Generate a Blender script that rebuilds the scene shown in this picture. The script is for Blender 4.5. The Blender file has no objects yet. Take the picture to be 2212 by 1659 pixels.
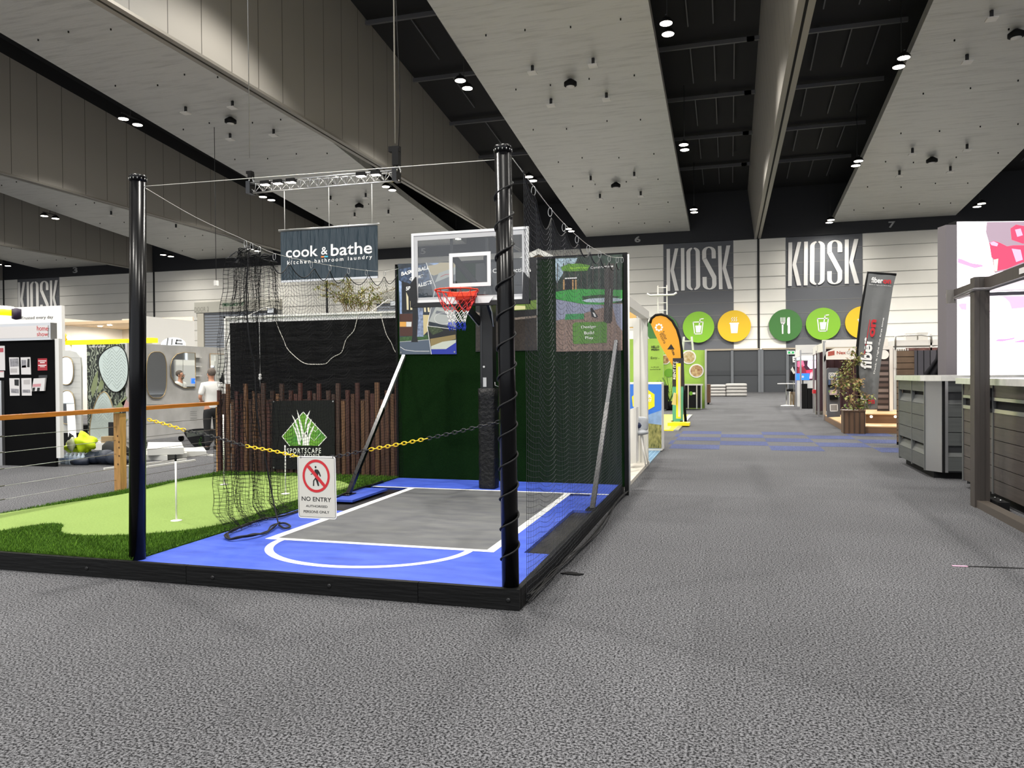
import bpy, bmesh, math, random
from mathutils import Vector, Matrix
random.seed(7)
SC = bpy.context.scene
COL = SC.collection
PI = math.pi
# ------------------------------------------------------------------ camera
FPX, CX, CY, CAMH = 1640.0, 1106.0, 829.5, 1.6
def _d(x, y):
    return Vector(((x-CX)/FPX, -(y-CY)/FPX, -1.0)).normalized()
_Y = _d(1575, 808); _X = -_d(-4630, 858)
_X = (_X - _Y*_X.dot(_Y)).normalized(); _Z = _X.cross(_Y)
ROT = Matrix((_X, _Y, _Z))            # camera axes -> hall axes (X along far wall, Y down the aisle, Z up)
CAM = Vector((0, 0, CAMH))
cam_data = bpy.data.cameras.new('camera'); cam = bpy.data.objects.new('camera', cam_data); COL.objects.link(cam)
cam_data.sensor_fit = 'HORIZONTAL'; cam_data.sensor_width = 36.0; cam_data.lens = FPX/2212*36.0
cam_data.clip_end = 300
cam.matrix_world = Matrix.Translation(CAM) @ ROT.to_4x4()
SC.camera = cam
# ------------------------------------------------------------------ world, exposure
SC.view_settings.view_transform = 'Standard'; SC.view_settings.look = 'None'
SC.view_settings.gamma = 1.0; SC.view_settings.use_curve_mapping = False
SC.view_settings.exposure = 0.62
SC.cycles.max_bounces = 6; SC.cycles.diffuse_bounces = 3; SC.cycles.glossy_bounces = 3
SC.cycles.transmission_bounces = 4; SC.cycles.transparent_max_bounces = 12
SC.cycles.use_adaptive_sampling = True; SC.cycles.adaptive_threshold = 0.03
SC.cycles.caustics_reflective = False; SC.cycles.caustics_refractive = False
SC.cycles.sample_clamp_indirect = 4.0
W = bpy.data.worlds.new('world'); SC.world = W; W.use_nodes = True
W.node_tree.nodes['Background'].inputs[0].default_value = (0.93, 0.96, 1.0, 1)
W.node_tree.nodes['Background'].inputs[1].default_value = 1.0  # added ambient fill, enters through the hall end left open behind the camera
# ------------------------------------------------------------------ curves of the ceiling
def interp(tab, y):
    if y <= tab[0][0]:
        a, b = tab[0], tab[1]
    elif y >= tab[-1][0]:
        a, b = tab[-2], tab[-1]
    else:
        for a, b in zip(tab, tab[1:]):
            if a[0] <= y <= b[0]: break
    t = (y-a[0])/(b[0]-a[0]); return a[1]+t*(b[1]-a[1])
PANEL = [(-8, 21.6), (5, 20.6), (15, 19.7), (23, 18.9), (31.2, 18.0), (42.3, 16.75), (50, 15.95), (56, 15.4), (64.1, 14.75), (69.5, 14.35)]
def zpanel(y): return interp(PANEL, y)
def zroof(y): return zpanel(y)+3.3
# ------------------------------------------------------------------ hall lamps (pairs in the dark slots)
LAMPS = []
for X, Ys in ((-2.6, (-5.5, 8, 21.5, 34.8, 48.2, 61.5)), (-13.2, (-4, 10, 24, 37.5, 51.4, 64.8)),
              (8.0, (0, 13.5, 27, 40.3, 53.4, 67.0)), (18.2, (24, 38, 51, 64.9)), (-23.8, (9, 23, 37, 51, 65.1)),
              (-34.0, (10, 23.7, 37.2, 51, 65)), (-55.2, (24, 37.5, 51.2, 65.1)), (-76.5, (51, 64.9)), (-44.9, (38, 65))):
    for Y in Ys: LAMPS.append((X, Y, zpanel(Y)-0.45))
LP_MAIN = 2900.0
for (X, Y, Z) in LAMPS:
    ld = bpy.data.lights.new('hall_lamp_light', 'SPOT'); ld.energy = LP_MAIN*(0.42 if Y > 60 else 2.0 if Y > 45 else 1.7 if Y < 12 else 1.0); ld.spot_size = math.radians(165 if Y > 60 else 150 if Y > 45 else 128); ld.spot_blend = 1.0 if Y > 60 else 0.35
    ld.shadow_soft_size = 0.35; ld.color = (1.0, 0.965, 0.90)
    lo = bpy.data.objects.new('hall_lamp_light', ld); lo.location = (X, Y, Z-0.3); COL.objects.link(lo)
# ------------------------------------------------------------------ pixel <-> hall helpers (only used to measure true positions on real planes)
def ray(x, y): return ROT @ Vector(((x-CX)/FPX, -(y-CY)/FPX, -1.0))
def gz(x, y, z=0.0):
    r = ray(x, y); return CAM + r*((z-CAMH)/r.z)
def gy(x, y, Y):
    r = ray(x, y); return CAM + r*(Y/r.y)
def gx(x, y, X):
    r = ray(x, y); return CAM + r*(X/r.x)
class Fr:
    """flat frame: origin, in-plane axes U and V, outward normal N"""
    def __init__(s, O, U, V=(0, 0, 1)):
        s.O = Vector(O); s.U = Vector(U).normalized(); s.V = Vector(V).normalized(); s.N = s.U.cross(s.V)
    def px(s, x, y):
        r = ray(x, y); p = CAM + r*((s.O-CAM).dot(s.N)/r.dot(s.N)); d = p-s.O
        return (d.dot(s.U), d.dot(s.V))
    def w(s, u, v, d=0.0): return s.O + s.U*u + s.V*v + s.N*d
def FY(Y, X=0, z=0): return Fr((X, Y, z), (1, 0, 0))          # faces the camera side (-Y)
def FXP(X, Y=0, z=0): return Fr((X, Y, z), (0, 1, 0))         # faces +X
def FXN(X, Y=0, z=0): return Fr((X, Y, z), (0, -1, 0))        # faces -X
def ZM(x0, y0, s):  # coordinates read from an enlarged crop
    return lambda *pts: [(x0+a/s, y0+b/s) for a, b in pts]
# ------------------------------------------------------------------ materials
def lin(c):
    if isinstance(c, str):
        c = c.lstrip('#'); c = [int(c[i:i+2], 16)/255 for i in (0, 2, 4)]
    return tuple((v/12.92 if v <= 0.04045 else ((v+0.055)/1.055)**2.4) for v in c)+(1,)
MATS = {}
def M(name, col=None, rough=0.6, metal=0.0, emit=0.0, var=0.0, vscale=8.0, bump=0.0, bscale=30.0, alpha=1.0, trans=0.0, spec=None, stretch=None, coat=0.0, col2=None, vdetail=4.0):
    """procedural material: principled + noise colour variation + noise bump"""
    if name in MATS: return MATS[name]
    m = bpy.data.materials.new(name); m.use_nodes = True; nt = m.node_tree; b = nt.nodes['Principled BSDF']
    c = lin(col)
    b.inputs['Base Color'].default_value = c; b.inputs['Roughness'].default_value = rough; b.inputs['Metallic'].default_value = metal
    if spec is not None: b.inputs['Specular IOR Level'].default_value = spec
    if coat: b.inputs['Coat Weight'].default_value = coat; b.inputs['Coat Roughness'].default_value = 0.05
    if trans: b.inputs['Transmission Weight'].default_value = trans
    b.inputs['Alpha'].default_value = alpha
    if emit:
        b.inputs['Emission Color'].default_value = c; b.inputs['Emission Strength'].default_value = emit
    tc = None
    if var or bump:
        tc = nt.nodes.new('ShaderNodeTexCoord'); mp = nt.nodes.new('ShaderNodeMapping'); nt.links.new(tc.outputs['Object'], mp.inputs[0])
        if stretch: mp.inputs['Scale'].default_value = stretch
    if var:
        n = nt.nodes.new('ShaderNodeTexNoise'); n.inputs['Scale'].default_value = vscale; n.inputs['Detail'].default_value = vdetail
        nt.links.new(mp.outputs[0], n.inputs['Vector'])
        r = nt.nodes.new('ShaderNodeValToRGB'); nt.links.new(n.outputs['Fac'], r.inputs[0])
        r.color_ramp.elements[0].position = 0.3; r.color_ramp.elements[1].position = 0.7
        lo = [max(0, v*(1-var)) for v in c[:3]]; hi = [min(1, v*(1+var)) for v in c[:3]]
        if col2 is not None: hi = lin(col2)[:3]; lo = c[:3]
        r.color_ramp.elements[0].color = (*lo, 1); r.color_ramp.elements[1].color = (*hi, 1)
        nt.links.new(r.outputs[0], b.inputs['Base Color'])
    if bump:
        n = nt.nodes.new('ShaderNodeTexNoise'); n.inputs['Scale'].default_value = bscale; n.inputs['Detail'].default_value = 3
        nt.links.new(mp.outputs[0], n.inputs['Vector'])
        bp = nt.nodes.new('ShaderNodeBump'); bp.inputs['Strength'].default_value = bump; bp.inputs['Distance'].default_value = 0.02
        nt.links.new(n.outputs['Fac'], bp.inputs['Height']); nt.links.new(bp.outputs[0], b.inputs['Normal'])
    MATS[name] = m; return m
# ------------------------------------------------------------------ mesh builder
class MB:
    def __init__(s): s.v = []; s.f = []; s.mi = []; s.mats = []; s.sm = []
    def _m(s, m):
        if m not in s.mats: s.mats.append(m)
        return s.mats.index(m)
    def add(s, vs, fs, m, smooth=False):
        k = len(s.v); s.v += [Vector(p) for p in vs]; i = s._m(m)
        for f in fs: s.f.append([k+j for j in f]); s.mi.append(i); s.sm.append(smooth)
        return s
    def hexa(s, p, m):   # 8 points: bottom ring (ccw from above), top ring
        return s.add(p, [(3, 2, 1, 0), (4, 5, 6, 7), (0, 1, 5, 4), (1, 2, 6, 5), (2, 3, 7, 6), (3, 0, 4, 7)], m)
    def box(s, x0, x1, y0, y1, z0, z1, m):
        x0, x1 = sorted((x0, x1)); y0, y1 = sorted((y0, y1)); z0, z1 = sorted((z0, z1))
        return s.hexa([(x0, y0, z0), (x1, y0, z0), (x1, y1, z0), (x0, y1, z0), (x0, y0, z1), (x1, y0, z1), (x1, y1, z1), (x0, y1, z1)], m)
    def fbox(s, fr, u0, v0, u1, v1, d0, d1, m):   # box in a frame
        P = fr.w
        return s.hexa([P(u0, v0, d1), P(u1, v0, d1), P(u1, v0, d0), P(u0, v0, d0), P(u0, v1, d1), P(u1, v1, d1), P(u1, v1, d0), P(u0, v1, d0)], m)
    def beam(s, a, b, w, h, m, up=(0, 0, 1)):   # rectangular bar
        a = Vector(a); b = Vector(b); d = (b-a).normalized(); up = Vector(up)
        if abs(d.dot(up)) > 0.98: up = Vector((0, 1, 0))
        x = d.cross(up).normalized(); y = x.cross(d).normalized()
        q = [x*sx*w/2+y*sy*h/2 for sx, sy in ((-1, -1), (1, -1), (1, 1), (-1, 1))]
        return s.add([a+i for i in q]+[b+i for i in q], [(0, 1, 2, 3), (7, 6, 5, 4), (0, 4, 5, 1), (1, 5, 6, 2), (2, 6, 7, 3), (3, 7, 4, 0)], m)
    def tube(s, pts, r, m, n=6, cap=True, closed=False, smooth=True):
        pts = [Vector(p) for p in pts]; L = len(pts)
        rs = r if isinstance(r, (list, tuple)) else [r]*L
        vs = []; nx = None
        for i, p in enumerate(pts):
            if closed: d = pts[(i+1) % L]-pts[i-1]
            else: d = pts[min(i+1, L-1)]-pts[max(i-1, 0)]
            if d.length < 1e-9: d = Vector((0, 0, 1))
            d.normalize()
            if nx is None:
                nx = d.orthogonal().normalized()
            else:
                nx = (nx-d*nx.dot(d))
                nx = nx.normalized() if nx.length > 1e-6 else d.orthogonal().normalized()
            ny = d.cross(nx)
            for k in range(n):
                a = 2*PI*k/n; vs.append(p+(nx*math.cos(a)+ny*math.sin(a))*rs[i])
        fs = []
        for i in range(L if closed else L-1):
            j = (i+1) % L
            for k in range(n):
                k2 = (k+1) % n; fs.append((i*n+k, i*n+k2, j*n+k2, j*n+k))
        if cap and not closed: fs.append(tuple(range(n-1, -1, -1))); fs.append(tuple((L-1)*n+k for k in range(n)))
        return s.add(vs, fs, m, smooth and n > 4)
    def cyl(s, a, b, r, m, n=16, r2=None): return s.tube([a, b], [r, r if r2 is None else r2], m, n)
    def lathe(s, c, prof, m, n=24, axis=(0, 0, 1)):
        ax = Vector(axis).normalized(); ux = ax.orthogonal().normalized(); uy = ax.cross(ux); c = Vector(c); vs = []
        for r, h in prof:
            for k in range(n):
                a = 2*PI*k/n; vs.append(c+ax*h+(ux*math.cos(a)+uy*math.sin(a))*r)
        fs = [(i*n+k, i*n+(k+1) % n, (i+1)*n+(k+1) % n, (i+1)*n+k) for i in range(len(prof)-1) for k in range(n)]
        fs.append(tuple(range(n-1, -1, -1))); fs.append(tuple((len(prof)-1)*n+k for k in range(n)))
        return s.add(vs, fs, m, True)
    def ball(s, c, r, m, n=12, sc=(1, 1, 1), noise=0.0):
        c = Vector(c); vs = []; k0 = n//2
        for i in range(1, k0):
            t = PI*i/k0
            for k in range(n):
                a = 2*PI*k/n; q = r*(1+random.uniform(-noise, noise))
                vs.append(c+Vector((math.sin(t)*math.cos(a)*q*sc[0], math.sin(t)*math.sin(a)*q*sc[1], math.cos(t)*q*sc[2])))
        vs += [c+Vector((0, 0, r*sc[2])), c-Vector((0, 0, r*sc[2]))]; T = len(vs)-2
        fs = [(i*n+k, (i+1)*n+k, (i+1)*n+(k+1) % n, i*n+(k+1) % n) for i in range(k0-2) for k in range(n)]
        fs += [(T, k, (k+1) % n) for k in range(n)]+[((k0-2)*n+k, T+1, (k0-2)*n+(k+1) % n) for k in range(n)]
        return s.add(vs, fs, m, True)
    def prism(s, fr, uv, d0, d1, m):   # polygon in a frame given depth (d1 is the front)
        a = sum(uv[i-1][0]*uv[i][1]-uv[i][0]*uv[i-1][1] for i in range(len(uv)))
        if a < 0: uv = uv[::-1]
        n = len(uv); vs = [fr.w(u, v, d1) for u, v in uv]+[fr.w(u, v, d0) for u, v in uv]
        return s.add(vs, [tuple(range(n)), tuple(range(2*n-1, n-1, -1))]+[(i, n+i, n+(i+1) % n, (i+1) % n) for i in range(n)], m)
    def flat(s, fr, uv, d, m):      # printed area on a sheet
        a = sum(uv[i-1][0]*uv[i][1]-uv[i][0]*uv[i-1][1] for i in range(len(uv)))
        if a < 0: uv = uv[::-1]
        return s.add([fr.w(u, v, d) for u, v in uv], [tuple(range(len(uv)))], m)
    def fpx(s, fr, pts, d, m): return s.flat(fr, [fr.px(*p) for p in pts], d, m)
    def ppx(s, fr, pts, d0, d1, m): return s.prism(fr, [fr.px(*p) for p in pts], d0, d1, m)
    def disc(s, fr, u, v, ru, rv, d, m, n=24, d0=None):
        uv = [(u+ru*math.cos(2*PI*k/n), v+rv*math.sin(2*PI*k/n)) for k in range(n)]
        return s.flat(fr, uv, d, m) if d0 is None else s.prism(fr, uv, d0, d, m)
    def stroke(s, fr, uv, w, d, m, closed=False):   # painted line
        P = list(uv)
        if closed: P = P+[P[0]]
        for (a, b) in zip(P, P[1:]):
            dx, dy = b[0]-a[0], b[1]-a[1]; L = math.hypot(dx, dy) or 1e-6; nx, ny = -dy/L*w/2, dx/L*w/2
            ex, ey = dx/L*w/2*0.6, dy/L*w/2*0.6
            s.flat(fr, [(a[0]-ex+nx, a[1]-ey+ny), (a[0]-ex-nx, a[1]-ey-ny), (b[0]+ex-nx, b[1]+ey-ny), (b[0]+ex+nx, b[1]+ey+ny)], d, m)
        return s
    def build(s, name, parent=None, loc=None, **kw):
        me = bpy.data.meshes.new(name)
        if parent is not None: L = ploc(parent)
        elif loc is not None: L = Vector(loc)
        else:
            xs = [p.x for p in s.v]; ys = [p.y for p in s.v]; zs = [p.z for p in s.v]
            L = Vector(((min(xs)+max(xs))/2, (min(ys)+max(ys))/2, min(zs)))
        me.from_pydata([tuple(p-L) for p in s.v], [], s.f)
        for m in s.mats: me.materials.append(m)
        me.polygons.foreach_set('material_index', s.mi); me.polygons.foreach_set('use_smooth', s.sm)
        me.update()
        o = bpy.data.objects.new(name, me); COL.objects.link(o)
        if parent is not None: o.parent = parent
        else: o.location = L
        props(o, **kw)
        return o
def ploc(o):
    L = Vector(o.location)
    while o.parent: o = o.parent; L = L+Vector(o.location)
    return L
def props(o, label=None, cat=None, group=None, kind=None):
    if label: o['label'] = label
    if cat: o['category'] = cat
    if group: o['group'] = group
    if kind: o['kind'] = kind
    return o
def thing(name, label, cat, loc, group=None):
    o = bpy.data.objects.new(name, None); COL.objects.link(o); o.location = loc; o.empty_display_size = 0.1
    return props(o, label, cat, group)
def dup(root, loc, label=None, group=None):
    r = root.copy(); COL.objects.link(r); r.location = loc
    if label: r['label'] = label
    if group: r['group'] = group
    for ch in list(root.children):
        c = ch.copy(); COL.objects.link(c); c.parent = r
        for g in list(ch.children):
            e = g.copy(); COL.objects.link(e); e.parent = c
    return r
def text(s, fr, u0, v0, u1, v1, m, d=0.004, thick=0.0, bold=0.0, parent=None, name='lettering', shear=0.0, space=1.0, hand=False, **kw):
    """lettering fitted to the rectangle (u0,v0)-(u1,v1) of a frame; (u0,v0),(u1,v1) may also be a rotated quad via 'quad'"""
    cu = bpy.data.curves.new('t', 'FONT'); cu.body = s; cu.size = 1.0; cu.offset = bold; cu.resolution_u = 3; cu.shear = shear; cu.space_character = space
    cu.align_x = 'LEFT'
    o = bpy.data.objects.new('t', cu); COL.objects.link(o)
    dg = bpy.context.evaluated_depsgraph_get(); me = bpy.data.meshes.new_from_object(o.evaluated_get(dg))
    bpy.data.objects.remove(o); bpy.data.curves.remove(cu)
    xs = [v.co.x for v in me.vertices]; ys = [v.co.y for v in me.vertices]
    x0, x1, y0, y1 = min(xs), max(xs), min(ys), max(ys)
    L = ploc(parent) if parent else Vector((0, 0, 0))
    quad = kw.pop('quad', None)
    for v in me.vertices:
        a = (v.co.x-x0)/(x1-x0); b = (v.co.y-y0)/(y1-y0)
        if hand: b2 = b+0.05*math.sin(a*23); a2 = a+0.006*math.sin(b*9+a*40); a, b = a2, b2
        if quad:
            ll, lr, ul = quad; u = ll[0]+(lr[0]-ll[0])*a+(ul[0]-ll[0])*b; w = ll[1]+(lr[1]-ll[1])*a+(ul[1]-ll[1])*b
        else: u = u0+(u1-u0)*a; w = v0+(v1-v0)*b
        v.co = fr.w(u, w, d)-L
    me.materials.clear(); me.materials.append(m)
    if thick:
        bm = bmesh.new(); bm.from_mesh(me)
        r = bmesh.ops.extrude_face_region(bm, geom=bm.faces[:])
        for e in r['geom']:
            if isinstance(e, bmesh.types.BMVert): e.co += fr.N*thick
        bm.to_mesh(me); bm.free()
    me.update(); o = bpy.data.objects.new(name, me); COL.objects.link(o); me.name = name
    if parent: o.parent = parent
    props(o, **kw); return o
def textpx(s, fr, pts, m, **kw):   # pts: lower left, lower right, upper left in photo pixels
    q = [fr.px(*p) for p in pts]; return text(s, fr, 0, 0, 1, 1, m, quad=q, **kw)
# ------------------------------------------------------------------ common materials
white = M('white_paint', '#e3e1dc', 0.55); offwhite = M('off_white_laminate', '#c9c6bf', 0.5)
black = M('black_matt', '#0b0b0c', 0.7, spec=.25); blackg = M('black_gloss', '#08080a', 0.22, spec=0.6); steel = M('galvanised_steel', '#a8a8a6', 0.35, 0.9)
alu = M('aluminium', '#c8c8c8', 0.3, 0.9); dark = M('dark_grey', '#2a2b2d', 0.6); midgrey = M('mid_grey', '#77787a', 0.6)
print_white = M('print_white', '#f2f0ec', 0.6); print_black = M('print_black', '#161616', 0.6); red = M('print_red', '#c4232c', 0.55)
yellow = M('yellow_plastic', '#f0c60a', 0.45); rope_black = M('black_rope', '#101011', 0.75); glow_white = M('lamp_glow', '#fff4e2', 0.5, emit=14)
# ================================================================== THE HALL
# floor carpet
def carpet(name, base, tile=True):
    m = bpy.data.materials.new(name); m.use_nodes = True; nt = m.node_tree; b = nt.nodes['Principled BSDF']; N = nt.nodes.new; Lk = nt.links.new
    tc = N('ShaderNodeTexCoord')
    n1 = N('ShaderNodeTexNoise'); n1.inputs['Scale'].default_value = 78; n1.inputs['Detail'].default_value = 2.5; n1.inputs['Roughness'].default_value = 0.7; Lk(tc.outputs['Object'], n1.inputs['Vector'])
    r = N('ShaderNodeValToRGB'); Lk(n1.outputs['Fac'], r.inputs[0]); e = r.color_ramp.elements
    e[0].position = 0.41; e[1].position = 0.60; c = lin(base)
    e[0].color = (c[0]*0.12, c[1]*0.12, c[2]*0.13, 1); e[1].color = (min(1, c[0]*2.7), min(1, c[1]*2.7), min(1, c[2]*2.7), 1)
    n2 = N('ShaderNodeTexNoise'); n2.inputs['Scale'].default_value = 0.45; n2.inputs['Detail'].default_value = 3; Lk(tc.outputs['Object'], n2.inputs['Vector'])
    mr = N('ShaderNodeMapRange'); Lk(n2.outputs['Fac'], mr.inputs[0]); mr.inputs[1].default_value = 0.3; mr.inputs[2].default_value = 0.7; mr.inputs[3].default_value = 0.88; mr.inputs[4].default_value = 1.12
    mx = N('ShaderNodeMix'); mx.data_type = 'RGBA'; mx.blend_type = 'MULTIPLY'; mx.inputs['Factor'].default_value = 1.0
    last = mr.outputs[0]
    if tile:
        sub = N('ShaderNodeVectorMath'); sub.operation = 'SUBTRACT'; sub.inputs[1].default_value = (-0.21, 16.7, 0); Lk(tc.outputs['Object'], sub.inputs[0])
        dv = N('ShaderNodeVectorMath'); dv.operation = 'DIVIDE'; dv.inputs[1].default_value = (1.05, 1.055, 1); Lk(sub.outputs[0], dv.inputs[0])
        fl = N('ShaderNodeVectorMath'); fl.operation = 'FLOOR'; Lk(dv.outputs[0], fl.inputs[0])
        wn = N('ShaderNodeTexWhiteNoise'); wn.noise_dimensions = '2D'; Lk(fl.outputs[0], wn.inputs['Vector'])
        m2 = N('ShaderNodeMapRange'); Lk(wn.outputs['Value'], m2.inputs[0]); m2.inputs[3].default_value = 0.94; m2.inputs[4].default_value = 1.05
        fr_ = N('ShaderNodeVectorMath'); fr_.operation = 'FRACTION'; Lk(dv.outputs[0], fr_.inputs[0])
        sp = N('ShaderNodeSeparateXYZ'); Lk(fr_.outputs[0], sp.inputs[0])
        mn = N('ShaderNodeMath'); mn.operation = 'MINIMUM'; Lk(sp.outputs[0], mn.inputs[0]); Lk(sp.outputs[1], mn.inputs[1])
        gt = N('ShaderNodeMapRange'); Lk(mn.outputs[0], gt.inputs[0]); gt.inputs[1].default_value = 0.0; gt.inputs[2].default_value = 0.006; gt.inputs[3].default_value = 0.82; gt.inputs[4].default_value = 1.0
        a = N('ShaderNodeMath'); a.operation = 'MULTIPLY'; Lk(last, a.inputs[0]); Lk(m2.outputs[0], a.inputs[1])
        a2 = N('ShaderNodeMath'); a2.operation = 'MULTIPLY'; Lk(a.outputs[0], a2.inputs[0]); Lk(gt.outputs[0], a2.inputs[1]); last = a2.outputs[0]
    Lk(r.outputs[0], mx.inputs['A']); Lk(last, mx.inputs['B']); Lk(mx.outputs['Result'], b.inputs['Base Color'])
    b.inputs['Roughness'].default_value = 0.95; b.inputs['Specular IOR Level'].default_value = 0.15
    bp = N('ShaderNodeBump'); bp.inputs['Strength'].default_value = 0.3; bp.inputs['Distance'].default_value = 0.003; Lk(n1.outputs['Fac'], bp.inputs['Height']); Lk(bp.outputs[0], b.inputs['Normal'])
    MATS[name] = m; return m
carp = carpet('charcoal_carpet', '#474749'); carpb = carpet('blue_carpet', '#3a405c', False)
mb = MB(); mb.add([(-95, -12, 0), (30, -12, 0), (30, 69.8, 0), (-95, 69.8, 0)], [(0, 1, 2, 3)], carp)
for cx_ in range(-2, 5):
    for r_ in range(5):
        if (cx_+r_) % 2 == (1 if cx_ >= 0 else 1): 
            x0 = -0.21+1.05*cx_; y0 = 16.7+1.055*r_
            x0c = max(x0, -1.36)
            if x0c < x0+1.05: mb.add([(x0c, y0, .002), (x0+1.05, y0, .002), (x0+1.05, y0+1.055, .002), (x0c, y0+1.055, .002)], [(0, 1, 2, 3)], carpb)
mb.build('floor', kind='structure', loc=(0, 0, 0))
# far wall
WY = 69.75
wallw = M('wall_panel_white', '#f0ede4', 0.7, var=0.03, vscale=0.4); wallg = M('wall_panel_grey', '#63656a', 0.7); joint = M('wall_joint', '#8f8d87', 0.8)
bulk = M('bulkhead_black', '#26272b', 0.7)
fw = FY(WY)
mb = MB(); mb.box(-95, 30, WY, WY+0.4, 0, 13.35, wallw)
DK = [(-5.65, 0.41), (4.75, 10.85), (-90.0, -85.0)]
kL0, kL1 = fw.px(38, 606)[0], fw.px(128, 600)[0]
DK.append((kL0, kL1)); DK = [d for d in DK if d[0] > -89]
for a, b_ in DK: mb.box(a, b_, WY-0.03, WY, 3.75, 13.35, wallg)
z = 13.35-1.09
while z > 3.8:
    mb.box(-95, 30, WY-0.045, WY-0.02, z-0.012, z+0.012, joint); z -= 1.09
for X in (-60.9, -39.6, 2.5, -82.2): mb.box(X-0.09, X+0.09, WY-0.06, WY, 0, 13.35, M('seam_black', '#1c1c1e', 0.7))
mb.build('wall_back', kind='structure')
MB().box(-95, 30, WY-0.25, WY+0.4, 13.36, 18.4, bulk).build('trim_1', kind='structure')
MB().box(30.31, 30.6, -12, WY, 0, 24, M('wall_side_grey', '#77777a', 0.8)).build('wall_right', kind='structure')
MB().box(-95.4, -95.05, -12, WY, 0, 24, M('wall_side_grey', '#77777a', 0.8)).build('wall_left', kind='structure')
# roof deck (black) with purlins
roofm = M('roof_black', '#131316', 0.8)
mb = MB(); ys = [-12]+[p[0] for p in PANEL[1:]]+[70.1]
ring = []
for y in ys: ring += [(-95, y, zroof(y)), (30.3, y, zroof(y))]
mb.add(ring, [(2*i, 2*i+1, 2*i+3, 2*i+2) for i in range(len(ys)-1)], roofm)
mb.build('ceiling', kind='structure')
purl = M('purlin_grey', '#5a5a5e', 0.5)
for X0, X1 in ((-3.28, 1.0), (3.0, 8.5), (-17.5, -12.6), (17.7, 24)):
    for k, y in enumerate((18, 24.3, 30.6, 36.9, 43.2, 49.5, 55.8, 62.1)):
        mb = MB(); zt = zroof(y)-0.15; mb.box(X0-2, X1+0.4, y-0.08, y+0.08, zt-0.22, zt, purl)
        for q in (0.3, 0.6, 0.85):
            xx = X0+(X1-X0)*q; mb.beam((xx, y, zt), (xx, y+4.4, zroof(y+4.4)-0.2), 0.06, 0.08, purl)
        mb.build('roof_purlin', label='thin grey steel purlin crossing the black roof void', cat='purlin', group='purlins across the black roof voids')
# ceiling panels with ribbed metal underside
pan = bpy.data.materials.new('ribbed_ceiling_metal'); pan.use_nodes = True
nt = pan.node_tree; b = nt.nodes['Principled BSDF']; b.inputs['Base Color'].default_value = lin('#8b8b86'); b.inputs['Roughness'].default_value = 0.42; b.inputs['Metallic'].default_value = 0.1
tc = nt.nodes.new('ShaderNodeTexCoord'); mp = nt.nodes.new('ShaderNodeMapping'); mp.inputs['Scale'].default_value = (0.35, 3.2, 0.5); nt.links.new(tc.outputs['Object'], mp.inputs[0])
ns = nt.nodes.new('ShaderNodeTexNoise'); ns.inputs['Scale'].default_value = 1.1; ns.inputs['Detail'].default_value = 5; ns.inputs['Roughness'].default_value = 0.65; nt.links.new(mp.outputs[0], ns.inputs['Vector'])
bp = nt.nodes.new('ShaderNodeBump'); bp.inputs['Strength'].default_value = 0.55; bp.inputs['Distance'].default_value = 0.06; nt.links.new(ns.outputs['Fac'], bp.inputs['Height']); nt.links.new(bp.outputs[0], b.inputs['Normal'])
rr = nt.nodes.new('ShaderNodeValToRGB'); rr.color_ramp.elements[0].position = 0.28; rr.color_ramp.elements[1].position = 0.5
rr.color_ramp.elements[0].color = lin('#b2b2ad'); rr.color_ramp.elements[1].color = lin('#c8c8c3'); nt.links.new(ns.outputs['Fac'], rr.inputs[0]); nt.links.new(rr.outputs[0], b.inputs['Base Color'])
MATS['ribbed'] = pan
CENT = [-71.65, -50.3, -28.95, -7.94, 13.1]
BN = {3: -71.65, 4: -50.3, 5: -28.95, 6: -7.94, 7: 13.1}
for n_, c in BN.items():
    mb = MB(); X0, X1 = c-4.66, c+4.66; ys2 = [-8, 5, 15, 23, 31.2, 37, 42.3, 50, 56, 64.1, 69.4]
    vs = []
    for y in ys2:
        z = zpanel(y); vs += [(X0, y, z), (X1, y, z), (X1, y, z+0.5), (X0, y, z+0.5)]
    fs = []
    for i in range(len(ys2)-1):
        a, e = 4*i, 4*i+4
        for k in range(4): fs.append((a+k, e+k, e+(k+1) % 4, a+(k+1) % 4))
    fs += [(0, 1, 2, 3), (len(vs)-1, len(vs)-2, len(vs)-3, len(vs)-4)]
    mb.add(vs, fs, pan); mb.build('ceiling_panel', kind='structure')
# deep beams with the folding-wall track along their underside
face = bpy.data.materials.new('beam_cladding'); face.use_nodes = True; nt = face.node_tree; b = nt.nodes['Principled BSDF']
b.inputs['Roughness'].default_value = 0.5
tc = nt.nodes.new('ShaderNodeTexCoord'); sx = nt.nodes.new('ShaderNodeSeparateXYZ'); nt.links.new(tc.outputs['Object'], sx.inputs[0])
mo = nt.nodes.new('ShaderNodeMath'); mo.operation = 'MULTIPLY'; mo.inputs[1].default_value = 1/1.75; nt.links.new(sx.outputs[1], mo.inputs[0])
fc = nt.nodes.new('ShaderNodeMath'); fc.operation = 'FRACT'; nt.links.new(mo.outputs[0], fc.inputs[0])
cr = nt.nodes.new('ShaderNodeValToRGB'); cr.color_ramp.interpolation = 'CONSTANT'; cr.color_ramp.elements[0].color = lin('#4e4a45'); cr.color_ramp.elements[1].position = 0.02; cr.color_ramp.elements[1].color = lin('#96928b')
nt.links.new(fc.outputs[0], cr.inputs[0]); nt.links.new(cr.outputs[0], b.inputs['Base Color'])
trk = M('track_aluminium', '#8e8a82', 0.45, 0.5)
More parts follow.
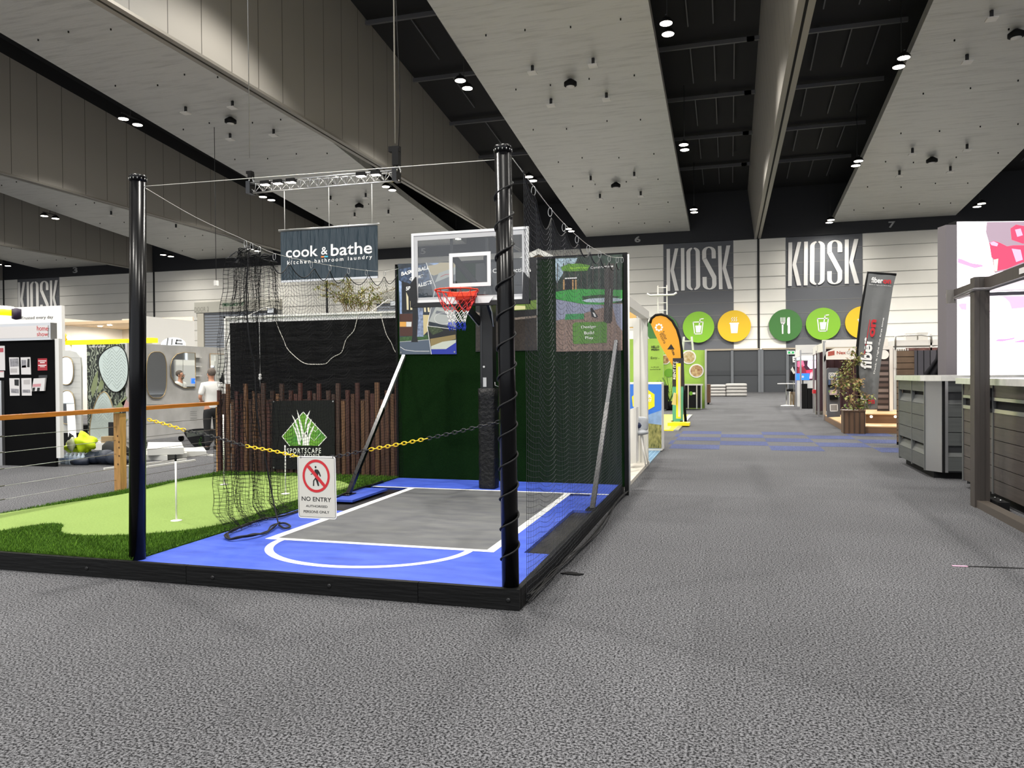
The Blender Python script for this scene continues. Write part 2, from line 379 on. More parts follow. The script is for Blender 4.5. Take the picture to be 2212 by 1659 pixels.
for k in range(-4, 1):
    X = 2.42+21.15*k; xl, xr = X-0.25, X+0.25
    mb = MB(); ysb = [-8, 5, 15, 23, 31.2, 42.3, 50, 56, 64.1, 69.4]; vs = []
    for y in ysb:
        zt = zroof(y)-(0.02 if k >= -1 else 0.85); vs += [(xl, y, 13.42), (xr, y, 13.42), (xr, y, zt), (xl-0.55, y, zt)]
    fs = []
    for i in range(len(ysb)-1):
        a, e = 4*i, 4*i+4
        for q in range(4): fs.append((a+q, e+q, e+(q+1) % 4, a+(q+1) % 4))
    fs += [(0, 1, 2, 3), (len(vs)-1, len(vs)-2, len(vs)-3, len(vs)-4)]
    mb.add(vs, fs, face)
    if k < -1:
        v2 = []
        for y in ysb: zr_ = zroof(y); v2 += [(xl-.5, y, zr_-.86), (xr-.02, y, zr_-.86), (xr-.02, y, zr_), (xl-.5, y, zr_)]
        mb.add(v2, fs, roofm)
    mb.box(xl-0.02, X-0.05, -8, 69.4, 13.33, 13.44, trk); mb.box(X+0.05, xr+0.02, -8, 69.4, 13.33, 13.44, trk)
    mb.box(X-0.05, X+0.05, -8, 69.4, 13.38, 13.43, black)
    mb.build('ceiling_beam', kind='structure')
# hall lamps: twin flood lights
proto = thing('twin_flood_light', 'twin round flood light hanging in a dark ceiling slot', 'ceiling light', (0, 0, 0), 'twin flood lights in the dark ceiling slots')
for dy in (-0.55, 0.55):
    mb = MB(); mb.lathe((0, dy, 0.0), [(0.30, -0.06), (0.30, 0.0), (0.2, 0.14), (0.08, 0.2)], black, 16); mb.build('lamp_head', proto)
    mb = MB(); mb.lathe((0, dy, 0.0), [(0.27, -0.075), (0.27, -0.062)], glow_white, 16); mb.build('lens', proto)
mb = MB(); mb.beam((0, -0.7, 0.25), (0, 0.7, 0.25), 0.08, 0.06, dark); mb.cyl((0, 0, 0.25), (0, 0, 3.74), 0.02, dark, 6); mb.build('bracket', proto)
for i, (X, Y, Z) in enumerate(LAMPS):
    if i == 0: proto.location = (X, Y, Z)
    else: dup(proto, (X, Y, Z))
# downlights and detectors on the ceiling panels
def gpanel(x, y):
    r = ray(x, y); t = 5.0
    while t < 80:
        p = CAM+r*t
        if p.z > zpanel(p.y): return p
        t += 0.02
    return p
sq = [(1281, 125), (1150, 141), (1310, 200), (1190, 213), (1276, 380), (1370, 371), (1384, 413), (1296, 419), (2142, 22), (2089, 117), (1971, 320), (2089, 311), (1943, 368), (2053, 359),
      (714, 423), (790, 417), (766, 459), (839, 453), (401, 230), (502, 218), (497, 288), (591, 279), (240, 456), (380, 484)]
rd = [(1232, 170), (1330, 393), (2195, 62), (2013, 338), (776, 438), (498, 252)]
p0 = None
for x, y in sq:
    p = gpanel(x, y)
    if p0 is None:
        p0 = thing('square_downlight', 'small square white fitting hanging below a grey ceiling panel', 'ceiling fitting', p, 'square fittings under the ceiling panels')
        mb = MB(); mb.box(p.x-0.22, p.x+0.22, p.y-0.22, p.y+0.22, p.z-0.42, p.z-0.36, white); mb.build('plate', p0)
        mb = MB(); mb.cyl(p-Vector((0, 0, 0.38)), p-Vector((0, 0, 0.02)), 0.08, dark, 8); mb.build('stem', p0)
    else: dup(p0, p)
p0 = None
for x, y in rd:
    p = gpanel(x, y)
    if p0 is None:
        p0 = thing('round_speaker', 'round black speaker with a pale grille below a ceiling panel', 'ceiling speaker', p, 'round speakers under the ceiling panels')
        mb = MB(); mb.lathe(p, [(0.2, -0.4), (0.34, -0.36), (0.34, -0.2), (0.1, -0.03)], black, 16); mb.build('housing', p0)
        mb = MB(); mb.lathe(p, [(0.22, -0.44), (0.22, -0.405)], white, 16); mb.build('grille', p0)
    else: dup(p0, p)
# small dark fixings dotted over the panels
p0 = None; R = random.Random(3)
for n_, c in BN.items():
    for gxx in (-3.2, -1.1, 1.1, 3.2):
        for k in range(9):
            y = 24+k*5.2+R.uniform(-0.4, 0.4); x = c+gxx+R.uniform(-.3, .3); z = zpanel(y)
            if p0 is None:
                p0 = MB().cyl((x, y, z-0.08), (x, y, z+0.02), 0.035, black, 6).build('sprinkler_head', label='tiny dark sprinkler head under the ceiling panels', cat='sprinkler', group='sprinkler heads under the ceiling panels')
                off = Vector(p0.location)-Vector((x, y, z))
            else:
                q = p0.copy(); COL.objects.link(q); q.location = Vector((x, y, z))+off
# bay numbers
numm = M('number_grey', '#a9a9a9', 0.6)
for n_, (x0, x1, y0, y1) in {3: (158, 168, 577, 590), 4: (508, 519, 558, 572), 5: (909, 920, 536, 549.5), 6: (1371, 1384, 510, 524), 7: (1919, 1934, 478, 492.5)}.items():
    f2 = FY(WY-0.27); u0, v0 = f2.px(x0, y1); u1, v1 = f2.px(x1, y0)
    text(str(n_), f2, u0, v0, u1, v1, numm, d=0.01, thick=0.05, bold=0.03, name='bay_number', label='grey numeral %d on the black bulkhead above the far wall' % n_, cat='number sign', group='bay numbers on the bulkhead')
# ================================================================== THE BASKETBALL / PUTTING STAND
K = 0.14
def smooth_closed(P, n=6):
    out = []; L = len(P)
    for i in range(L):
        p0, p1, p2, p3 = [P[(i+j-1) % L] for j in range(4)]
        for k in range(n):
            t = k/n; out.append(tuple(0.5*((2*p1[q])+(-p0[q]+p2[q])*t+(2*p0[q]-5*p1[q]+4*p2[q]-p3[q])*t*t+(-p0[q]+3*p1[q]-3*p2[q]+p3[q])*t**3) for q in range(len(p1))))
    return out
def smooth_open(P, n=6):
    P = [Vector(p) for p in P]; out = []; L = len(P)
    for i in range(L-1):
        p0 = P[max(i-1, 0)]; p1 = P[i]; p2 = P[i+1]; p3 = P[min(i+2, L-1)]
        for k in range(n):
            t = k/n; out.append(0.5*((2*p1)+(p2-p0)*t+(2*p0-5*p1+4*p2-p3)*t*t+(3*p1-p0-3*p2+p3)*t**3))
    out.append(P[-1]); return out
FZ = Fr((0, 0, K), (1, 0, 0), (0, 1, 0))
ply = M('dirty_black_plywood', '#15140f', 0.45, var=0.0, bump=0.3, bscale=8, col2=None)
plyd = M('dusty_plywood', '#0c0b0a', 0.4, var=0.5, vscale=5, col2='#2f2c27', vdetail=8, bump=0.3)
# platform deck
t = thing('stand_platform', 'low black plywood platform carrying the sports court and putting green', 'platform', (-4.5, 7.5, 0))
MB().box(-7.60, -1.42, 4.995, 10.1, 0.0, K-0.032, plyd).build('deck', t)
# edge boards
boardm = M('black_stained_timber', '#0c0c0c', 0.5, spec=.2, var=0.25, vscale=3, stretch=(0.6, 4, 6), bump=0.25, bscale=9)
bolt = M('bolt_black', '#060606', 0.4)
def edge_board(x0, x1, bolts, label):
    t = thing('edge_board', label, 'edge board', ((x0+x1)/2, 4.97, 0), 'black boards along the front of the stand')
    MB().box(x0+0.002, x1-0.002, 4.95, 4.992, 0.002, K+0.006, boardm).build('board', t)
    for bx_, bz in bolts: MB().lathe((bx_, 4.951, bz), [(0.017, 0), (0.017, 0.004), (0.009, 0.006)], bolt, 10, (0, -1, 0)).build('bolt', t)
fk = FY(4.95)
def bp_(x, y): p = gy(x, y, 4.95); return (p.x, p.z)
x1_ = gy(402, 1238, 4.95).x; x2_ = gy(903, 1300, 4.95).x
edge_board(-7.64, x1_, [bp_(187, 1228)], 'long black front board below the putting turf, left of its first joint')
edge_board(x1_, x2_, [bp_(459, 1248), bp_(711, 1266)], 'middle black front board below the blue court with two bolts')
edge_board(x2_, -1.375, [bp_(1098, 1297)], 'black front board ending at the corner below the netted pole')
mb = MB(); mb.box(-1.415, -1.375, 4.995, 10.3, 0.002, K+0.006, boardm)
mb.build('edge_board', label='long black side board running back beside the aisle under the net', cat='edge board', group='side board of the stand')
MB().box(-7.64, -7.602, 4.995, 10.1, 0.002, K+0.004, boardm).build('edge_board', label='black side board at the far left end beneath the timber handrail', cat='edge board')
# court tiles
def court_mat(name, col):
    m = M(name, col, 0.5, spec=0.35); nt = m.node_tree; b = nt.nodes['Principled BSDF']; N = nt.nodes.new
    tc = N('ShaderNodeTexCoord'); v = N('ShaderNodeTexVoronoi'); v.inputs['Scale'].default_value = 60; nt.links.new(tc.outputs['Object'], v.inputs['Vector']); v.inputs['Randomness'].default_value = 0.0
    bp = N('ShaderNodeBump'); bp.inputs['Strength'].default_value = 0.25; bp.inputs['Distance'].default_value = 0.003; nt.links.new(v.outputs['Distance'], bp.inputs['Height']); nt.links.new(bp.outputs[0], b.inputs['Normal'])
    n = N('ShaderNodeTexNoise'); n.inputs['Scale'].default_value = 3.0; n.inputs['Detail'].default_value = 8; mp = N('ShaderNodeMapping'); mp.inputs['Scale'].default_value = (0.8, 2.4, 1); nt.links.new(tc.outputs['Object'], mp.inputs[0]); nt.links.new(mp.outputs[0], n.inputs['Vector'])
    r = N('ShaderNodeValToRGB'); r.color_ramp.elements[0].position = 0.35; r.color_ramp.elements[1].position = 0.72; c = lin(col)
    r.color_ramp.elements[0].color = (c[0]*.85, c[1]*.85, c[2]*.88, 1); r.color_ramp.elements[1].color = (min(1, c[0]*1.15+.01), min(1, c[1]*1.15+.01), min(1, c[2]*1.08+.01), 1)
    nt.links.new(n.outputs['Fac'], r.inputs[0]); nt.links.new(r.outputs[0], b.inputs['Base Color']); return m
cblue = court_mat('court_blue', '#3d57bd'); cgrey = court_mat('court_grey', '#606163'); cwhite = M('court_line_white', '#e9e8e2', 0.5)
t = thing('court_flooring', 'blue and grey sports tile half court with white key and arc lines', 'court floor', (-3.0, 7.5, K))
def slab(mb, x0, x1, y0, y1, m): mb.box(x0, x1, y0, y1, K-0.03, K, m)
XL, XR = -4.6, -1.418
mb = MB(); slab(mb, XL, XR, 4.995, 6.0, cblue)
slab(mb, XL, -4.045, 6.0, 7.45, cblue); slab(mb, -1.92, -1.635, 6.0, 9.04, cblue); slab(mb, -1.635, XR, 8.09, 9.17, cblue); slab(mb, -1.635, XR, 6.0, 6.03, cblue)
mb.box(XL, XR, 9.2, 10.08, K-0.03, K, cblue)
mb.build('blue_tiles', t)
mb = MB(); slab(mb, -4.045, -1.92, 6.0, 9.2, cgrey); mb.build('grey_key_tiles', t)
def line(name, uv): MB().flat(FZ, uv, 0.0012 if name == 'key_line' else 0.0017, cwhite).build(name, t)
line('key_line', [(-4.05, 5.99), (-3.96, 5.99), (-3.96, 9.18), (-4.05, 9.18)])
line('key_line', [(-1.96, 5.99), (-1.88, 5.99), (-1.88, 9.18), (-1.96, 9.18)])
line('foul_line', [(-4.05, 5.98), (-1.88, 5.98), (-1.88, 6.05), (-4.05, 6.05)])
line('base_line', [(-4.57, 9.18), (XR, 9.18), (XR, 9.235), (-4.57, 9.235)])
arc = []; ac = []
for k in range(41):
    a = PI+PI*k/40; arc.append((-2.99+0.93*math.cos(a), 5.99+0.79*math.sin(a))); ac.append((-2.99+0.86*math.cos(a), 5.99+0.72*math.sin(a)))
mb = MB(); mb.add([FZ.w(u, v, 0.0013) for u, v in arc+ac], [(k, k+1, 41+k+1, 41+k) for k in range(40)], cwhite); mb.build('free_throw_arc', t)
mb = MB().box(-4.6, -4.25, 8.02, 8.97, K-0.008, K+0.018, cblue); mb.build('loose_court_tile', label='loose blue court tile under the foot of the left brace', cat='court tile')
# turf
turfd = M('dark_turf', '#3d5a17', 0.9, var=0.45, vscale=26, bump=1.0, bscale=120, spec=0.1, vdetail=6)
turfl = M('putting_green_turf', '#839a55', 0.9, var=0.10, vscale=55, bump=0.5, bscale=160, spec=0.1, vdetail=6)
poly = smooth_closed([(-7.55, 6.35), (-7.42, 7.1), (-7.3, 7.75), (-7.34, 8.3), (-7.4, 9.0), (-7.15, 9.58), (-6.6, 9.78), (-6.0, 9.78), (-5.5, 9.6), (-5.07, 9.35), (-4.8, 8.95), (-4.83, 8.4), (-4.9, 7.83), (-4.86, 7.2), (-4.8, 6.7), (-4.87, 6.25), (-5.05, 5.98), (-5.25, 5.83), (-5.5, 5.7), (-5.78, 5.64), (-6.02, 5.68), (-6.2, 5.83), (-6.36, 6.0), (-6.55, 6.03), (-6.65, 5.85), (-6.72, 5.6), (-6.95, 5.5), (-7.3, 5.62), (-7.5, 5.95)], 5)
t = thing('putting_green', 'artificial turf putting green, pale centre with a dark grass fringe', 'putting green', (-6.1, 7.5, K))
MB().box(-7.60, -4.605, 4.995, 10.1, K-0.03, K+0.012, turfd).build('fringe_turf', t)
MB().prism(FZ, poly, 0.0, 0.02, turfl).build('pale_putting_turf', t)
def inside(p, P):
    c = False; j = len(P)-1
    for i in range(len(P)):
        if (P[i][1] > p[1]) != (P[j][1] > p[1]) and p[0] < (P[j][0]-P[i][0])*(p[1]-P[i][1])/(P[j][1]-P[i][1])+P[i][0]: c = not c
        j = i
    return c
R = random.Random(11); mb = MB(); gb = [M('grass_blade_a', '#45691a', 0.8, spec=0.2), M('grass_blade_b', '#5b8222', 0.8, spec=0.2), M('grass_blade_c', '#32500f', 0.8, spec=0.2)]
vs = {0: [], 1: [], 2: []}
cnt = 0
while cnt < 42000:
    x = R.uniform(-7.6, -4.6); y = 4.995+(R.random()**1.4)*5.1
    if inside((x, y), poly): continue
    cnt += 1; a = R.uniform(0, 2*PI); h = R.uniform(0.018, 0.036); w = 0.0035; lx, ly = R.gauss(0, .012), R.gauss(0, .012)
    z = K+0.01; vs[R.choice((0, 0, 1, 2))].append([(x-w*math.cos(a), y-w*math.sin(a), z), (x+w*math.cos(a), y+w*math.sin(a), z), (x+lx, y+ly, z+h)])
for k, L in vs.items():
    mb.add([p for tri in L for p in tri], [(3*i, 3*i+1, 3*i+2) for i in range(len(L))], gb[k])
o = mb.build('grass_pile', t, kind='stuff')
# golf flags / pins
for (x, y, top), lab in (((381, 1125, 990), 'white golf pin with a black tip in the putting green nearest the black pole'), ((484, 1047, 895), 'white golf pin at the back left of the putting green by the fence'), ((617, 1067, 962), 'white golf pin at the back right of the green in front of the logo banner')):
    p = gz(x, y, K+0.02); q = gy(x, top, p.y)
    t = thing('golf_pin', lab, 'golf pin', p, 'golf pins in the putting green')
    MB().lathe(p, [(0.055, 0.0), (0.055, 0.006), (0.02, 0.010)], white, 20).build('cup_disc', t)
    MB().cyl(p, Vector((p.x, p.y, q.z)), 0.009, white, 8).build('rod', t)
    if x == 381: MB().lathe((p.x, p.y, q.z), [(0.009, -0.03), (0.013, 0), (0.006, 0.012), (0.012, 0.024), (0.004, 0.04)], black, 8).build('tip', t)
# ------------------------------------------------------------------ poles
polem = M('pole_gloss_black', '#070709', 0.24, spec=0.2)
def pole(x, y, bx, tx, top, r, label):
    t = thing('net_pole', label, 'pole', (bx, y, K), 'black round net poles at the front of the stand')
    b = Vector((bx, y, K)); q = Vector((tx, y, top)); d = (q-b).normalized()
    MB().tube([b, q-d*0.05], r, polem, 28).build('shaft', t)
    MB().lathe(q-d*0.05, [(r*1.04, 0), (r*1.06, 0.035), (r*0.95, 0.05)], polem, 28, d).build('cap', t)
    mb = MB()
    for k in range(14):
        a = 2*PI*k/14; mb.lathe(q-d*0.04+Vector((math.cos(a)*r*1.05, math.sin(a)*r*1.05, 0)), [(0.004, 0), (0.004, 0.012)], steel, 6)
    mb.build('cap_rivets', t)
    return t
pl = pole(0, 5.06, -4.615, -4.56, 3.235, 0.063, 'plain glossy black pole standing between putting turf and blue court')
pr = pole(0, 5.035, -1.462, -1.492, 3.185, 0.0595, 'glossy black corner pole wound with black rope beside the aisle')
mb = MB(); hel = []
for i in range(13*24):
    a = 2*PI*i/24+PI*0.8; z = 0.30+0.208*i/24; f = (z-K)/(3.18-K); x = -1.462+(-0.03)*f
    hel.append((x+0.066*math.cos(a), 5.035+0.066*math.sin(a), z))
mb.tube(hel, 0.006, rope_black, 6)
mb.build('wound_rope', label='black rope wound in a spiral around the corner pole', cat='rope')
# ------------------------------------------------------------------ back wall of the court
BW = 10.1
t = thing('court_back_wall', 'dark green artificial grass wall with black edge behind the hoop', 'partition wall', (-2.95, BW+0.06, K))
wallgreen = M('dark_green_wall_turf', '#12290f', 0.95, var=0.5, vscale=120, bump=0.8, bscale=200, spec=0.05)
MB().box(-4.6, -1.33, BW, BW+0.1, K-0.03, 3.19, wallgreen).build('turf_face', t)
mb = MB(); mb.box(-4.62, -1.30, BW-0.01, BW+0.11, 3.19, 3.22, black); mb.box(-1.34, -1.29, BW-0.012, BW+0.11, 0, 3.22, black); mb.box(-4.63, -4.6, BW-0.01, BW+0.11, K, 3.22, black); mb.build('edge_trim', t)
MB().cyl((-1.28, BW+0.02, 0), (-1.28, BW+0.02, 3.2), 0.014, white, 8).build('white_conduit', t)
# posters
def poster(fr, corners, label, base):
    uv = [fr.px(*c) for c in corners]; us = [p[0] for p in uv]; v_ = [p[1] for p in uv]
    c = fr.w((min(us)+max(us))/2, min(v_), 0); t = thing('wall_poster', label, 'poster', c)
    mb = MB(); mb.prism(fr, uv, 0.0, 0.012, base); mb.build('sheet', t)
    return t
fp = FY(BW)
Z = ZM(850, 530, 6.381)
t = poster(fp, Z((65, 257), (858, 232), (875, 1500), (92, 1503)), 'basketball court poster with handwritten white title at left of the green wall', M('poster_dark_trees', '#28313a', 0.35, var=0.5, vscale=9))
mb = MB(); P = lambda pts, c, d: mb.fpx(fp, Z(*pts), d, c)
c_sky = M('p_sky', '#8fa6cc', 0.35, var=0.3, vscale=18, vdetail=8); c_wallw = M('p_tanwall', '#b2a68a', 0.35); c_court = M('p_court_grey', '#55606f', 0.35); c_bl = M('p_blue', '#26349c', 0.35)
c_blk = M('p_black', '#191a1c', 0.35); c_brown = M('p_brown', '#4a2a1e', 0.35); c_or = M('p_orange', '#e0a24a', 0.35); c_grn = M('p_green', '#36562c', 0.35, var=.4, vscale=30); c_pale = M('p_pale', '#a9aca8', 0.35); c_mid = M('p_midgrey', '#6f7378', 0.35); c_bark = M('p_bark', '#7e8aa3', 0.35, var=0.5, vscale=25)
P([(90, 330), (250, 300), (440, 260), (500, 250), (540, 560), (90, 520)], M('p_leaves', '#3d4d66', 0.35, var=0.8, vscale=22, vdetail=8), .0125)
P([(80, 480), (130, 520), (130, 940), (95, 950)], c_sky, .013)
P([(118, 490), (205, 530), (330, 640), (330, 900), (120, 940)], c_blk, .0135)
for x in (180, 230, 420, 470): P([(x, 640 if x < 300 else 830), (x+28, 645 if x < 300 else 835), (x+35, 890 if x < 300 else 920), (x+8, 890 if x < 300 else 920)], M('p_cream', '#d9cda8', 0.35), .014)
P([(92, 945), (330, 940), (330, 1250), (92, 1250)], c_brown, .014)
P([(92, 1055), (180, 1055), (180, 1122), (92, 1122)], c_or, .0145); P([(182, 1055), (255, 1055), (252, 1122), (182, 1122)], M('p_white', '#d8d8d4', .35), .0145)
P([(410, 960), (500, 960), (480, 1180), (410, 1250)], M('p_cream2', '#c9b888', .35), .0138)
P([(92, 1265), (480, 1235), (490, 1300), (92, 1330)], c_grn, .014); P([(92, 1330), (495, 1295), (530, 1500), (92, 1503)], c_court, .0145)
P([(340, 840), (410, 840), (420, 1260), (330, 1260), (350, 1000)], c_bark, .0142)
P([(270, 830), (330, 830), (325, 1230), (345, 1333), (250, 1335), (268, 1230)], c_blk, .015)
P([(120, 505), (210, 520), (265, 560), (265, 830), (205, 700)], c_blk, .0151)
P([(455, 240), (858, 232), (862, 560), (560, 700)], c_mid, .0152); P([(500, 250), (770, 240), (600, 290)], c_sky, .0153)
P([(480, 285), (600, 265), (640, 240), (858, 236), (858, 320), (560, 420), (520, 400)], c_wallw, .0155)
P([(630, 385), (858, 300), (858, 400), (575, 515)], c_pale, .0158)
P([(530, 830), (860, 830), (870, 1140), (485, 1050), (500, 950)], c_mid, .0155); P([(590, 850), (850, 900), (862, 1120), (490, 1050)], c_pale, .0158); P([(600, 900), (760, 930), (740, 960), (580, 940)], c_mid, .016)
P([(470, 1120), (870, 1170), (872, 1300), (520, 1390)], c_blk, .0156); P([(470, 1120), (640, 1120), (690, 1180), (540, 1240)], M('p_foliage', '#39452c', .35, var=.7, vscale=40), .0158)
P([(510, 1290), (690, 1260), (860, 1230), (865, 1290), (600, 1370), (520, 1390)], M('p_tan', '#8c7a4e', .35), .0159)
P([(525, 1400), (868, 1300), (875, 1500), (530, 1500)], c_bl, .0162); P([(525, 1390), (680, 1330), (868, 1302), (865, 1340), (730, 1430), (525, 1432)], M('p_court_pale', '#c4c8ba', .35), .0165)
mb.build('print', t)
mb = MB(); uv = lambda *pts: [fp.px(*p) for p in Z(*pts)]
mb.stroke(fp, uv((455, 240), (585, 580)), 0.008, .017, print_white); mb.stroke(fp, uv((585, 580), (530, 830), (470, 1110), (528, 1500)), 0.008, .017, print_white); mb.stroke(fp, uv((470, 1110), (860, 1160)), 0.006, .017, print_white)
mb.stroke(fp, uv((100, 1400), (160, 1440), (300, 1460), (500, 1460)), 0.006, .017, print_white); mb.stroke(fp, uv((95, 1330), (250, 1320)), 0.004, .017, print_white); mb.stroke(fp, uv((340, 1315), (500, 1300)), 0.004, .017, print_white)
mb.stroke(fp, uv(*[(690+120*math.cos(a*.4), 1010+80*math.sin(a*.4)) for a in range(16)]), 0.004, .0172, print_white)
mb.stroke(fp, uv((655, 435), (720, 405), (770, 400)), 0.006, .0172, red)
mb.build('print_lines', t)
textpx('BASKETBALL', fp, Z((115, 425), (500, 330), (108, 375)), print_white, d=.019, bold=.03, parent=t, shear=.2, hand=True)
textpx('COURT', fp, Z((232, 490), (425, 440), (228, 450)), print_white, d=.019, bold=.03, parent=t, shear=.2, hand=True)
textpx('SPECIALISTS', fp, Z((180, 630), (545, 530), (170, 580)), print_white, d=.019, bold=.03, parent=t, shear=.2, hand=True)
for c in ((110, 1478), (848, 1470)):
    u, v = fp.px(*Z(c)[0]); MB().disc(fp, u, v, .012, .012, .022, steel, 12, .015).build('eyelet', t)
# middle dark poster
t = poster(fp, [(1028, 570), (1160, 556), (1161, 757), (1028, 760)], 'dark night garden poster partly hidden behind the hoop pole', M('poster_night', '#1f1e1d', 0.35, var=.5, vscale=20, vdetail=8))
mb = MB(); q = lambda pts, c, d: mb.fpx(fp, pts, d, c)
q([(1029, 690), (1160, 688), (1160, 756), (1029, 758)], M('p_nightground', '#2d2620', .35, var=.5, vscale=40), .013)
q([(1085, 655), (1160, 648), (1160, 668), (1090, 672)], M('p_lime', '#6f8a3a', .35), .014)
q([(1100, 664), (1110, 660), (1135, 661), (1137, 668), (1105, 670)], M('p_lamp', '#d8d49a', .35), .0145)
mb.build('print', t)
mb = MB(); mb.stroke(fp, [fp.px(*p) for p in [(1029, 676), (1060, 686), (1100, 690), (1160, 684)]], 0.03, .0142, M('p_stone', '#7c7166', .35, var=.4, vscale=60)); mb.stroke(fp, [fp.px(*p) for p in [(1160, 556), (1161, 757)]], 0.006, .0142, c_pale); mb.build('print_lines', t)
textpx('Constructions', fp, [(1065, 590), (1148, 587), (1065, 581)], print_white, d=.016, bold=.01, parent=t)
# right poster
Z = ZM(1150, 520, 6.143)
t = poster(fp, Z((305, 228), (1197, 180), (1197, 1455), (318, 1472)), 'forest golf course poster with green lettering box at right of the green wall', M('poster_forest', '#27352a', 0.35, var=.7, vscale=14, vdetail=9))
mb = MB(); P = lambda pts, c, d: mb.fpx(fp, Z(*pts), d, c)
P([(310, 240), (600, 230), (560, 330), (470, 300), (420, 420), (330, 560), (312, 500)], M('p_sky2', '#9fb4bf', .35, var=.5, vscale=30, vdetail=9), .0125)
P([(318, 800), (480, 830), (1197, 830), (1197, 1455), (318, 1472)], M('p_bark_ground', '#8a7468', .35, var=.35, vscale=55, vdetail=9), .013)
P([(318, 780), (500, 810), (640, 840), (900, 850), (960, 880), (700, 960), (560, 1020), (318, 1060)], M('p_path', '#8f93a8', .35), .0135); P([(1060, 840), (1197, 840), (1197, 1200), (1120, 1100)], M('p_path', '#8f93a8', .35), .0135)
P([(312, 680), (560, 640), (900, 645), (1197, 655), (1197, 790), (1000, 850), (700, 845), (450, 800), (312, 770)], M('p_fairway', '#3f9a45', .35), .014)
P([(660, 740), (900, 715), (1180, 745), (980, 800), (680, 800)], M('p_dkgreen', '#2f4a2c', .35), .0145); P([(655, 795), (760, 770), (1000, 755), (1197, 770), (1180, 800), (900, 822), (720, 815)], M('p_pond', '#b6c3cf', .35), .015)
P([(445, 975), (690, 968), (688, 1040), (432, 1050)], M('p_box_green', '#3f8f55', .35), .015)
P([(975, 330), (1085, 300), (1060, 1060), (1040, 1095), (990, 1098), (948, 1070)], M('p_trunk', '#3c3630', .35, var=.3, vscale=40), .0155)
P([(1040, 640), (1025, 980), (1032, 640)], c_pale, .0157)
for x in (430, 550, 590): P([(x-20, 520), (x, 520), (x, 650), (x-20, 650)], M('p_postw', '#b08a5a', .35), .0152)
P([(435, 500), (560, 500), (560, 650), (435, 650)], c_blk, .0151); P([(435, 495), (595, 488), (595, 502), (435, 510)], print_white, .0153)
P([(770, 900), (800, 890), (840, 960), (875, 1005), (850, 1025), (790, 1010)], c_blk, .016); P([(800, 950), (830, 960), (850, 1010), (825, 1010)], M('p_white', '#d8d8d4', .35), .0162)
P([(385, 350), (480, 310), (640, 305), (770, 330), (730, 400), (500, 410), (400, 400)], M('p_lime2', '#5e8f2f', .35), .0163)
P([(540, 1110), (570, 1085), (960, 1075), (990, 1100), (990, 1355), (560, 1372), (540, 1350)], M('p_signgreen', '#5a8a35', .35), .0163)
for k in range(11): P([(330+k*78, 300), (345+k*78, 300), (342+k*78, 640), (333+k*78, 640)], M('p_trunkthin', '#4a463f', .35), .0131)
mb.build('print', t)
for s_, a, b_, c in (('Sportscape', (500, 385), (740, 375), (500, 350)), ('Constructions', (775, 378), (1075, 352), (775, 345)), ('Design', (650, 1175), (845, 1165), (650, 1130)), ('Build', (690, 1245), (820, 1240), (690, 1205)), ('Play.', (705, 1315), (825, 1315), (705, 1270))):
    textpx(s_, fp, Z(a, b_, c), M('p_limetext', '#9fd23a', .4) if s_ == 'Sportscape' else print_white, d=.018, bold=.01, parent=t)
# diagonal braces, the glare on their upper halves put into paler bars
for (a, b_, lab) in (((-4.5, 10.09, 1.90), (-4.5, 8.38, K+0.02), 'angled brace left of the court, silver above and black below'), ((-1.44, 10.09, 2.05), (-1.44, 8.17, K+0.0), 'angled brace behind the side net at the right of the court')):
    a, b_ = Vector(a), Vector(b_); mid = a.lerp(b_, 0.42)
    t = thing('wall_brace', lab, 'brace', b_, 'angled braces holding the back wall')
    MB().beam(a, mid, 0.045, 0.045, alu if a.x < -3 else M('brace_glare_grey', '#77787a', .55, .3)).build('upper_bar', t); MB().beam(mid, b_, 0.05, 0.05, blackg).build('lower_bar', t)
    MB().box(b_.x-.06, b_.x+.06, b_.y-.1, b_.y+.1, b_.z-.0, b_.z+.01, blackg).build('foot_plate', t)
# ------------------------------------------------------------------ hoop
HX = -3.02
t = thing('basketball_hoop', 'basketball hoop with clear backboard, padded black post and tricolour net', 'basketball hoop', (HX, 9.42, K))
pm = M('post_satin_black', '#131314', 0.4)
MB().box(HX-.085, HX+.085, 9.36, 9.52, K, 2.75, pm).build('post', t)
MB().box(HX-.075, HX-.055, 9.355, 9.362, 1.5, 2.6, blackg).build('post_groove', t)
padm = M('black_vinyl_pad', '#0e0e0f', 0.5, spec=.3, bump=1.0, bscale=22)
mb = MB(); prof = []
for i in range(13):
    z = K+0.01+i*(1.29/12); r = 0.112+0.005*math.sin(i*2.3); prof.append((r, z))
mb2 = MB(); n = 24; vs = []
for r, z in prof:
    for k in range(n):
        a = 2*PI*k/n; q = (abs(math.cos(a))**8+abs(math.sin(a))**8)**(-1/8); vs.append((HX+math.cos(a)*q*r, 9.43+math.sin(a)*q*r*1.0, z))
fs = [(i*n+k, i*n+(k+1) % n, (i+1)*n+(k+1) % n, (i+1)*n+k) for i in range(12) for k in range(n)]; fs.append(tuple(12*n+k for k in range(n)))
mb2.add(vs, fs, padm, True); mb2.build('post_pad', t)
mb = MB(); mb.box(HX-.045, HX+.0, 9.35, 9.362, 1.46, 1.58, white); mb.build('height_gauge', t)
f3 = FY(9.35); MB().disc(f3, HX-.03, 1.72, .014, .014, .004, white, 12, 0).build('white_button', t)
mb = MB(); mb.tube([(HX+.12, 9.34, 1.52), (HX+.12, 9.34, 1.48), (HX+.17, 9.34, 1.46)], .006, steel, 6); mb.build('crank_hook', t)
BY = 8.68; fb = FY(BY)
def B(x, y): return fb.px(x, y)
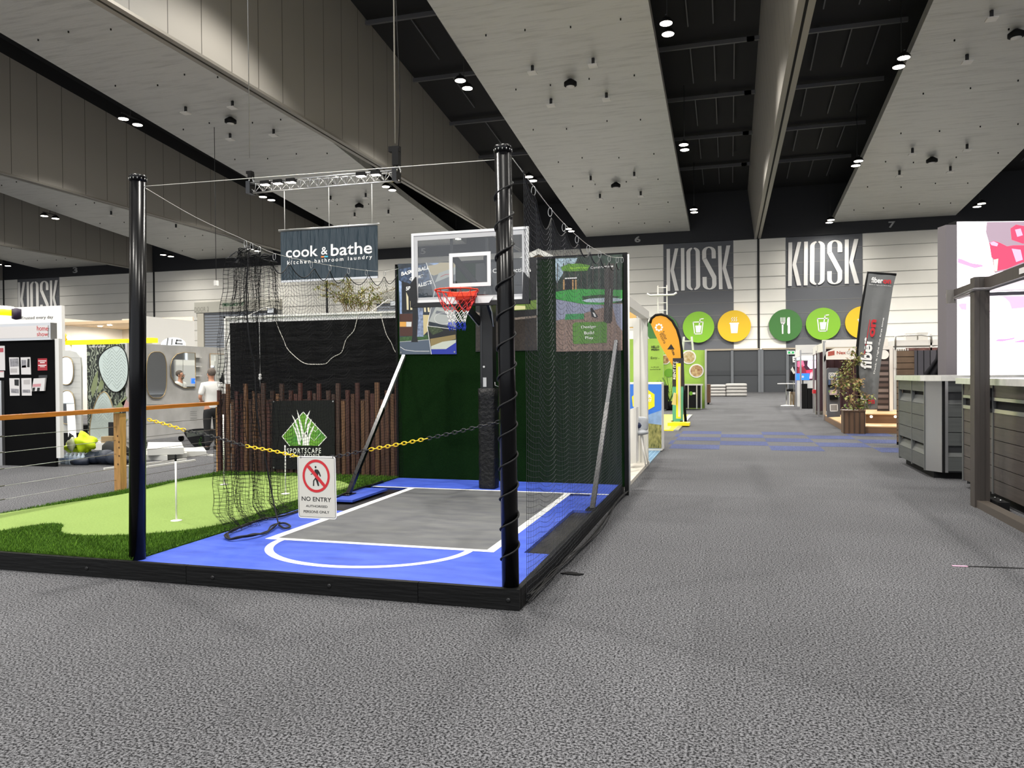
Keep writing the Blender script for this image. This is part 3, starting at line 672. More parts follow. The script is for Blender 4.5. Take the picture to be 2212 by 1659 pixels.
bu0, bu1 = -3.755, -2.265; bv0, bv1 = B(897, 655)[1]-0.0, B(891, 505)[1]
glassm = bpy.data.materials.new('backboard_glass'); glassm.use_nodes = True; nt = glassm.node_tree; nt.nodes.remove(nt.nodes['Principled BSDF'])
g = nt.nodes.new('ShaderNodeBsdfGlossy'); g.inputs['Roughness'].default_value = 0.02; g.inputs['Color'].default_value = (.8, .8, .82, 1); tr = nt.nodes.new('ShaderNodeBsdfTransparent'); tr.inputs[0].default_value = (0.86, 0.87, 0.87, 1); mx = nt.nodes.new('ShaderNodeMixShader'); mx.inputs[0].default_value = 0.06
nt.links.new(tr.outputs[0], mx.inputs[1]); nt.links.new(g.outputs[0], mx.inputs[2]); nt.links.new(mx.outputs[0], nt.nodes['Material Output'].inputs[0])
board_ = MB().fbox(fb, bu0+.02, bv0+.03, bu1-.02, bv1-.01, -.01, 0.0, glassm).build('clear_board', t)
wf = M('board_white', '#e6e6e4', 0.45); wf2 = M('board_frost', '#b9b9b9', 0.5)
mb = MB()
for (a, b_, c, d_) in ((bu0, bv1-.03, bu1, bv1), (bu0, bv0, bu0+.03, bv1-.03), (bu1-.03, bv0, bu1, bv1-.03), (bu0, bv0, bu1, bv0+.03)): mb.fbox(fb, a, b_, c, d_, -.03, .012, wf)
mb.build('outer_frame', t)
mb = MB()
for (a, b_, c, d_) in ((bu0+.03, bv1-.09, bu1-.03, bv1-.03), (bu0+.03, bv0+.03, bu0+.08, bv1-.09), (bu1-.08, bv0+.03, bu1-.03, bv1-.09), (bu0+.08, bv0+.03, bu1-.08, bv0+.065)): mb.fbox(fb, a, b_, c, d_, -.004, .004, wf2)
mb.build('frosted_border', board_)
iu0, iv0 = B(971, 621); iu1, iv1 = B(1060, 543)
iv1 = iv0+(iv1-iv0); mb = MB(); w_ = .045
for (a, b_, c, d_) in ((iu0, iv1-w_, iu1, iv1), (iu0, iv0+w_, iu0+w_, iv1-w_), (iu1-w_, iv0+w_, iu1, iv1-w_), (iu0, iv0, iu1, iv0+w_)): mb.fbox(fb, a, b_, c, d_, .001, .006, wf)
mb.build('target_square', board_)
mb = MB(); mb.fbox(fb, bu0-.01, bv0-.055, bu1+.01, bv0+.0, -.035, .03, pm)
for s_, x in ((1, bu0), (-1, bu1)):
    mb.prism(fb, [(x-s_*.01, bv0-.055), (x+s_*.075, bv0-.0), (x+s_*.06, bv0+.32), (x-s_*.01, bv0+.24)], -.035, .032, pm)
mb.build('bottom_padding', t)
mb = MB(); mb.prism(fb, [(HX-.27, bv0-.03), (HX+.27, bv0-.03), (HX+.33, bv0+.045), (HX-.33, bv0+.045)], .03, .04, wf); mb.build('rim_mount_plate', t)
orange = M('rim_orange', '#e2421a', 0.4)
RZ = 2.60; RY = 8.27; RR = 0.245
RZ = gy(990, 627, RY).z
mb = MB(); ring = [(HX+RR*math.cos(2*PI*k/40), RY+RR*math.sin(2*PI*k/40), RZ) for k in range(40)]; mb.tube(ring, .0095, orange, 8, closed=True)
ring2 = [(HX+(RR-.01)*math.cos(a), RY+(RR-.01)*math.sin(a), RZ-.03) for a in [PI*0.0+PI*k/20 for k in range(21)]]
mb.beam((HX-.15, RY+.15, RZ-.03), (HX-.09, BY-.03, RZ-.035), .06, .02, orange); mb.beam((HX+.15, RY+.15, RZ-.03), (HX+.09, BY-.03, RZ-.035), .06, .02, orange)
mb.box(HX-.17, HX+.17, RY+.14, RY+.17, RZ-.055, RZ-.012, orange); mb.box(HX-.09, HX+.09, RY+.2, BY-.04, RZ-.09, RZ-.03, orange)
rim_ = mb.build('rim', t)
mb = MB(); mb.box(HX-.1, HX+.1, BY-.075, BY-.04, RZ-.12, RZ+.01, M('dark_red_bracket', '#7d2013', .5)); mb.build('rim_bracket', t)
def ringp(k, n, r, z, j=0.0): a = 2*PI*k/n; return Vector((HX+r*math.cos(a)+R.uniform(-j, j), RY+r*math.sin(a)+R.uniform(-j, j), z+R.uniform(-j, j)))
nets = [('red_net', M('net_red', '#e0302e', .7), [(0, .238, -.015), (.5, .20, -.12), (.0, .165, -.19), (.5, .138, -.24)]),
        ('white_net', M('net_white', '#e8e6e0', .7), [(.5, .138, -.24), (0, .115, -.29), (.5, .10, -.335), (0, .096, -.37)]),
        ('blue_net', M('net_blue', '#2038b8', .7), [(0, .096, -.37), (.5, .10, -.42), (0, .092, -.455)])]
for nm, m_, L in nets:
    mb = MB()
    for k in range(12):
        for (o1, r1, z1), (o2, r2, z2) in zip(L, L[1:]):
            jt = .012 if nm == 'blue_net' else .003
            a = ringp(k+o1, 12, r1, RZ+z1); b_ = ringp(k+(o2 if o1 < o2 else 0), 12, r2, RZ+z2, jt); c = ringp(k+(o2-1 if o1 < o2 else 1), 12, r2, RZ+z2, jt)
            if o1 < o2: mb.tube([a, b_], .0032, m_, 5); mb.tube([a, c], .0032, m_, 5)
            else: mb.tube([a, ringp(k, 12, r2, RZ+z2, jt)], .0032, m_, 5); mb.tube([a, c], .0032, m_, 5)
        if nm == 'red_net': mb.tube([ringp(k, 12, .245, RZ+.012), ringp(k, 12, .262, RZ-.004), ringp(k, 12, .245, RZ-.02), ringp(k, 12, .23, RZ-.002)], .004, m_, 5)
    mb.build(nm, rim_)
# support arms behind the glass
fa = FXP(HX)
for sx_ in (-.2, .2):
    mb = MB()
    for q in (((8.72, 3.05), (9.40, 2.72)), ((8.72, 2.62), (9.40, 2.3))):
        (y0, z0), (y1, z1) = q; mb.beam((HX+sx_, y0, z0), (HX+sx_*.45, y1, z1), .035, .09, pm)
    mb.build('lift_arm', t)
    mb = MB()
    for q in (((8.71, 3.10), (9.1, 2.90), (9.36, 2.80)), ((8.71, 2.56), (9.1, 2.40), (9.36, 2.24))):
        mb.tube([(HX+sx_*1.1, q[0][0], q[0][1]), (HX+sx_*.8, q[1][0], q[1][1]), (HX+sx_*.5, q[2][0], q[2][1])], .007, white, 5)
    mb.build('arm_edge_trim', t)
mb = MB(); mb.box(HX-.24, HX-.21, 8.70, 8.73, bv0, bv1, pm); mb.box(HX+.21, HX+.24, 8.70, 8.73, bv0, bv1, pm); mb.build('back_rails', t)
# ------------------------------------------------------------------ timber batten screen
bm_ = [M('batten_brown_a', '#4a2d1e', .7, var=.35, vscale=6, stretch=(6, 6, .6)), M('batten_brown_b', '#38221a', .7, var=.35, vscale=6, stretch=(6, 6, .6)), M('batten_brown_c', '#5a3c26', .7, var=.35, vscale=6, stretch=(6, 6, .6)), M('batten_red', '#3d1c15', .7, var=.3, vscale=6, stretch=(6, 6, .6))]
t = thing('batten_screen', 'screen of brown timber battens of stepped heights behind the putting green', 'timber screen', (-6.1, 10.13, K))
MB().box(-7.66, -4.64, 10.16, 10.19, .45, .52, bm_[1]).build('cross_rail', t); MB().box(-7.66, -4.64, 10.16, 10.19, 1.2, 1.27, bm_[1]).build('cross_rail', t)
zs = {0: 1.54, 1: 1.13, 2: 1.40, 3: 1.33}
zz = [gy(492, y, 10.12).z for y in (829, 866, 844, 851)]
xs0 = gy(493, 900, 10.12).x; i0 = -2; k = i0
pitch = 0.0793
while True:
    x = xs0+k*pitch
    if x > -4.62: break
    z = zz[k % 4]+R.uniform(-.008, .008); w = R.uniform(.052, .06); yy = 10.10 if k % 2 == 0 else 10.118
    mb = MB(); mb.box(x-w/2, x+w/2, yy, yy+.042, K+.0, z, R.choice(bm_)); mb.build('batten', t); k += 1
# logo banner on the screen
fs_ = FY(10.085); Zb = ZM(570, 850, 5.72)
cs = Zb((98, 85), (878, 78), (888, 1000), (120, 945)); cs = [(588, 866), (723, 864), (724, 1015), (589, 1013)]
uv = [fs_.px(*c) for c in cs]
t = thing('logo_banner', 'square black banner with green diamond grass logo tied to the batten screen', 'banner', fs_.w(uv[3][0]+.5, uv[3][1], 0))
mb = MB(); mb.prism(fs_, uv, 0, .006, M('banner_black', '#141515', .7, spec=.2, bump=.4, bscale=4)); mb.build('cloth', t)
mb = MB(); D = Zb((490, 228), (778, 540), (680, 645), (320, 645), (228, 530))
lg = M('logo_green', '#2f7a2c', .6, var=.5, vscale=3, col2='#74a52a'); mb.fpx(fs_, D, .008, lg); mb.build('diamond', t)
mb = MB(); mb.stroke(fs_, [fs_.px(*p) for p in Zb((320, 645), (228, 530), (490, 228), (778, 540), (680, 645))], .012, .0085, print_white)
mb.stroke(fs_, [fs_.px(*p) for p in Zb((560, 400), (640, 470), (675, 430))], .006, .0085, print_white); mb.stroke(fs_, [fs_.px(*p) for p in Zb((580, 540), (625, 585), (715, 480))], .006, .0085, print_white); mb.build('diamond_outline', t)
mb = MB()
for bl in (((432, 632), (460, 632), (430, 520), (395, 430), (342, 352), (380, 440), (410, 530)), ((455, 600), (470, 560), (430, 420), (400, 330), (345, 255), (385, 350), (420, 470)), ((487, 630), (515, 600), (490, 450), (450, 300), (412, 198), (430, 310), (460, 450)), ((505, 470), (525, 380), (578, 202), (530, 280), (510, 370)), ((500, 635), (545, 630), (550, 480), (598, 310), (545, 380), (525, 470)), ((530, 632), (558, 632), (580, 520), (645, 360), (590, 440), (550, 540)), ((487, 632), (560, 632), (548, 530), (535, 480), (520, 470), (495, 500))):
    mb.fpx(fs_, Zb(*bl), .0095, print_white)
mb.fpx(fs_, Zb((478, 640), (566, 640), (556, 560), (530, 500), (505, 520), (486, 580)), .0102, print_white)
mb.build('grass_blades', t)
textpx('SPORTSCAPE', fs_, Zb((290, 742), (708, 738), (290, 675)), print_white, d=.009, bold=.012, parent=t, space=1.35)
textpx('SOLUTIONS', fs_, Zb((320, 790), (690, 780), (320, 755)), print_white, d=.009, bold=.01, parent=t, space=1.3)
for c in ((592, 867.5), (720, 867), (592, 1010), (720, 1011)):
    u, v = fs_.px(*c); MB().disc(fs_, u, v, .012, .012, .012, steel, 10, .0).build('eyelet', t)
# ------------------------------------------------------------------ timber handrail with cables
pine = M('pine_post', '#b98a50', .65, var=.25, vscale=5, stretch=(7, 7, .8)); railm = M('orange_rail', '#b8702a', .4, var=.2, vscale=5, stretch=(7, .7, 7), coat=.3)
t = thing('cable_handrail', 'orange timber handrail on two pine posts with thin steel cables', 'handrail', (-7.68, 8.1, 0))
zr = 1.19
MB().beam((-7.70, 4.3, zr-.02), (-7.70, 10.28, zr+.02), .15, .05, railm).build('top_rail', t)
for (yy, w) in ((4.75, .075), (8.16, .075), (10.2, .05)):
    mb = MB(); mb.box(-7.745, -7.645, yy-w*.7, yy+w*.7, .0, zr-.04, pine); mb.build('post', t)
knot = M('knot', '#4a2b12', .7); mb = MB(); f4 = FY(8.16-.0545)
for x, y in ((254, 942), (263, 955), (259, 967), (255, 1003), (266, 985)):
    u, v = f4.px(x, y); mb.disc(f4, min(-7.66, max(-7.73, u)), v, .009, .013, .002, knot, 10)
mb.build('knots', t)
for zc in (.975, .80, .62, .43, .28):
    MB().tube([(-7.72, 4.3, zc-.005), (-7.72, 10.2, zc)], .0035, steel, 5).build('cable', t)
    MB().cyl((-7.72, 6.2, zc), (-7.72, 6.52, zc), .008, steel, 6).build('turnbuckle', t)
# ------------------------------------------------------------------ wires, carabiners and nets
wirem = M('wire_rope', '#d7d5cc', .4, .3)
A = gy(318, 402, 5.06); B_ = gy(1066, 345, 5.035)
MB().tube([(-4.50, 5.06, A.z), (-1.55, 5.04, B_.z)], .0028, wirem, 5).build('span_wire', label='taut steel wire between the tops of the two black poles', cat='wire')
def wire(pts, label): return MB().tube(smooth_open(pts, 4), .0028, wirem, 5).build('span_wire', label=label, cat='wire')
WR = [(-1.43, 5.05, 3.10), (-1.38, 5.44, 2.995), (-1.38, 5.98, 2.95), (-1.38, 6.51, 2.925), (-1.38, 7.1, 2.92), (-1.38, 7.7, 2.93), (-1.37, 8.4, 2.97), (-1.36, 9.2, 3.03), (-1.34, 10.13, 3.16)]
WL = [(-4.50, 5.08, 3.13), (-4.52, 5.7, 3.02), (-4.55, 6.48, 2.945), (-4.55, 6.94, 2.895), (-4.55, 7.67, 2.91), (-4.55, 8.55, 2.955), (-4.56, 9.5, 3.04), (-4.57, 10.1, 3.16)]
wire(WR, 'steel wire from the roped corner pole back to the green wall'); wire(WL, 'steel wire from the plain pole back along the left net')
def along(P, y):
    for a, b_ in zip(P, P[1:]):
        if a[1] <= y <= b_[1]:
            t_ = (y-a[1])/(b_[1]-a[1]); return Vector(a).lerp(Vector(b_), t_)
    return Vector(P[-1])
cp = None
def carabiner(p, side):
    global cp
    if cp is None:
        mb = MB(); pts = [(p.x+.016*math.cos(a), p.y+.010*math.cos(a)*0, p.z-.035+.035*math.sin(a)) for a in [2*PI*k/16 for k in range(16)]]
        mb.tube(pts, .003, steel, 6, closed=True); cp = mb.build('carabiner', label='steel carabiner clipped on the right net wire', cat='carabiner', group='carabiners on the right net wire'); cp['_'] = 0; del cp['_']
        carabiner.off = Vector(cp.location)-p
    else:
        o = cp.copy(); COL.objects.link(o); o.location = p+carabiner.off
        if side == 'L': o['label'] = 'steel carabiner clipped on the left net wire'; o['group'] = 'carabiners on the left net wire'
for y in (5.44, 5.98, 6.51, 7.1, 7.7, 8.36, 9.0, 9.6, 10.0): carabiner(along(WR, y), 'R')
for y in (6.45, 6.55, 6.68, 6.94, 7.25, 7.67, 8.09, 8.55, 9.04, 9.6): carabiner(along(WL, y), 'L')
netm = M('net_cord', '#0d0d0e', .8, spec=.2); netm2 = M('net_cord_side', '#34363a', .7)
def netmesh(P, nu, nv, r, m, name, **kw):
    mb = MB(); G = [[P(i/nu, j/nv) for j in range(nv+1)] for i in range(nu+1)]
    for i in range(nu+1): mb.tube(G[i], r, m, 3, cap=False)
    for j in range(nv+1): mb.tube([G[i][j] for i in range(nu+1)], r, m, 3, cap=False)
    return mb.build(name, **kw)
# right net: rope top edge sags between carabiners
def topR(y):
    base = along(WR, y).z-.07
    k = [5.1, 5.44, 5.98, 6.51, 7.1, 7.7, 8.36, 9.0, 9.6, 10.05]
    for a, b_ in zip(k, k[1:]):
        if a <= y <= b_: s_ = (y-a)/(b_-a); return base-4*s_*(1-s_)*(.17 if 5.2 < a < 5.9 else .09 if a > 5.9 else .05)
    return base
RN = random.Random(5); wob = [[RN.uniform(-1, 1) for _ in range(60)] for _ in range(60)]
def PR(u, v):
    y = 5.10+u*4.93; zt = topR(y); z0 = 0.03
    x = -1.366+.010*math.sin(u*9+v*3)+.02*math.sin(PI*v)*math.sin(u*5)
    z = z0+(zt-z0)*v; z -= .16*math.sin(PI*u)*math.sin(PI*v)*(1-v*.3)
    z += .003*math.sin(u*60+v*20)
    return Vector((max(x, -1.37), y+.003*math.sin(v*20+u*9), max(z, .02)))
t = thing('side_net', 'black netting hung on wire along the aisle side of the court', 'net', (-1.36, 7.5, 0))
netmesh(PR, 112, 68, .0015, netm2, 'mesh', parent=t)
MB().tube([(-1.366, 5.1+u*4.93/80, topR(5.1+u*4.93/80)) for u in range(81)], .0055, rope_black, 6).build('top_rope', t)
bot = [gz(x, y, .02) for x, y in ((1132, 1297), (1153, 1283), (1187, 1245), (1224, 1213), (1268, 1167), (1302, 1131), (1330, 1088), (1354, 1064))]
mb = MB()
for q in range(4):
    mb.tube(smooth_open([p+Vector((RN.uniform(.0, .05), RN.uniform(-.04, .04), RN.uniform(0, .05))) for p in bot], 6), .006, rope_black, 5)
mb.build('bottom_bundle', t)
# left net, bunched at its near end
def topL(y):
    base = along(WL, max(y, 5.1)).z-.07
    k = [5.9, 6.35, 6.48, 6.6, 6.7, 6.94, 7.25, 7.67, 8.09, 8.55, 9.04, 9.6, 10.05]
    for a, b_ in zip(k, k[1:]):
        if a <= y <= b_: s_ = (y-a)/(b_-a); return base-4*s_*(1-s_)*(.22 if a < 6.9 and b_-a > .3 else .12 if a > 6.7 else .05)
    return base-.2
def PL(u, v):
    if u < .52:
        q = u/.52; spread = 1-.45*v**2
        yc = 6.62; y = yc+(q-.62)*1.05*spread+.05*math.sin(q*31+v*4)
        x = -4.55+.10*math.sin(q*26+v*2.5)*(1-.3*v)+.05*math.sin(q*71)
        z1 = topL(min(max(y, 6.3), 6.9))-.25*max(0, .3-q)
    else:
        q = (u-.52)/.48; y = 6.9+q*3.15+.02*math.sin(v*23); x = -4.55+.03*math.sin(q*14+v*4)
        z1 = topL(y)
    z0 = K+.03+.05*abs(math.sin(u*19))
    if u < .52 and v < .05: x += (.05-v)*2.0
    z = z0+(z1-z0)*v-.10*math.sin(PI*v)*(.5+.5*math.sin(u*13))*.6
    return Vector((x, y+.012*math.sin(v*50+u*33), z+.008*math.sin(u*91+v*31)))
t = thing('side_net', 'black netting bunched at its near end along the left of the court', 'net', (-4.55, 7.5, K))
netmesh(PL, 132, 66, .0017, netm, 'mesh', parent=t)
mb = MB(); tp = []
for k in range(160):
    u = k/159; p = PL(u, 1.0); tp.append(p)
mb.tube(tp, .0055, rope_black, 5); mb.build('top_rope', t)
mb = MB()
mb.tube(smooth_open([gx(538, 532, -4.53), gx(534, 590, -4.52), gx(532, 640, -4.52), gx(535, 700, -4.5), gx(541, 750, -4.5), gx(550, 800, -4.5), gx(556, 900, -4.48), gx(575, 1000, -4.46), gx(590, 1080, -4.42), gz(601, 1130, K+.02)], 5), .007, rope_black, 6)
mb.build('hanging_rope', t)
mb = MB(); lo = [gz(x, y, K+.02) for x, y in ((602, 1131), (590, 1140), (575, 1150), (548, 1158), (515, 1163), (495, 1164), (488, 1158), (500, 1148), (530, 1136), (570, 1120), (600, 1117), (640, 1105), (700, 1085), (760, 1062), (826, 1040))]
for q in range(3): mb.tube(smooth_open([p+Vector((RN.uniform(-.015, .015), RN.uniform(-.015, .015), RN.uniform(-.008, .02))) for p in lo], 6), .008, rope_black, 5)
mb.tube(smooth_open([gz(x, y, K+.02) for x, y in ((602, 1131), (615, 1130), (627, 1137), (615, 1141), (603, 1134))], 5), .010, rope_black, 5)
mb.build('bottom_bundle', t)
# ------------------------------------------------------------------ chain and sign
CH = [(316, 905), (360, 917), (400, 929), (460, 943), (530, 963), (590, 974), (645, 986), (685, 988), (725, 986), (795, 972), (860, 960), (925, 947), (1000, 930), (1078, 911)]
pts = smooth_open([gy(x, y, 5.04) for x, y in CH], 8)
t = thing('barrier_chain', 'yellow and black plastic chain strung between the two black poles', 'chain', (-3, 5.04, .7))
chy = M('chain_yellow', '#f2c80c', .4); chb = M('chain_black', '#141414', .4)
segs = {}; acc = 0; nlk = 0; PITCH = .033; i = 0; pos = pts[0].copy(); total = []
for a, b_ in zip(pts, pts[1:]):
    L = (b_-a).length; s_ = 0
    while acc+L-s_ >= PITCH:
        s_ += PITCH-acc; acc = 0; total.append((a.lerp(b_, s_/L), (b_-a).normalized()))
    acc += L-s_
def xat(px_): return gy(px_, 950, 5.04).x
zones = [(xat(402), 'yellow'), (xat(528), 'black'), (xat(646), 'yellow'), (xat(795), 'black'), (xat(925), 'yellow'), (99, 'black')]
for j, (p, d) in enumerate(total):
    if p.x > -1.53: break
    zi = next(i for i, (lim, c) in enumerate(zones) if p.x < lim); colr = zones[zi][1]; segs.setdefault((zi, colr), MB())
    side = Vector((0, 1, 0)) if j % 2 else Vector((0, 0, 1)).cross(d).cross(d).normalized()
    lp = []
    for k in range(12):
        a = 2*PI*k/12; lp.append(p+d*(.022*math.cos(a)*(1.0))+side*(.0115*math.sin(a)))
    segs[(zi, colr)].tube(lp, .0035, chy if colr == 'yellow' else chb, 5, closed=True)
for (zi, colr), m_ in segs.items(): m_.build(colr+'_links', t, label=colr+' plastic links')
fsn = FY(5.028)
cs = [(643, 985), (725, 986), (728, 1122), (646, 1118)]
uv = [fsn.px(*c) for c in cs]
t = thing('no_entry_sign', 'white no entry sign with red walking figure circle hanging from the chain', 'sign', fsn.w(uv[3][0]+.15, uv[3][1], 0))
def rrect(uv, r, n=4):
    out = []; L = len(uv)
    for i in range(L):
        p = Vector(uv[i]); a = (Vector(uv[i-1])-p).normalized(); b_ = (Vector(uv[(i+1) % L])-p).normalized()
        A_ = p+a*r; B2 = p+b_*r
        for k in range(n+1):
            s_ = k/n; out.append(tuple((1-s_)**2*A_+2*s_*(1-s_)*p+s_*s_*B2))
    return out
MB().prism(fsn, rrect(uv, .022), 0, .006, M('sign_edge_white', '#eeece8', .4)).build('plate', t)
cen = Vector(((uv[0][0]+uv[2][0])/2, (uv[0][1]+uv[2][1])/2)); ins = [tuple(cen+(Vector(p)-cen)*.955) for p in uv]
mb = MB(); mb.stroke(fsn, rrect(ins, .015), .003, .0068, print_black, closed=True); mb.build('border_line', t)
ins = [tuple(cen+(Vector(p)-cen)*.935) for p in uv]; MB().flat(fsn, rrect(ins, .014), .0066, M('sign_face', '#cfccc4', .45)).build('face', t)
Z = ZM(570, 850, 5.72); S = lambda *p: [fsn.px(*q) for q in Z(*p)]
mb = MB(); c0 = S((652, 1018))[0]; rr_ = abs(S((820, 1018))[0][0]-S((484, 1018))[0][0])/2; n = 40
vs = []
for k in range(n): a = 2*PI*k/n; vs.append(fsn.w(c0[0]+rr_*math.cos(a), c0[1]+rr_*math.sin(a)*1.08, .0085))
for k in range(n): a = 2*PI*k/n; vs.append(fsn.w(c0[0]+rr_*.84*math.cos(a), c0[1]+rr_*.84*1.08*math.sin(a), .0085))
mb.add(vs, [(k, (k+1) % n, n+(k+1) % n, n+k) for k in range(n)], red)
mb.flat(fsn, S((535, 905), (570, 885), (770, 1130), (745, 1155)), .0087, red); mb.build('red_circle', t)
mb = MB(); u, v = S((645, 908))[0]; mb.disc(fsn, u, v, .0075, .0085, .0075, print_black, 16)
for P_ in (((630, 945), (645, 935), (675, 940), (695, 970), (712, 1020), (700, 1028), (680, 985), (672, 1050), (690, 1140), (672, 1142), (650, 1075), (640, 1060), (628, 1085), (628, 1140), (612, 1142), (615, 1075), (640, 1040), (640, 990)), ((584, 993), (606, 985), (606, 997), (588, 1003))):
    mb.flat(fsn, S(*P_), .0075, print_black)
mb.build('walking_figure', t)
for s_, a, b_, c in (('NO ENTRY', (474, 1322), (838, 1342), (474, 1268)), ('AUTHORISED', (526, 1400), (793, 1412), (526, 1372)), ('PERSONS ONLY', (497, 1470), (815, 1484), (497, 1438))):
    textpx(s_, fsn, Z(a, b_, c), print_black, d=.0075, bold=.012, parent=t)
mb = MB()
for x in (650, 719):
    p = gy(x, 987, 5.022); mb.tube([p+Vector((0, 0, -.012)), p+Vector((0, -.004, 0)), p+Vector((0, .018, .012))], .002, black, 5)
mb.build('cable_ties', t)
# floor bits near the stand
mb = MB(); sc_ = [gz(x, y, .004) for x, y in ((1210, 1239), (1232, 1236), (1262, 1241), (1250, 1243), (1225, 1241))]
mb.add(sc_+[p+Vector((0, 0, .006)) for p in sc_], [(4, 3, 2, 1, 0), (5, 6, 7, 8, 9)]+[(i, (i+1) % 5, 5+(i+1) % 5, 5+i) for i in range(5)], black); mb.build('fabric_scrap', label='thin strip of black fabric lying on carpet beside the stand corner', cat='scrap')
mb = MB(); a, b_ = gz(2057, 1222, .003), gz(2225, 1228, .003); mb.beam(a, a.lerp(b_, .2), .025, .003, M('tape_pink', '#d59bb5', .5)); mb.beam(a.lerp(b_, .2), b_, .022, .003, black); mb.build('floor_tape', label='pink and black strip of tape on the carpet at right', cat='tape')
# ================================================================== LEFT AND MIDDLE BACKGROUND
def leaf(mb, p, d, L, w, m, n=None):
    d = d.normalized(); s_ = d.cross(Vector((0, 0, 1))); s_ = s_.normalized() if s_.length > .01 else Vector((1, 0, 0))
    up = s_.cross(d)*.15*L
    mb.add([p, p+d*L*.45+s_*w/2+up, p+d*L, p+d*L*.45-s_*w/2+up], [(0, 1, 2, 3)], m)
# ---- white framed partition with black cloth
PY = 10.8; f5 = FY(PY)
u0, v1 = f5.px(486, 684); c0, c1 = f5.px(498, 698); cr_, _ = f5.px(862, 687); ur = -4.72
t = thing('cloth_partition', 'white framed partition wall covered with creased black cloth', 'partition wall', ((u0+ur)/2, PY, 0))
mb = MB(); mb.box(u0, ur, PY+.01, PY+.09, 0, v1, white); mb.build('white_panel', t)
mb = MB(); mb.box(u0, u0+.03, PY-.03, PY+.01, 0, v1, white); mb.box(u0, ur, PY-.03, PY+.01, v1-.03, v1, white); mb.build('frame_edge', t)
clm = M('black_cloth', '#0d0d0e', .9, spec=.15); nt = clm.node_tree; b = nt.nodes['Principled BSDF']
tc = nt.nodes.new('ShaderNodeTexCoord'); mp = nt.nodes.new('ShaderNodeMapping'); mp.inputs['Scale'].default_value = (.5, 1, 3.2); ns = nt.nodes.new('ShaderNodeTexNoise'); ns.inputs['Scale'].default_value = 2.6; ns.inputs['Detail'].default_value = 5
nt.links.new(tc.outputs['Object'], mp.inputs[0]); nt.links.new(mp.outputs[0], ns.inputs[0]); bq = nt.nodes.new('ShaderNodeBump'); bq.inputs['Strength'].default_value = .9; bq.inputs['Distance'].default_value = .06; nt.links.new(ns.outputs[0], bq.inputs['Height']); nt.links.new(bq.outputs[0], b.inputs['Normal'])
mb = MB(); mb.box(c0, ur, PY-.02, PY+.005, .0, c1, clm); mb.build('black_cloth', t)
cordm = M('white_cord', '#cfcac0', .5)
def cord(P, label, r=.006, y=PY-.04, m=cordm):
    return MB().tube(smooth_open([gy(a, b_, y) for a, b_ in P], 3), r, m, 5).build('white_rope', label=label, cat='rope')
cord([(597, 684), (598, 697), (601, 708), (613, 735), (620, 752), (637, 770), (658, 785), (680, 787), (703, 786), (713, 777), (722, 770), (738, 761), (745, 740), (750, 730), (764, 715), (770, 695), (775, 676)], 'white cord drooping in a wide loop across the black cloth')
cord([(822, 678), (828, 700), (835, 723), (846, 742), (851, 755), (863, 773)], 'white cord hanging down at the right edge of the black cloth')
t = thing('power_cable', 'grey cable with a white joint hanging straight down the black cloth', 'cable', gy(562, 850, PY-.05))
MB().tube([gy(560, 684, PY-.05), gy(561, 750, PY-.05), gy(562, 808, PY-.05), gy(562, 850, PY-.05)], .006, M('grey_cable', '#8a8a88', .5), 5).build('wire', t)
p = gy(562, 815, PY-.055); MB().lathe(p, [(.01, -.05), (.03, -.03), (.03, .0), (.014, .015), (.028, .03), (.012, .06)], white, 10).build('joint', t)
# small flood lights on top of the partition
for (x, y, lab) in ((587, 671, 'small flood light on top of the partition above the hanging cord'), (853, 655, 'small flood light on top of the partition beside the court poster')):
    p = gy(x, y, PY+.3); t = thing('booth_flood_light', lab, 'flood light', p, 'small flood lights on the partition')
    MB().box(p.x-.07, p.x+.07, p.y-.03, p.y+.03, p.z-.05, p.z+.04, dark).build('lamp_body', t); MB().box(p.x-.06, p.x+.06, p.y-.035, p.y-.03, p.z-.04, p.z+.03, M('flood_lens', '#b8bcc0', .2)).build('lens', t)
    MB().tube([p+Vector((0, .0, .03)), p+Vector((-.12, 0, .06)), Vector((p.x-.3, PY+.05, v1))], .008, white, 5).build('arm', t)
# plant on top
R = random.Random(21)
pc = gy(768, 674, 11.6); t = thing('bamboo_plant', 'spreading pale green bamboo plant behind the top of the partition', 'plant', (pc.x, pc.y, 0))
MB().box(pc.x-.35, pc.x+.3, pc.y-.15, pc.y+.15, 1.9, pc.z, M('planter_pale', '#b8b4a8', .6)).build('trough', t)
MB().box(pc.x-.3, pc.x+.25, pc.y-.12, pc.y+.12, 0, 1.9, offwhite).build('stand', t)
lm = [M('bamboo_leaf_a', '#8b8a3c', .6), M('bamboo_leaf_b', '#6d7a2c', .6), M('bamboo_leaf_c', '#a9a05c', .6)]; stemm = M('bamboo_stem', '#7a5c2c', .6)
ms = MB(); ml = MB()
for k in range(26):
    b0 = Vector((pc.x+R.uniform(-.28, .25), pc.y+R.uniform(-.1, .1), pc.z-.03)); a = R.uniform(-1, 1); tip = b0+Vector((a*.62+R.uniform(-.1, .1), R.uniform(-.3, .3), R.uniform(.22, .66)*(1-.25*abs(a))))
    mid = b0.lerp(tip, .5)+Vector((-a*.06, 0, .08)); pts = smooth_open([b0, mid, tip], 5); ms.tube(pts, .004, stemm, 4)
    for q in range(34):
        p = pts[R.randrange(3, len(pts))]; leaf(ml, p, Vector((R.uniform(-1, 1), R.uniform(-1, 1), R.uniform(-.5, .7))), R.uniform(.06, .12), .022, R.choice(lm))
tipL = gy(705, 610, 11.6); pts = smooth_open([Vector((pc.x-.2, pc.y, pc.z)), gy(735, 625, 11.6), tipL], 6); ms.tube(pts, .005, stemm, 4)
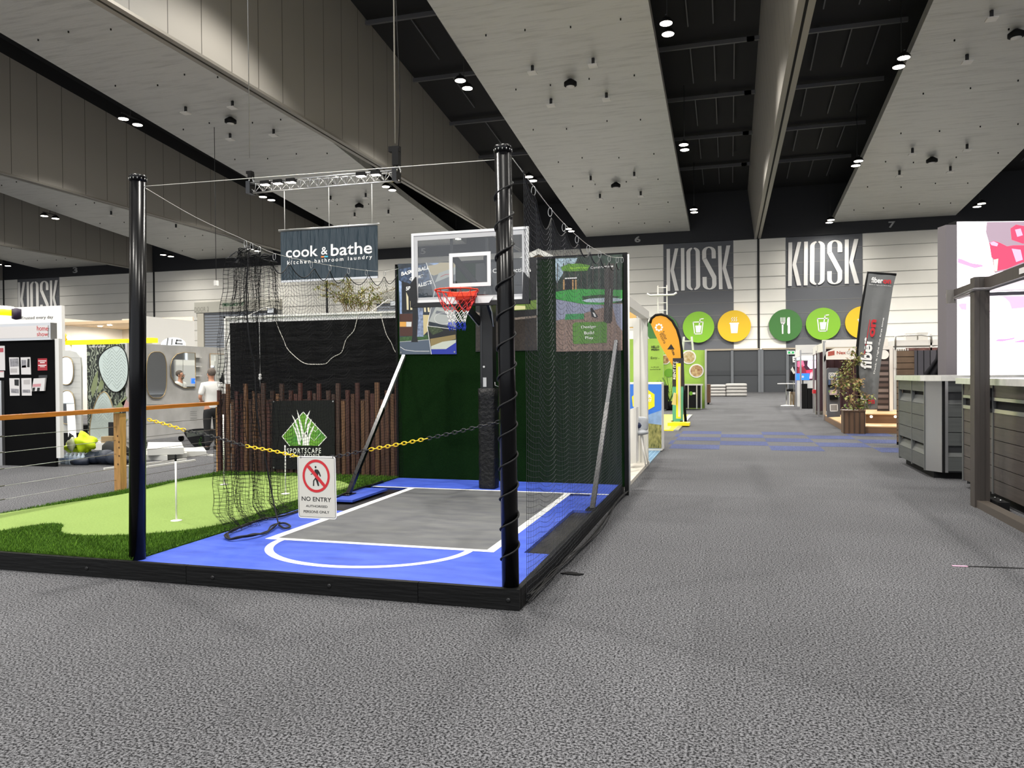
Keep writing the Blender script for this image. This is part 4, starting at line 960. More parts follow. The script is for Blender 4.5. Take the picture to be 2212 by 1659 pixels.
for q in range(50): leaf(ml, R.choice(pts[3:]), Vector((R.uniform(-1, 1), R.uniform(-1, 1), R.uniform(-.6, .6))), R.uniform(.05, .1), .02, R.choice(lm))
ms.build('stems', t); ml.build('foliage', t)
# ---- cook & bathe banner hanging from a truss
TY = 20.0; f6 = FY(TY)
bt = Vector((gy(711, 491, TY).x, TY, gy(604, 498, TY).z)); bl = gy(609, 609, TY); brr = gy(817, 598, TY); tl_ = gy(604, 500, TY); tr_ = gy(816, 487, TY)
bx0, bx1, bz0, bz1 = tl_.x+.03, tr_.x-.01, bl.z, tl_.z
t = thing('hanging_banner', 'dark blue grey cook & bathe banner hanging from the lighting truss', 'banner', ((bx0+bx1)/2, TY, bz0))
bc = M('banner_slate', '#22313a', .35); nt = bc.node_tree; b = nt.nodes['Principled BSDF']
tc = nt.nodes.new('ShaderNodeTexCoord'); mp = nt.nodes.new('ShaderNodeMapping'); mp.inputs['Scale'].default_value = (3.2, 1, .5); ns = nt.nodes.new('ShaderNodeTexNoise'); ns.inputs['Scale'].default_value = 2.0; ns.inputs['Detail'].default_value = 3
nt.links.new(tc.outputs['Object'], mp.inputs[0]); nt.links.new(mp.outputs[0], ns.inputs[0]); bq = nt.nodes.new('ShaderNodeBump'); bq.inputs['Strength'].default_value = .7; bq.inputs['Distance'].default_value = .15; nt.links.new(ns.outputs[0], bq.inputs['Height']); nt.links.new(bq.outputs[0], b.inputs['Normal'])
MB().box(bx0, bx1, TY, TY+.015, bz0, bz1, bc).build('cloth', t)
MB().cyl((bx0-.06, TY, bz1+.02), (bx1+.06, TY, bz1+.02), .035, alu, 10).build('top_bar', t); MB().box(bx0, bx1, TY-.012, TY+.02, bz0-.02, bz0+.04, alu).build('bottom_bar', t)
T = lambda s_, pts, m=print_white, bold=.012, **k: textpx(s_, f6, pts, m, d=.01, bold=bold, parent=t, **k)
T('cook', [(618, 557.5), (687, 553.5), (618, 534)], bold=.012); T('&', [(694, 550.5), (708, 549.5), (694, 534)], bold=.01); T('bathe', [(715, 553.5), (804, 547.5), (715, 527.5)], bold=.012)
T('kitchen', [(621, 572), (671, 568.5), (621, 563.5)], space=1.45); T('bathroom', [(680, 568), (742, 563.5), (680, 559.5)], space=1.45); T('laundry', [(752, 565), (804, 561), (752, 554.5)], space=1.45)
mb = MB(); mb.fpx(f6, [(694, 553.5), (701, 553), (701, 556), (694, 556.5)], .011, M('ul_orange', '#e8853a', .5)); mb.fpx(f6, [(701, 553), (709, 552.5), (709, 555.5), (701, 556)], .011, M('ul_cyan', '#4ab6d0', .5)); mb.build('underline', t)
# truss
x0, x1 = gy(540, 408, TY).x, gy(862, 380, TY).x; zt = gy(540, 398, TY).z; zb = gy(545, 417, TY).z+.0
t = thing('lighting_truss', 'aluminium lighting truss with hoists hanging above the slate banner', 'truss', ((x0+x1)/2, TY, zb))
for (dy, z) in ((-.12, zt), (.12, zt), (0, zb)): MB().cyl((x0, TY+dy, z), (x1, TY+dy, z), .024, alu, 8).build('chord', t)
mb = MB(); n = 16
for k in range(n):
    a = x0+(x1-x0)*k/n; c = x0+(x1-x0)*(k+1)/n; m_ = (a+c)/2
    for dy in (-.12, .12): mb.cyl((a, TY+dy, zt), (m_, TY, zb), .011, alu, 5); mb.cyl((m_, TY, zb), (c, TY+dy, zt), .011, alu, 5)
    mb.cyl((a, TY-.12, zt), (c, TY+.12, zt), .009, alu, 5)
mb.build('lattice', t)
for x in (570, 598, 626, 778, 810): # lights clamped to the truss
    p = gy(x, 404, TY-.2); zz_ = zt-.06
    mb = MB(); mb.box(p.x-.14, p.x+.14, TY-.2, TY-.05, zz_-.03, zz_+.08, black); mb.build('truss_light', t)
    mb = MB(); mb.box(p.x-.12, p.x+.12, TY-.21, TY-.06, zz_-.045, zz_-.03, M('truss_glow', '#fff6ea', .5, emit=9)); mb.build('lamp_tube', t)
for x, k in ((542, -1), (857, 1)):
    p = gy(x, 362, TY); q_ = .55 if k < 0 else 1.0; mb = MB(); mb.box(p.x-.10*q_, p.x+.09*q_, TY-.10, TY+.10, zt+.15, zt+.62*q_, black); mb.box(p.x-.22*q_, p.x+.10*q_, TY-.08, TY+.08, zt+.55*q_, zt+.70*q_, black); mb.box(p.x-.08, p.x+.06, TY-.16, TY+.16, zb-.03, zt+.06, blackg); mb.build('hoist', t)
    mb = MB(); mb.beam((p.x-.1, TY, zt), (p.x+.0, TY, zt+.3), .03, .03, steel); mb.beam((p.x+.12, TY, zt), (p.x, TY, zt+.3), .03, .03, steel); mb.build('sling', t)
    mb = MB(); mb.cyl((p.x-.04, TY, zt+.8), (p.x-.04, TY, (zroof if k < 0 else zpanel)(TY)-.05), .012 if k < 0 else .022, steel if k < 0 else M('hoist_chain', '#8f8a80', .5), 6)
    if k > 0: mb.tube([(p.x+.07, TY, zt+.7), (p.x+.12, TY, zt+2), (p.x+.02, TY, zt+5), (p.x+.1, TY, zpanel(TY)-.05)], .012, black, 5)
    mb.build('chain_fall', t)
for x in (615, 711, 804):
    p = gy(x, 480, TY); MB().cyl((p.x, TY, bz1+.03), (p.x, TY, zb+.02), .012, white, 5).build('banner_strap', t)
# ---- things on the far wall at left and middle
emg = M('exit_green_text', '#1f6a3e', .6)
f7 = FY(WY-.35)
def hdr(p0, p1, label):
    (a, b_), (c, d_) = f7.px(*p0), f7.px(*p1)
    t = thing('door_header', label, 'door header', f7.w((a+c)/2, b_), None); MB().fbox(f7, a, b_, c, d_, -.3, 0, M('header_panel', '#c4c2b6', .7)).build('panel', t); return t
t = hdr((420, 676), (605, 646), 'pale door header reading DOOR 2 and EMERGENCY EXIT on the far wall')
textpx('DOOR 2', f7, [(420, 674.5), (451, 672.5), (420, 664)], M('grey_letters', '#a5a398', .7), d=.02, bold=.02, parent=t)
textpx('EMERGENCY EXIT', f7, [(481, 662), (529, 660), (481, 655)], emg, d=.02, bold=.02, parent=t)
t = hdr((805, 656), (878, 628), 'pale door header reading DOOR 3 on the far wall behind the net')
textpx('DOOR 3', f7, [(814, 650), (845, 648), (814, 640)], M('grey_letters', '#a5a398', .7), d=.02, bold=.02, parent=t)
rol = M('roller_slats', '#8d939c', .5)
for (a, b_, lab) in (((442, 677), (600, 850), 1), ((815, 657), (878, 850), 2)):
    (u0, v1), (u1, v0) = FY(WY-.1).px(*a), FY(WY-.1).px(*b_); mb = MB(); mb.box(u0, u1, WY-.12, WY, 0, v1, rol)
    z = .3
    while z < v1: mb.box(u0, u1, WY-.15, WY-.12, z, z+.08, midgrey); z += .3
    mb.box(u0-.8, u0, WY-.3, WY, 0, v1, M('door_reveal', '#c9c4b6', .7)); mb.build('door_%d' % lab, kind='structure')
# kiosk lettering: narrow stencil capitals
def kiosk(fr, q, label, clip=None):
    """q: lower-left, lower-right, upper-left, upper-right in photo pixels"""
    ll, lr, ul, ur = [Vector(fr.px(*p)) for p in q]
    def W_(x, y):
        a = ll.lerp(lr, x); b_ = ul.lerp(ur, x); p = a.lerp(b_, y); return (p.x, p.y)
    t = thing('kiosk_lettering', label, 'wall sign', fr.w(ll.x, ll.y), 'large white KIOSK lettering on the far wall')
    E_ = {'K': [[(0, 0), (.055, 0), (.055, 1), (0, 1)], [(.06, .48), (.13, 1), (.185, 1), (.115, .5), (.19, 0), (.13, 0)]],
          'I': [[(.225, 0), (.28, 0), (.28, 1), (.225, 1)]],
          'K2': [[(.80, 0), (.855, 0), (.855, 1), (.80, 1)], [(.86, .48), (.93, 1), (.99, 1), (.915, .5), (1.0, 0), (.935, 0)]]}
    def arcpoly(cx, w, th, y0, y1, a0, a1, n=8):   # half ring band end
        o = []; i_ = []
        for k in range(n+1):
            a = a0+(a1-a0)*k/n; o.append((cx+w*math.cos(a), y0+(y1)*math.sin(a))); i_.append((cx+(w-th)*math.cos(a), y0+(y1-math.copysign(th*.45, y1))*math.sin(a)))
        return o+i_[::-1]
    cx = .415; w = .105; th = .064
    O = [[(cx-w, .12), (cx-w+th, .12), (cx-w+th, .88), (cx-w, .88)], [(cx+w-th, .12), (cx+w, .12), (cx+w, .88), (cx+w-th, .88)],
         arcpoly(cx, w, th, .88, .12, PI*.56, PI), arcpoly(cx, w, th, .88, .12, 0, PI*.44), arcpoly(cx, w, th, .12, -.12, PI*.56, PI)[::1], arcpoly(cx, w, th, .12, -.12, 0, PI*.44)]
    cx = .66
    S_ = [arcpoly(cx, w, th, .88, .12, 0, PI), [(cx+w-th, .72), (cx+w, .72), (cx+w, .88), (cx+w-th, .88)], [(cx-w, .70), (cx-w+th, .73), (cx-w+th, .88), (cx-w, .88)],
          [(cx-w, .71), (cx-w+th, .74), (cx+w, .30), (cx+w, .12), (cx+w-th, .12), (cx+w-th, .26)], arcpoly(cx, w, th, .12, -.12, 0, PI), [(cx-w, .12), (cx-w+th, .12), (cx-w+th, .30), (cx-w, .30)]]
    for nm, L in (('letter_k', E_['K']), ('letter_i', E_['I']), ('letter_o', O), ('letter_s', S_), ('letter_k', E_['K2'])):
        mb = MB()
        for P_ in L: mb.prism(fr, [W_(x, y) for x, y in P_], 0, .05, print_white)
        mb.build(nm, t)
f8 = FY(WY-.06)
kiosk(f8, [(1440, 629), (1582, 624), (1440, 538), (1579, 530)], 'large white KIOSK lettering above the green drink circle left of the wall seam')
kiosk(f8, [(1702, 618), (1856, 612), (1703, 524), (1856, 516)], 'large white KIOSK lettering right of the wall seam above the cutlery circle')
kiosk(f8, [(40, 683), (127, 678), (39, 610), (126, 605)], 'distant white KIOSK lettering at far left above the white Trusted wall')
# round icons
def icon(x, y, rx, ry, col, kind, label):
    f9 = FY(WY-.06); u, v = f9.px(x, y); ru = abs(f9.px(x+rx, y)[0]-u); rv = abs(f9.px(x, y-ry)[1]-v)
    t = thing('round_icon_sign', label, 'round sign', f9.w(u, v-rv), 'round kiosk icons'); m = M('icon_'+col, {'dkgreen': '#35702a', 'lime': '#7db51f', 'yellow': '#e3b90e'}[col], .5)
    MB().disc(f9, u, v, ru, rv, .35, m, 40, .12).build('disc', t)
    MB().disc(f9, u, v, ru*.6, rv*.6, .12, white, 20, 0).build('spacer', t)
    f9 = FY(WY-.06); q = lambda P_: [(u+a*ru, v+b_*ru) for a, b_ in P_]; mb = MB(); d = .37
    if kind == 'drink':
        mb.stroke(f9, q([(-.33, .33), (-.24, -.45), (.2, -.45), (.3, .33)]), .06*ru, d, print_white, closed=True); mb.flat(f9, q([(-.2, .1), (-.15, -.36), (.12, -.36), (.2, .1)]), d, print_white)
        mb.stroke(f9, q([(.05, .12), (.12, .52), (.32, .54)]), .06*ru, d, print_white)
    elif kind == 'cup':
        mb.flat(f9, q([(-.25, .14), (-.19, -.44), (.19, -.44), (.25, .14)]), d, print_white); mb.flat(f9, q([(-.3, .14), (.3, .14), (.27, .22), (-.27, .22)]), d, print_white)
        for s_ in (-.13, 0, .13): mb.stroke(f9, q([(s_-.03, .3), (s_+.04, .38), (s_-.04, .46), (s_+.03, .55)]), .035*ru, d, print_white)
    else:
        mb.flat(f9, q([(-.22, .1), (-.12, .1), (-.13, -.55), (-.21, -.55)]), d, print_white)
        for s_ in (-.30, -.22, -.13, -.05): mb.flat(f9, q([(s_, .5), (s_+.04, .5), (s_+.04, .15), (s_, .15)]), d, print_white)
        mb.flat(f9, q([(-.3, .22), (-.01, .22), (-.08, .05), (-.22, .05)]), d, print_white)
        mb.flat(f9, q([(.1, .4), (.15, .5), (.27, .5), (.28, -.5), (.2, -.57), (.13, -.5), (.14, .0), (.1, -.02)]), d, print_white)
    mb.build('pictogram', t)
icon(1509, 707, 34, 33.5, 'lime', 'drink', 'lime green round sign with a drink pictogram left of the wall seam'); icon(1586, 705, 36, 34, 'yellow', 'cup', 'yellow round sign with a steaming cup left of the wall seam')
icon(1431, 712, 34, 33, 'dkgreen', 'fork', 'dark green round sign mostly hidden behind the orange teardrop flag'); icon(1696, 703, 36, 34.5, 'dkgreen', 'fork', 'dark green round sign with knife and fork right of the seam')
icon(1777, 700, 37.5, 34.5, 'lime', 'drink', 'lime green round sign with a drink pictogram right of the seam'); icon(1862, 697, 38, 35, 'yellow', 'cup', 'yellow round sign partly hidden by the grey feather flag')
# low doors under the kiosks
f10 = FY(WY-.06)
dgl = M('grey_shutter_panel', '#3f4144', .35, spec=.5); dfr = M('shutter_post', '#64676b', .5)
def shutters(x0, x1, name):
    (a, zt_), (c, _) = f10.px(x0, 757), f10.px(x1, 757); mb = MB(); mb.box(a, c, WY-.14, WY, 0, 3.72, dgl); mb.box(a, c, WY-.2, WY-.14, 1.5, 1.9, M('shutter_band', '#36383b', .35))
    n = max(1, int((c-a)/2.0))
    for k in range(n+1): xx = a+(c-a)*k/n; mb.box(xx-.11, xx+.11, WY-.3, WY, 0, 3.72, dfr)
    mb.box(a, c, WY-.3, WY, 3.68, 3.82, M('shutter_head', '#a79a86', .6)); mb.build(name, kind='structure')
shutters(1524, 1640, 'door_3'); shutters(1646, 1870, 'door_4')
# small hanging box lamp high at left
p = gy(467, 613, 40); t = thing('hanging_box', 'small white box hanging on a wire in front of the left far wall', 'hanging fitting', p)
MB().box(p.x-.1, p.x+.1, p.y-.1, p.y+.1, p.z-.12, p.z+.2, white).build('box', t); MB().cyl(p+Vector((0, 0, .2)), Vector((p.x, p.y, zroof(40)-.05 if True else 0)), .02, dark, 5).build('wire', t)
# ---- home show stand
HY = 11.05; fh = FY(HY)
u1 = fh.px(120, 1000)[0]; zt = fh.px(116, 734)[1]; zf = fh.px(116, 697)[1]
t = thing('information_stand', 'black pin board stand with a white home show fascia at far left', 'exhibition stand', ((u1-16)/2, HY, 0))
MB().box(-15, u1, HY, HY+.06, 0.0, zt, M('black_felt', '#09090a', .95, spec=.1)).build('black_board', t)
MB().box(-15, u1-.03, HY-.04, HY+.1, zt, zf, alu).build('fascia_frame', t); MB().box(-15, u1-.08, HY-.05, HY-.04, zt+.045, zf-.05, M('fascia_white', '#d5d0cd', .5)).build('fascia_panel', t)
MB().box(u1+.0, u1+.09, HY+.02, HY+.10, .16, zt+.02, white).build('white_end_panel', t)
xa = fh.px(10, 900)[0]; MB().box(-15, xa, HY-.06, HY-.002, .0, fh.px(5, 822)[1], alu).build('grey_cabinet', t); MB().box(-15, fh.px(3, 900)[0], HY-.075, HY-.06, fh.px(3, 960)[1], fh.px(3, 845)[1], black).build('cabinet_screen', t)
fh2 = FY(HY-.05); textpx('home', fh2, [(80, 714), (104, 714.5), (80, 703.5)], red, d=.004, bold=.0, parent=t); textpx('show', fh2, [(80, 726), (104, 726), (80, 717)], red, d=.004, bold=.0, parent=t)
shp = M('sheet_white', '#d8d4d2', .6)
Z = ZM(0, 640, 4.366)
def sheet(c, label, blobs=(), base=shp, name='leaflet'):
    uv = [fh.px(*p) for p in c]; t = thing(name, label, 'leaflet', fh.w(uv[3][0], uv[3][1], .003), 'sheets pinned on the black board'); MB().prism(fh, uv, .001, .005, base).build('paper', t)
    if blobs:
        mb = MB()
        for P_, m in blobs: mb.fpx(fh, Z(*P_), .006, m)
        mb.build('print', t)
gph = M('grey_photo', '#8d8b8e', .6, var=.4, vscale=20); txtm = M('text_grey', '#b5b0ae', .6)
sheet([(20, 772), (41, 772), (42, 809), (22, 809.5)], 'white sheet with a room photo, upper left of the four', [([(95, 590), (175, 585), (180, 660), (98, 665)], gph), ([(100, 680), (165, 680), (165, 720), (100, 720)], txtm)])
sheet([(45, 772), (66, 771.5), (67.5, 809), (46.5, 809)], 'white sheet with a small red figure photo, upper right of the four', [([(205, 600), (250, 600), (250, 670), (205, 675)], gph), ([(210, 655), (245, 650), (250, 672), (208, 674)], M('dkred', '#7a2f28', .6)), ([(262, 590), (282, 590), (282, 670), (258, 668)], print_black)])
sheet([(20.5, 817), (42.5, 817), (43, 854.5), (22, 855)], 'white sheet with dark product photos, lower left of the four', [([(138, 785), (180, 785), (180, 845), (140, 840)], print_black), ([(105, 870), (180, 875), (180, 915), (107, 910)], gph)])
sheet([(46.5, 817), (68, 816.5), (69, 854.5), (47.5, 854.5)], 'white sheet with faint text, lower right of the four', [([(225, 790), (285, 785), (285, 830), (225, 830)], txtm), ([(215, 880), (285, 880), (290, 910), (215, 910)], gph)])
sheet([(82, 774.5), (102, 774), (102.5, 800), (82, 800.5)], 'small red card pinned at right of the black board', [([(363, 606), (440, 606), (440, 614), (363, 614)], print_white), ([(380, 622), (425, 622), (425, 630), (380, 630)], print_white), ([(363, 648), (440, 646), (440, 654), (363, 656)], print_white), ([(380, 662), (425, 662), (425, 668), (380, 668)], print_white)], base=M('card_red', '#a51f2c', .5), name='card')
sheet([(-30, 747.5), (10.5, 747), (11.5, 800), (-30, 800)], 'large white notice with a red band at the left frame edge', [([(-60, 490), (35, 488), (35, 527), (-60, 529)], M('band_red', '#b8505a', .6))], name='notice')
sheet([(-30, 802), (9, 802), (9, 815.5), (-30, 815.5)], 'small white notice with a pink strip below the large one', [([(-60, 705), (35, 705), (35, 715), (-60, 715)], M('band_pink', '#c98d92', .6))], name='notice')
p = fh.w(*fh.px(88, 845)); t = thing('brochure_holder', 'clear brochure holder with pink and white leaflets under the red card', 'brochure holder', p)
mb = MB(); mb.ppx(fh, Z((340, 775), (448, 770), (436, 892), (320, 895)), .02, .05, shp); mb.build('leaflets', t)
mb = MB(); mb.fpx(fh, Z((335, 828), (410, 824), (405, 850), (330, 855)), .052, M('band_pink', '#c98d92', .6)); mb.fpx(fh, Z((330, 862), (355, 860), (350, 892), (326, 894)), .052, print_black); mb.fpx(fh, Z((375, 862), (400, 862), (396, 892), (370, 894)), .052, print_black); mb.build('print', t)
MB().ppx(fh, Z((370, 745), (450, 743), (448, 768), (370, 768)), .003, .012, dark).build('back_plate', t)
# white wall with Trusted every day
fy2 = FY(16.5); u0, v1 = fy2.px(31, 664); u1, _ = fy2.px(133, 664)
t = thing('trusted_wall', 'white wall reading Trusted every day behind the black board stand', 'exhibition wall', ((u0+u1)/2, 16.5, 0))
MB().box(-22, u1, 16.5, 16.6, 0, v1, white).build('wall_panel', t); textpx('Trusted every day', fy2, [(45.5, 692), (115, 689.5), (45.5, 684)], print_black, d=.006, bold=.0, parent=t)
p = gy(8, 690, 12.2); t = thing('drum_lamp', 'glowing white and yellow drum shaped sign lamp at left frame edge', 'sign lamp', p)
MB().lathe((p.x-.15, p.y, p.z), [(.28, 0), (.3, .02), (.3, .25), (.28, .27)], M('drum_glow', '#fff8e8', .5, emit=2.2), 24).build('drum', t); MB().lathe((p.x-.15, p.y, p.z), [(.305, .07), (.305, .2)], M('drum_yellow', '#f4e010', .5, emit=.9), 24).build('yellow_band', t); MB().cyl((p.x-.15, p.y, p.z+.27), (p.x-.15, p.y, p.z+1.6), .012, black, 6).build('hanging_rod', t)
MB().lathe((p.x+.15, p.y+.15, p.z+.0), [(.02, 0), (.10, .02), (.10, .22), (.02, .24)], M('dark_purple_shade', '#2a1c35', .5), 20).build('dark_shade', t)
# distant bright booth with timber ceiling
fy3 = FY(26)
t = thing('timber_ceiling_booth', 'bright white exhibition booth with a pale timber ceiling and downlights', 'exhibition booth', gy(210, 900, 26)); t.location.z = 0
c = [fy3.px(*q) for q in ((134, 700), (290, 700), (290, 678), (134, 678))]
xl, xr = fy3.px(128, 690)[0], fy3.px(292, 690)[0]; zc = fy3.px(200, 700)[1]
MB().box(xl, xr, 26.0, 29.5, zc, zc+.12, M('timber_ceiling', '#d3b894', .6)).build('timber_ceiling', t)
MB().box(xl, xr, 29.5, 29.6, 0, zc+.5, M('warm_white_wall', '#e6d9c6', .7)).build('back_wall', t); MB().box(xl-.1, xl, 26, 29.5, 0, zc+.3, white).build('side_wall', t); MB().box(xr, xr+.1, 26, 29.5, 0, zc+.3, white).build('side_wall', t)
MB().box(xl, fy3.px(175, 700)[0], 28.8, 28.9, 0, zc-.5, M('booth_grey', '#9fa3a3', .7)).build('grey_panel', t); MB().box(fy3.px(150, 700)[0], fy3.px(272, 700)[0], 28.5, 28.6, zc-1.1, zc-.75, midgrey).build('grey_fascia', t)
for q, (x, y) in enumerate(((-.8, 27), (.1, 26.6), (.9, 27.4), (1.6, 28))):
    MB().lathe(((xl+xr)/2+x, y, zc-.03), [(.09, 0), (.09, .03)], M('down_glow', '#fff3dc', .5, emit=18), 12).build('downlight', t)
ld = bpy.data.lights.new('booth_light', 'AREA'); ld.energy = 160; ld.size = 2.0; ld.color = (1, .93, .82); lo = bpy.data.objects.new('booth_light', ld); lo.location = ((xl+xr)/2, 27.6, zc-.1); COL.objects.link(lo)
fy4 = FY(19); a, b_ = fy4.px(140, 745), fy4.px(272, 732)
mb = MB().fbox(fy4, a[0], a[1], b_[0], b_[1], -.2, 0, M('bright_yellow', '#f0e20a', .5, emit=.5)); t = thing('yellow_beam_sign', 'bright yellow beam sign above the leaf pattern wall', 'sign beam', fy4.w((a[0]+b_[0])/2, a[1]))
mb.build('beam', t); MB().ppx(fy4, [(137, 717), (148, 728), (138, 742)], -.02, .05, M('gold_yellow', '#d9a514', .5)).build('gold_corner', t); MB().cyl(fy4.w(*fy4.px(139, 743), .08), fy4.w(*fy4.px(139, 690), .08), .015, M('rust_rod', '#5c3226', .6), 6).build('rod', t)
p = fy4.w(*fy4.px(154, 729), .1); MB().ball(p, .06, M('bulb_glow', '#fff1d8', .5, emit=8), 10).build('bulb', t)
for px_ in (150, 262): q = fy4.w(*fy4.px(px_, 745)); MB().cyl((q.x, 18.95+.1, 0), (q.x, 19.05, q.z), .03, white, 6).build('support_post', t)
# shiplap board with oval mirrors
mirr = M('mirror_glass', '#dfe3e2', .02, 1.0)
brass = M('champagne_trim', '#b09a72', .35, .7)
fs2 = FY(14.3)
t = thing('shiplap_mirror_board', 'white shiplap board with rounded corner carrying two arched mirrors', 'mirror display', gy(150, 917, 14.3)); t.location.z = 0
q = [fs2.px(*p) for p in ((118, 935), (176, 935), (175, 790), (173, 772), (165, 761), (152, 757), (118, 757))]
shm = M('shiplap_white', '#c9c9c4', .6); MB().prism(fs2, q, -.05, 0, shm).build('board', t)
mb = MB()
for y in range(772, 925, 13): mb.stroke(fs2, [fs2.px(118, y), fs2.px(173, y+1)], .006, .001, M('board_joint', '#a5a59f', .7))
mb.build('board_joints', t)
MB().box(fs2.px(118, 935)[0], fs2.px(176, 935)[0], 14.32, 14.9, 0, fs2.px(150, 917)[1]-.02, black).build('black_plinth', t)
def mirror(t, fr, pts, tm=brass, n=4, d=.03, w=.018):
    uv = smooth_closed([fr.px(*p) for p in pts], n) if n else [fr.px(*p) for p in pts]
    t = MB().prism(fr, uv, 0.002, d, mirr).build('mirror', t); mb = MB(); mb.tube([fr.w(u, v, d) for u, v in uv], w*.6, tm, 5, closed=True); mb.build('mirror_trim', t)
def oval(cx, cy, rx, ry, n=20, p=2.4): return [(cx+rx*math.copysign(abs(math.cos(2*PI*k/n))**(2/p), math.cos(2*PI*k/n)), cy+ry*math.copysign(abs(math.sin(2*PI*k/n))**(2/p), math.sin(2*PI*k/n))) for k in range(n)]
mirror(t, fs2, oval(145, 801, 16, 30)); mirror(t, fs2, oval(147, 880, 17, 36))
# leaf pattern wall, with a herringbone tile reflection painted onto its mirrors
fj = FY(14.4); jm = bpy.data.materials.new('jungle_print'); jm.use_nodes = True; nt = jm.node_tree; b = nt.nodes['Principled BSDF']; tc = nt.nodes.new('ShaderNodeTexCoord')
wv = nt.nodes.new('ShaderNodeTexWave'); wv.inputs['Scale'].default_value = 3.2; wv.inputs['Distortion'].default_value = 14; wv.inputs['Detail'].default_value = 3; wv.inputs['Detail Scale'].default_value = 1.6; nt.links.new(tc.outputs['Object'], wv.inputs[0])
r = nt.nodes.new('ShaderNodeValToRGB'); r.color_ramp.elements[0].color = lin('#1c211c'); r.color_ramp.elements[1].color = lin('#9aa08e'); r.color_ramp.elements[0].position = .35; e = r.color_ramp.elements.new(.62); e.color = lin('#3c4836'); nt.links.new(wv.outputs['Fac'], r.inputs[0]); nt.links.new(r.outputs[0], b.inputs['Base Color'])
a, b_ = fj.px(190, 955), fj.px(300, 742)
t = thing('leaf_pattern_wall', 'jungle leaf patterned wall carrying two pebble shaped mirrors', 'mirror display', ((a[0]+b_[0])/2, 14.4, 0))
MB().fbox(fj, a[0], .15, -13.42, b_[1], -.08, 0, jm).build('printed_wall', t); MB().box(a[0]-.02, -13.42, 13.9, 14.9, .0, .16, white).build('white_plinth', t)
mb = MB(); plm = M('leaf_print_pale', '#7f8a62', .6)
for P_ in (((238, 905), (250, 880), (262, 865), (275, 855), (268, 875), (255, 895)), ((250, 912), (262, 905), (278, 905), (265, 915)), ((200, 860), (196, 840), (203, 815), (212, 800), (210, 835)), ((210, 850), (215, 825), (228, 812), (222, 840))): mb.fpx(fj, P_, .002, plm)
mb.fpx(fj, ((262, 870), (272, 862), (282, 875), (281, 888), (268, 880)), .002, M('petal_pink', '#b58f8c', .6)); mb.build('leaf_print', t)
textpx('naturglass', fj, [(194, 752), (228, 751), (194, 746)], print_white, d=.003, parent=t)
hb = bpy.data.materials.new('mirror_reflecting_tiles'); hb.use_nodes = True; hb.node_tree.nodes['Principled BSDF'].inputs['Base Color'].default_value = lin('#b9c4bd'); hb.node_tree.nodes['Principled BSDF'].inputs['Roughness'].default_value = .12; hb.node_tree.nodes['Principled BSDF'].inputs['Metallic'].default_value = .35
hj = M('reflected_joint', '#8b958f', .5)
for P_, lab in (([(215, 790), (218, 770), (232, 755), (250, 747), (262, 749), (273, 762), (279, 790), (277, 820), (268, 838), (255, 847), (240, 842), (224, 820)], 1), ([(201, 893), (212, 862), (220, 850), (229, 847), (238, 858), (246, 880), (250, 905), (248, 940), (238, 950), (205, 950), (196, 935)], 2)):
    uv = smooth_closed([fj.px(*p) for p in P_], 4); MB().prism(fj, uv, .002, .03, hb).build('pebble_mirror', t)
    MB().tube([fj.w(u, v, .03) for u, v in uv], .012, black if lab == 1 else brass, 5, closed=True).build('mirror_trim', t)
    us = [p[0] for p in uv]; vv = [p[1] for p in uv]; mb = MB(); s_ = .13
    j = min(vv)
    while j < max(vv):
        i = min(us); k = 0
        while i < max(us):
            q = ((i, j), (i+s_, j+s_)) if k % 2 == 0 else ((i, j+s_), (i+s_, j)); mid = ((q[0][0]+q[1][0])/2, (q[0][1]+q[1][1])/2)
            if inside(q[0], uv) and inside(q[1], uv): mb.stroke(fj, q, .006, .032, hj)
            i += s_; k += 1
        j += .075
    mb.build('painted_tile_reflection', t)
# marble mirror wall (runs back beside the aisle of that stand)
MX = -13.36; fm = FXP(MX); marb = M('marble_laminate', '#c6c4c0', .35, var=.0, vscale=2.2, col2='#8f8f8d', vdetail=10); 
cr = [n for n in marb.node_tree.nodes if n.type == 'VALTORGB']
marb = M('marble_laminate2', '#a9a8a5', .4, var=.1, vscale=1.6, col2='#d0cecb', vdetail=12)
zt = fm.px(317, 743)[1]
t = thing('marble_mirror_wall', 'grey marble look display wall on castors with several mirrors', 'mirror display', (MX-.1, 17, 0))
y1_ = 20.5
MB().box(MX-.2, MX, 14.42, y1_, .14, zt, marb).build('wall_panel', t)
for yy in (15.0, 16.3, 17.0, 18.5): mb = MB(); mb.cyl((MX-.1, yy-.03, .07), (MX-.1, yy+.03, .07), .07, black, 12); mb.box(MX-.13, MX-.07, yy-.02, yy+.02, .1, .15, black); mb.build('castor', t)
mirror(t, fm, [(p[0]+(p[1]-820)*.0, p[1]) for p in oval(336, 810, 22, 50, 22, 3.0)])
mirror(t, fm, [(366, 790), (370, 776), (380, 765), (395, 761.5), (419.5, 762.5), (420.5, 838), (395, 838), (376, 828), (367, 812)], n=0)
MB().stroke(fm, [fm.px(393, 763), fm.px(393, 838)], .008, .034, steel).build('mirror_door_edge', t)
mirror(t, fm, [(451.5, 764), (500, 766), (500, 840), (453, 845)], n=0, tm=M('wood_trim', '#8a6a3c', .5))
sh = M('niche_grey', '#a4a5a3', .4)
mb = MB(); mb.fpx(fm, [(422, 770), (431, 770.5), (431, 812), (422, 812)], .002, sh); mb.build('shelf_niche', t)
mb = MB()
for y in (772, 792, 812): a, b_ = fm.px(421, y), fm.px(431, y); mb.fbox(fm, a[0], a[1]-.01, b_[0], a[1]+.01, 0, .08, white)
mb.build('glass_shelves', t)
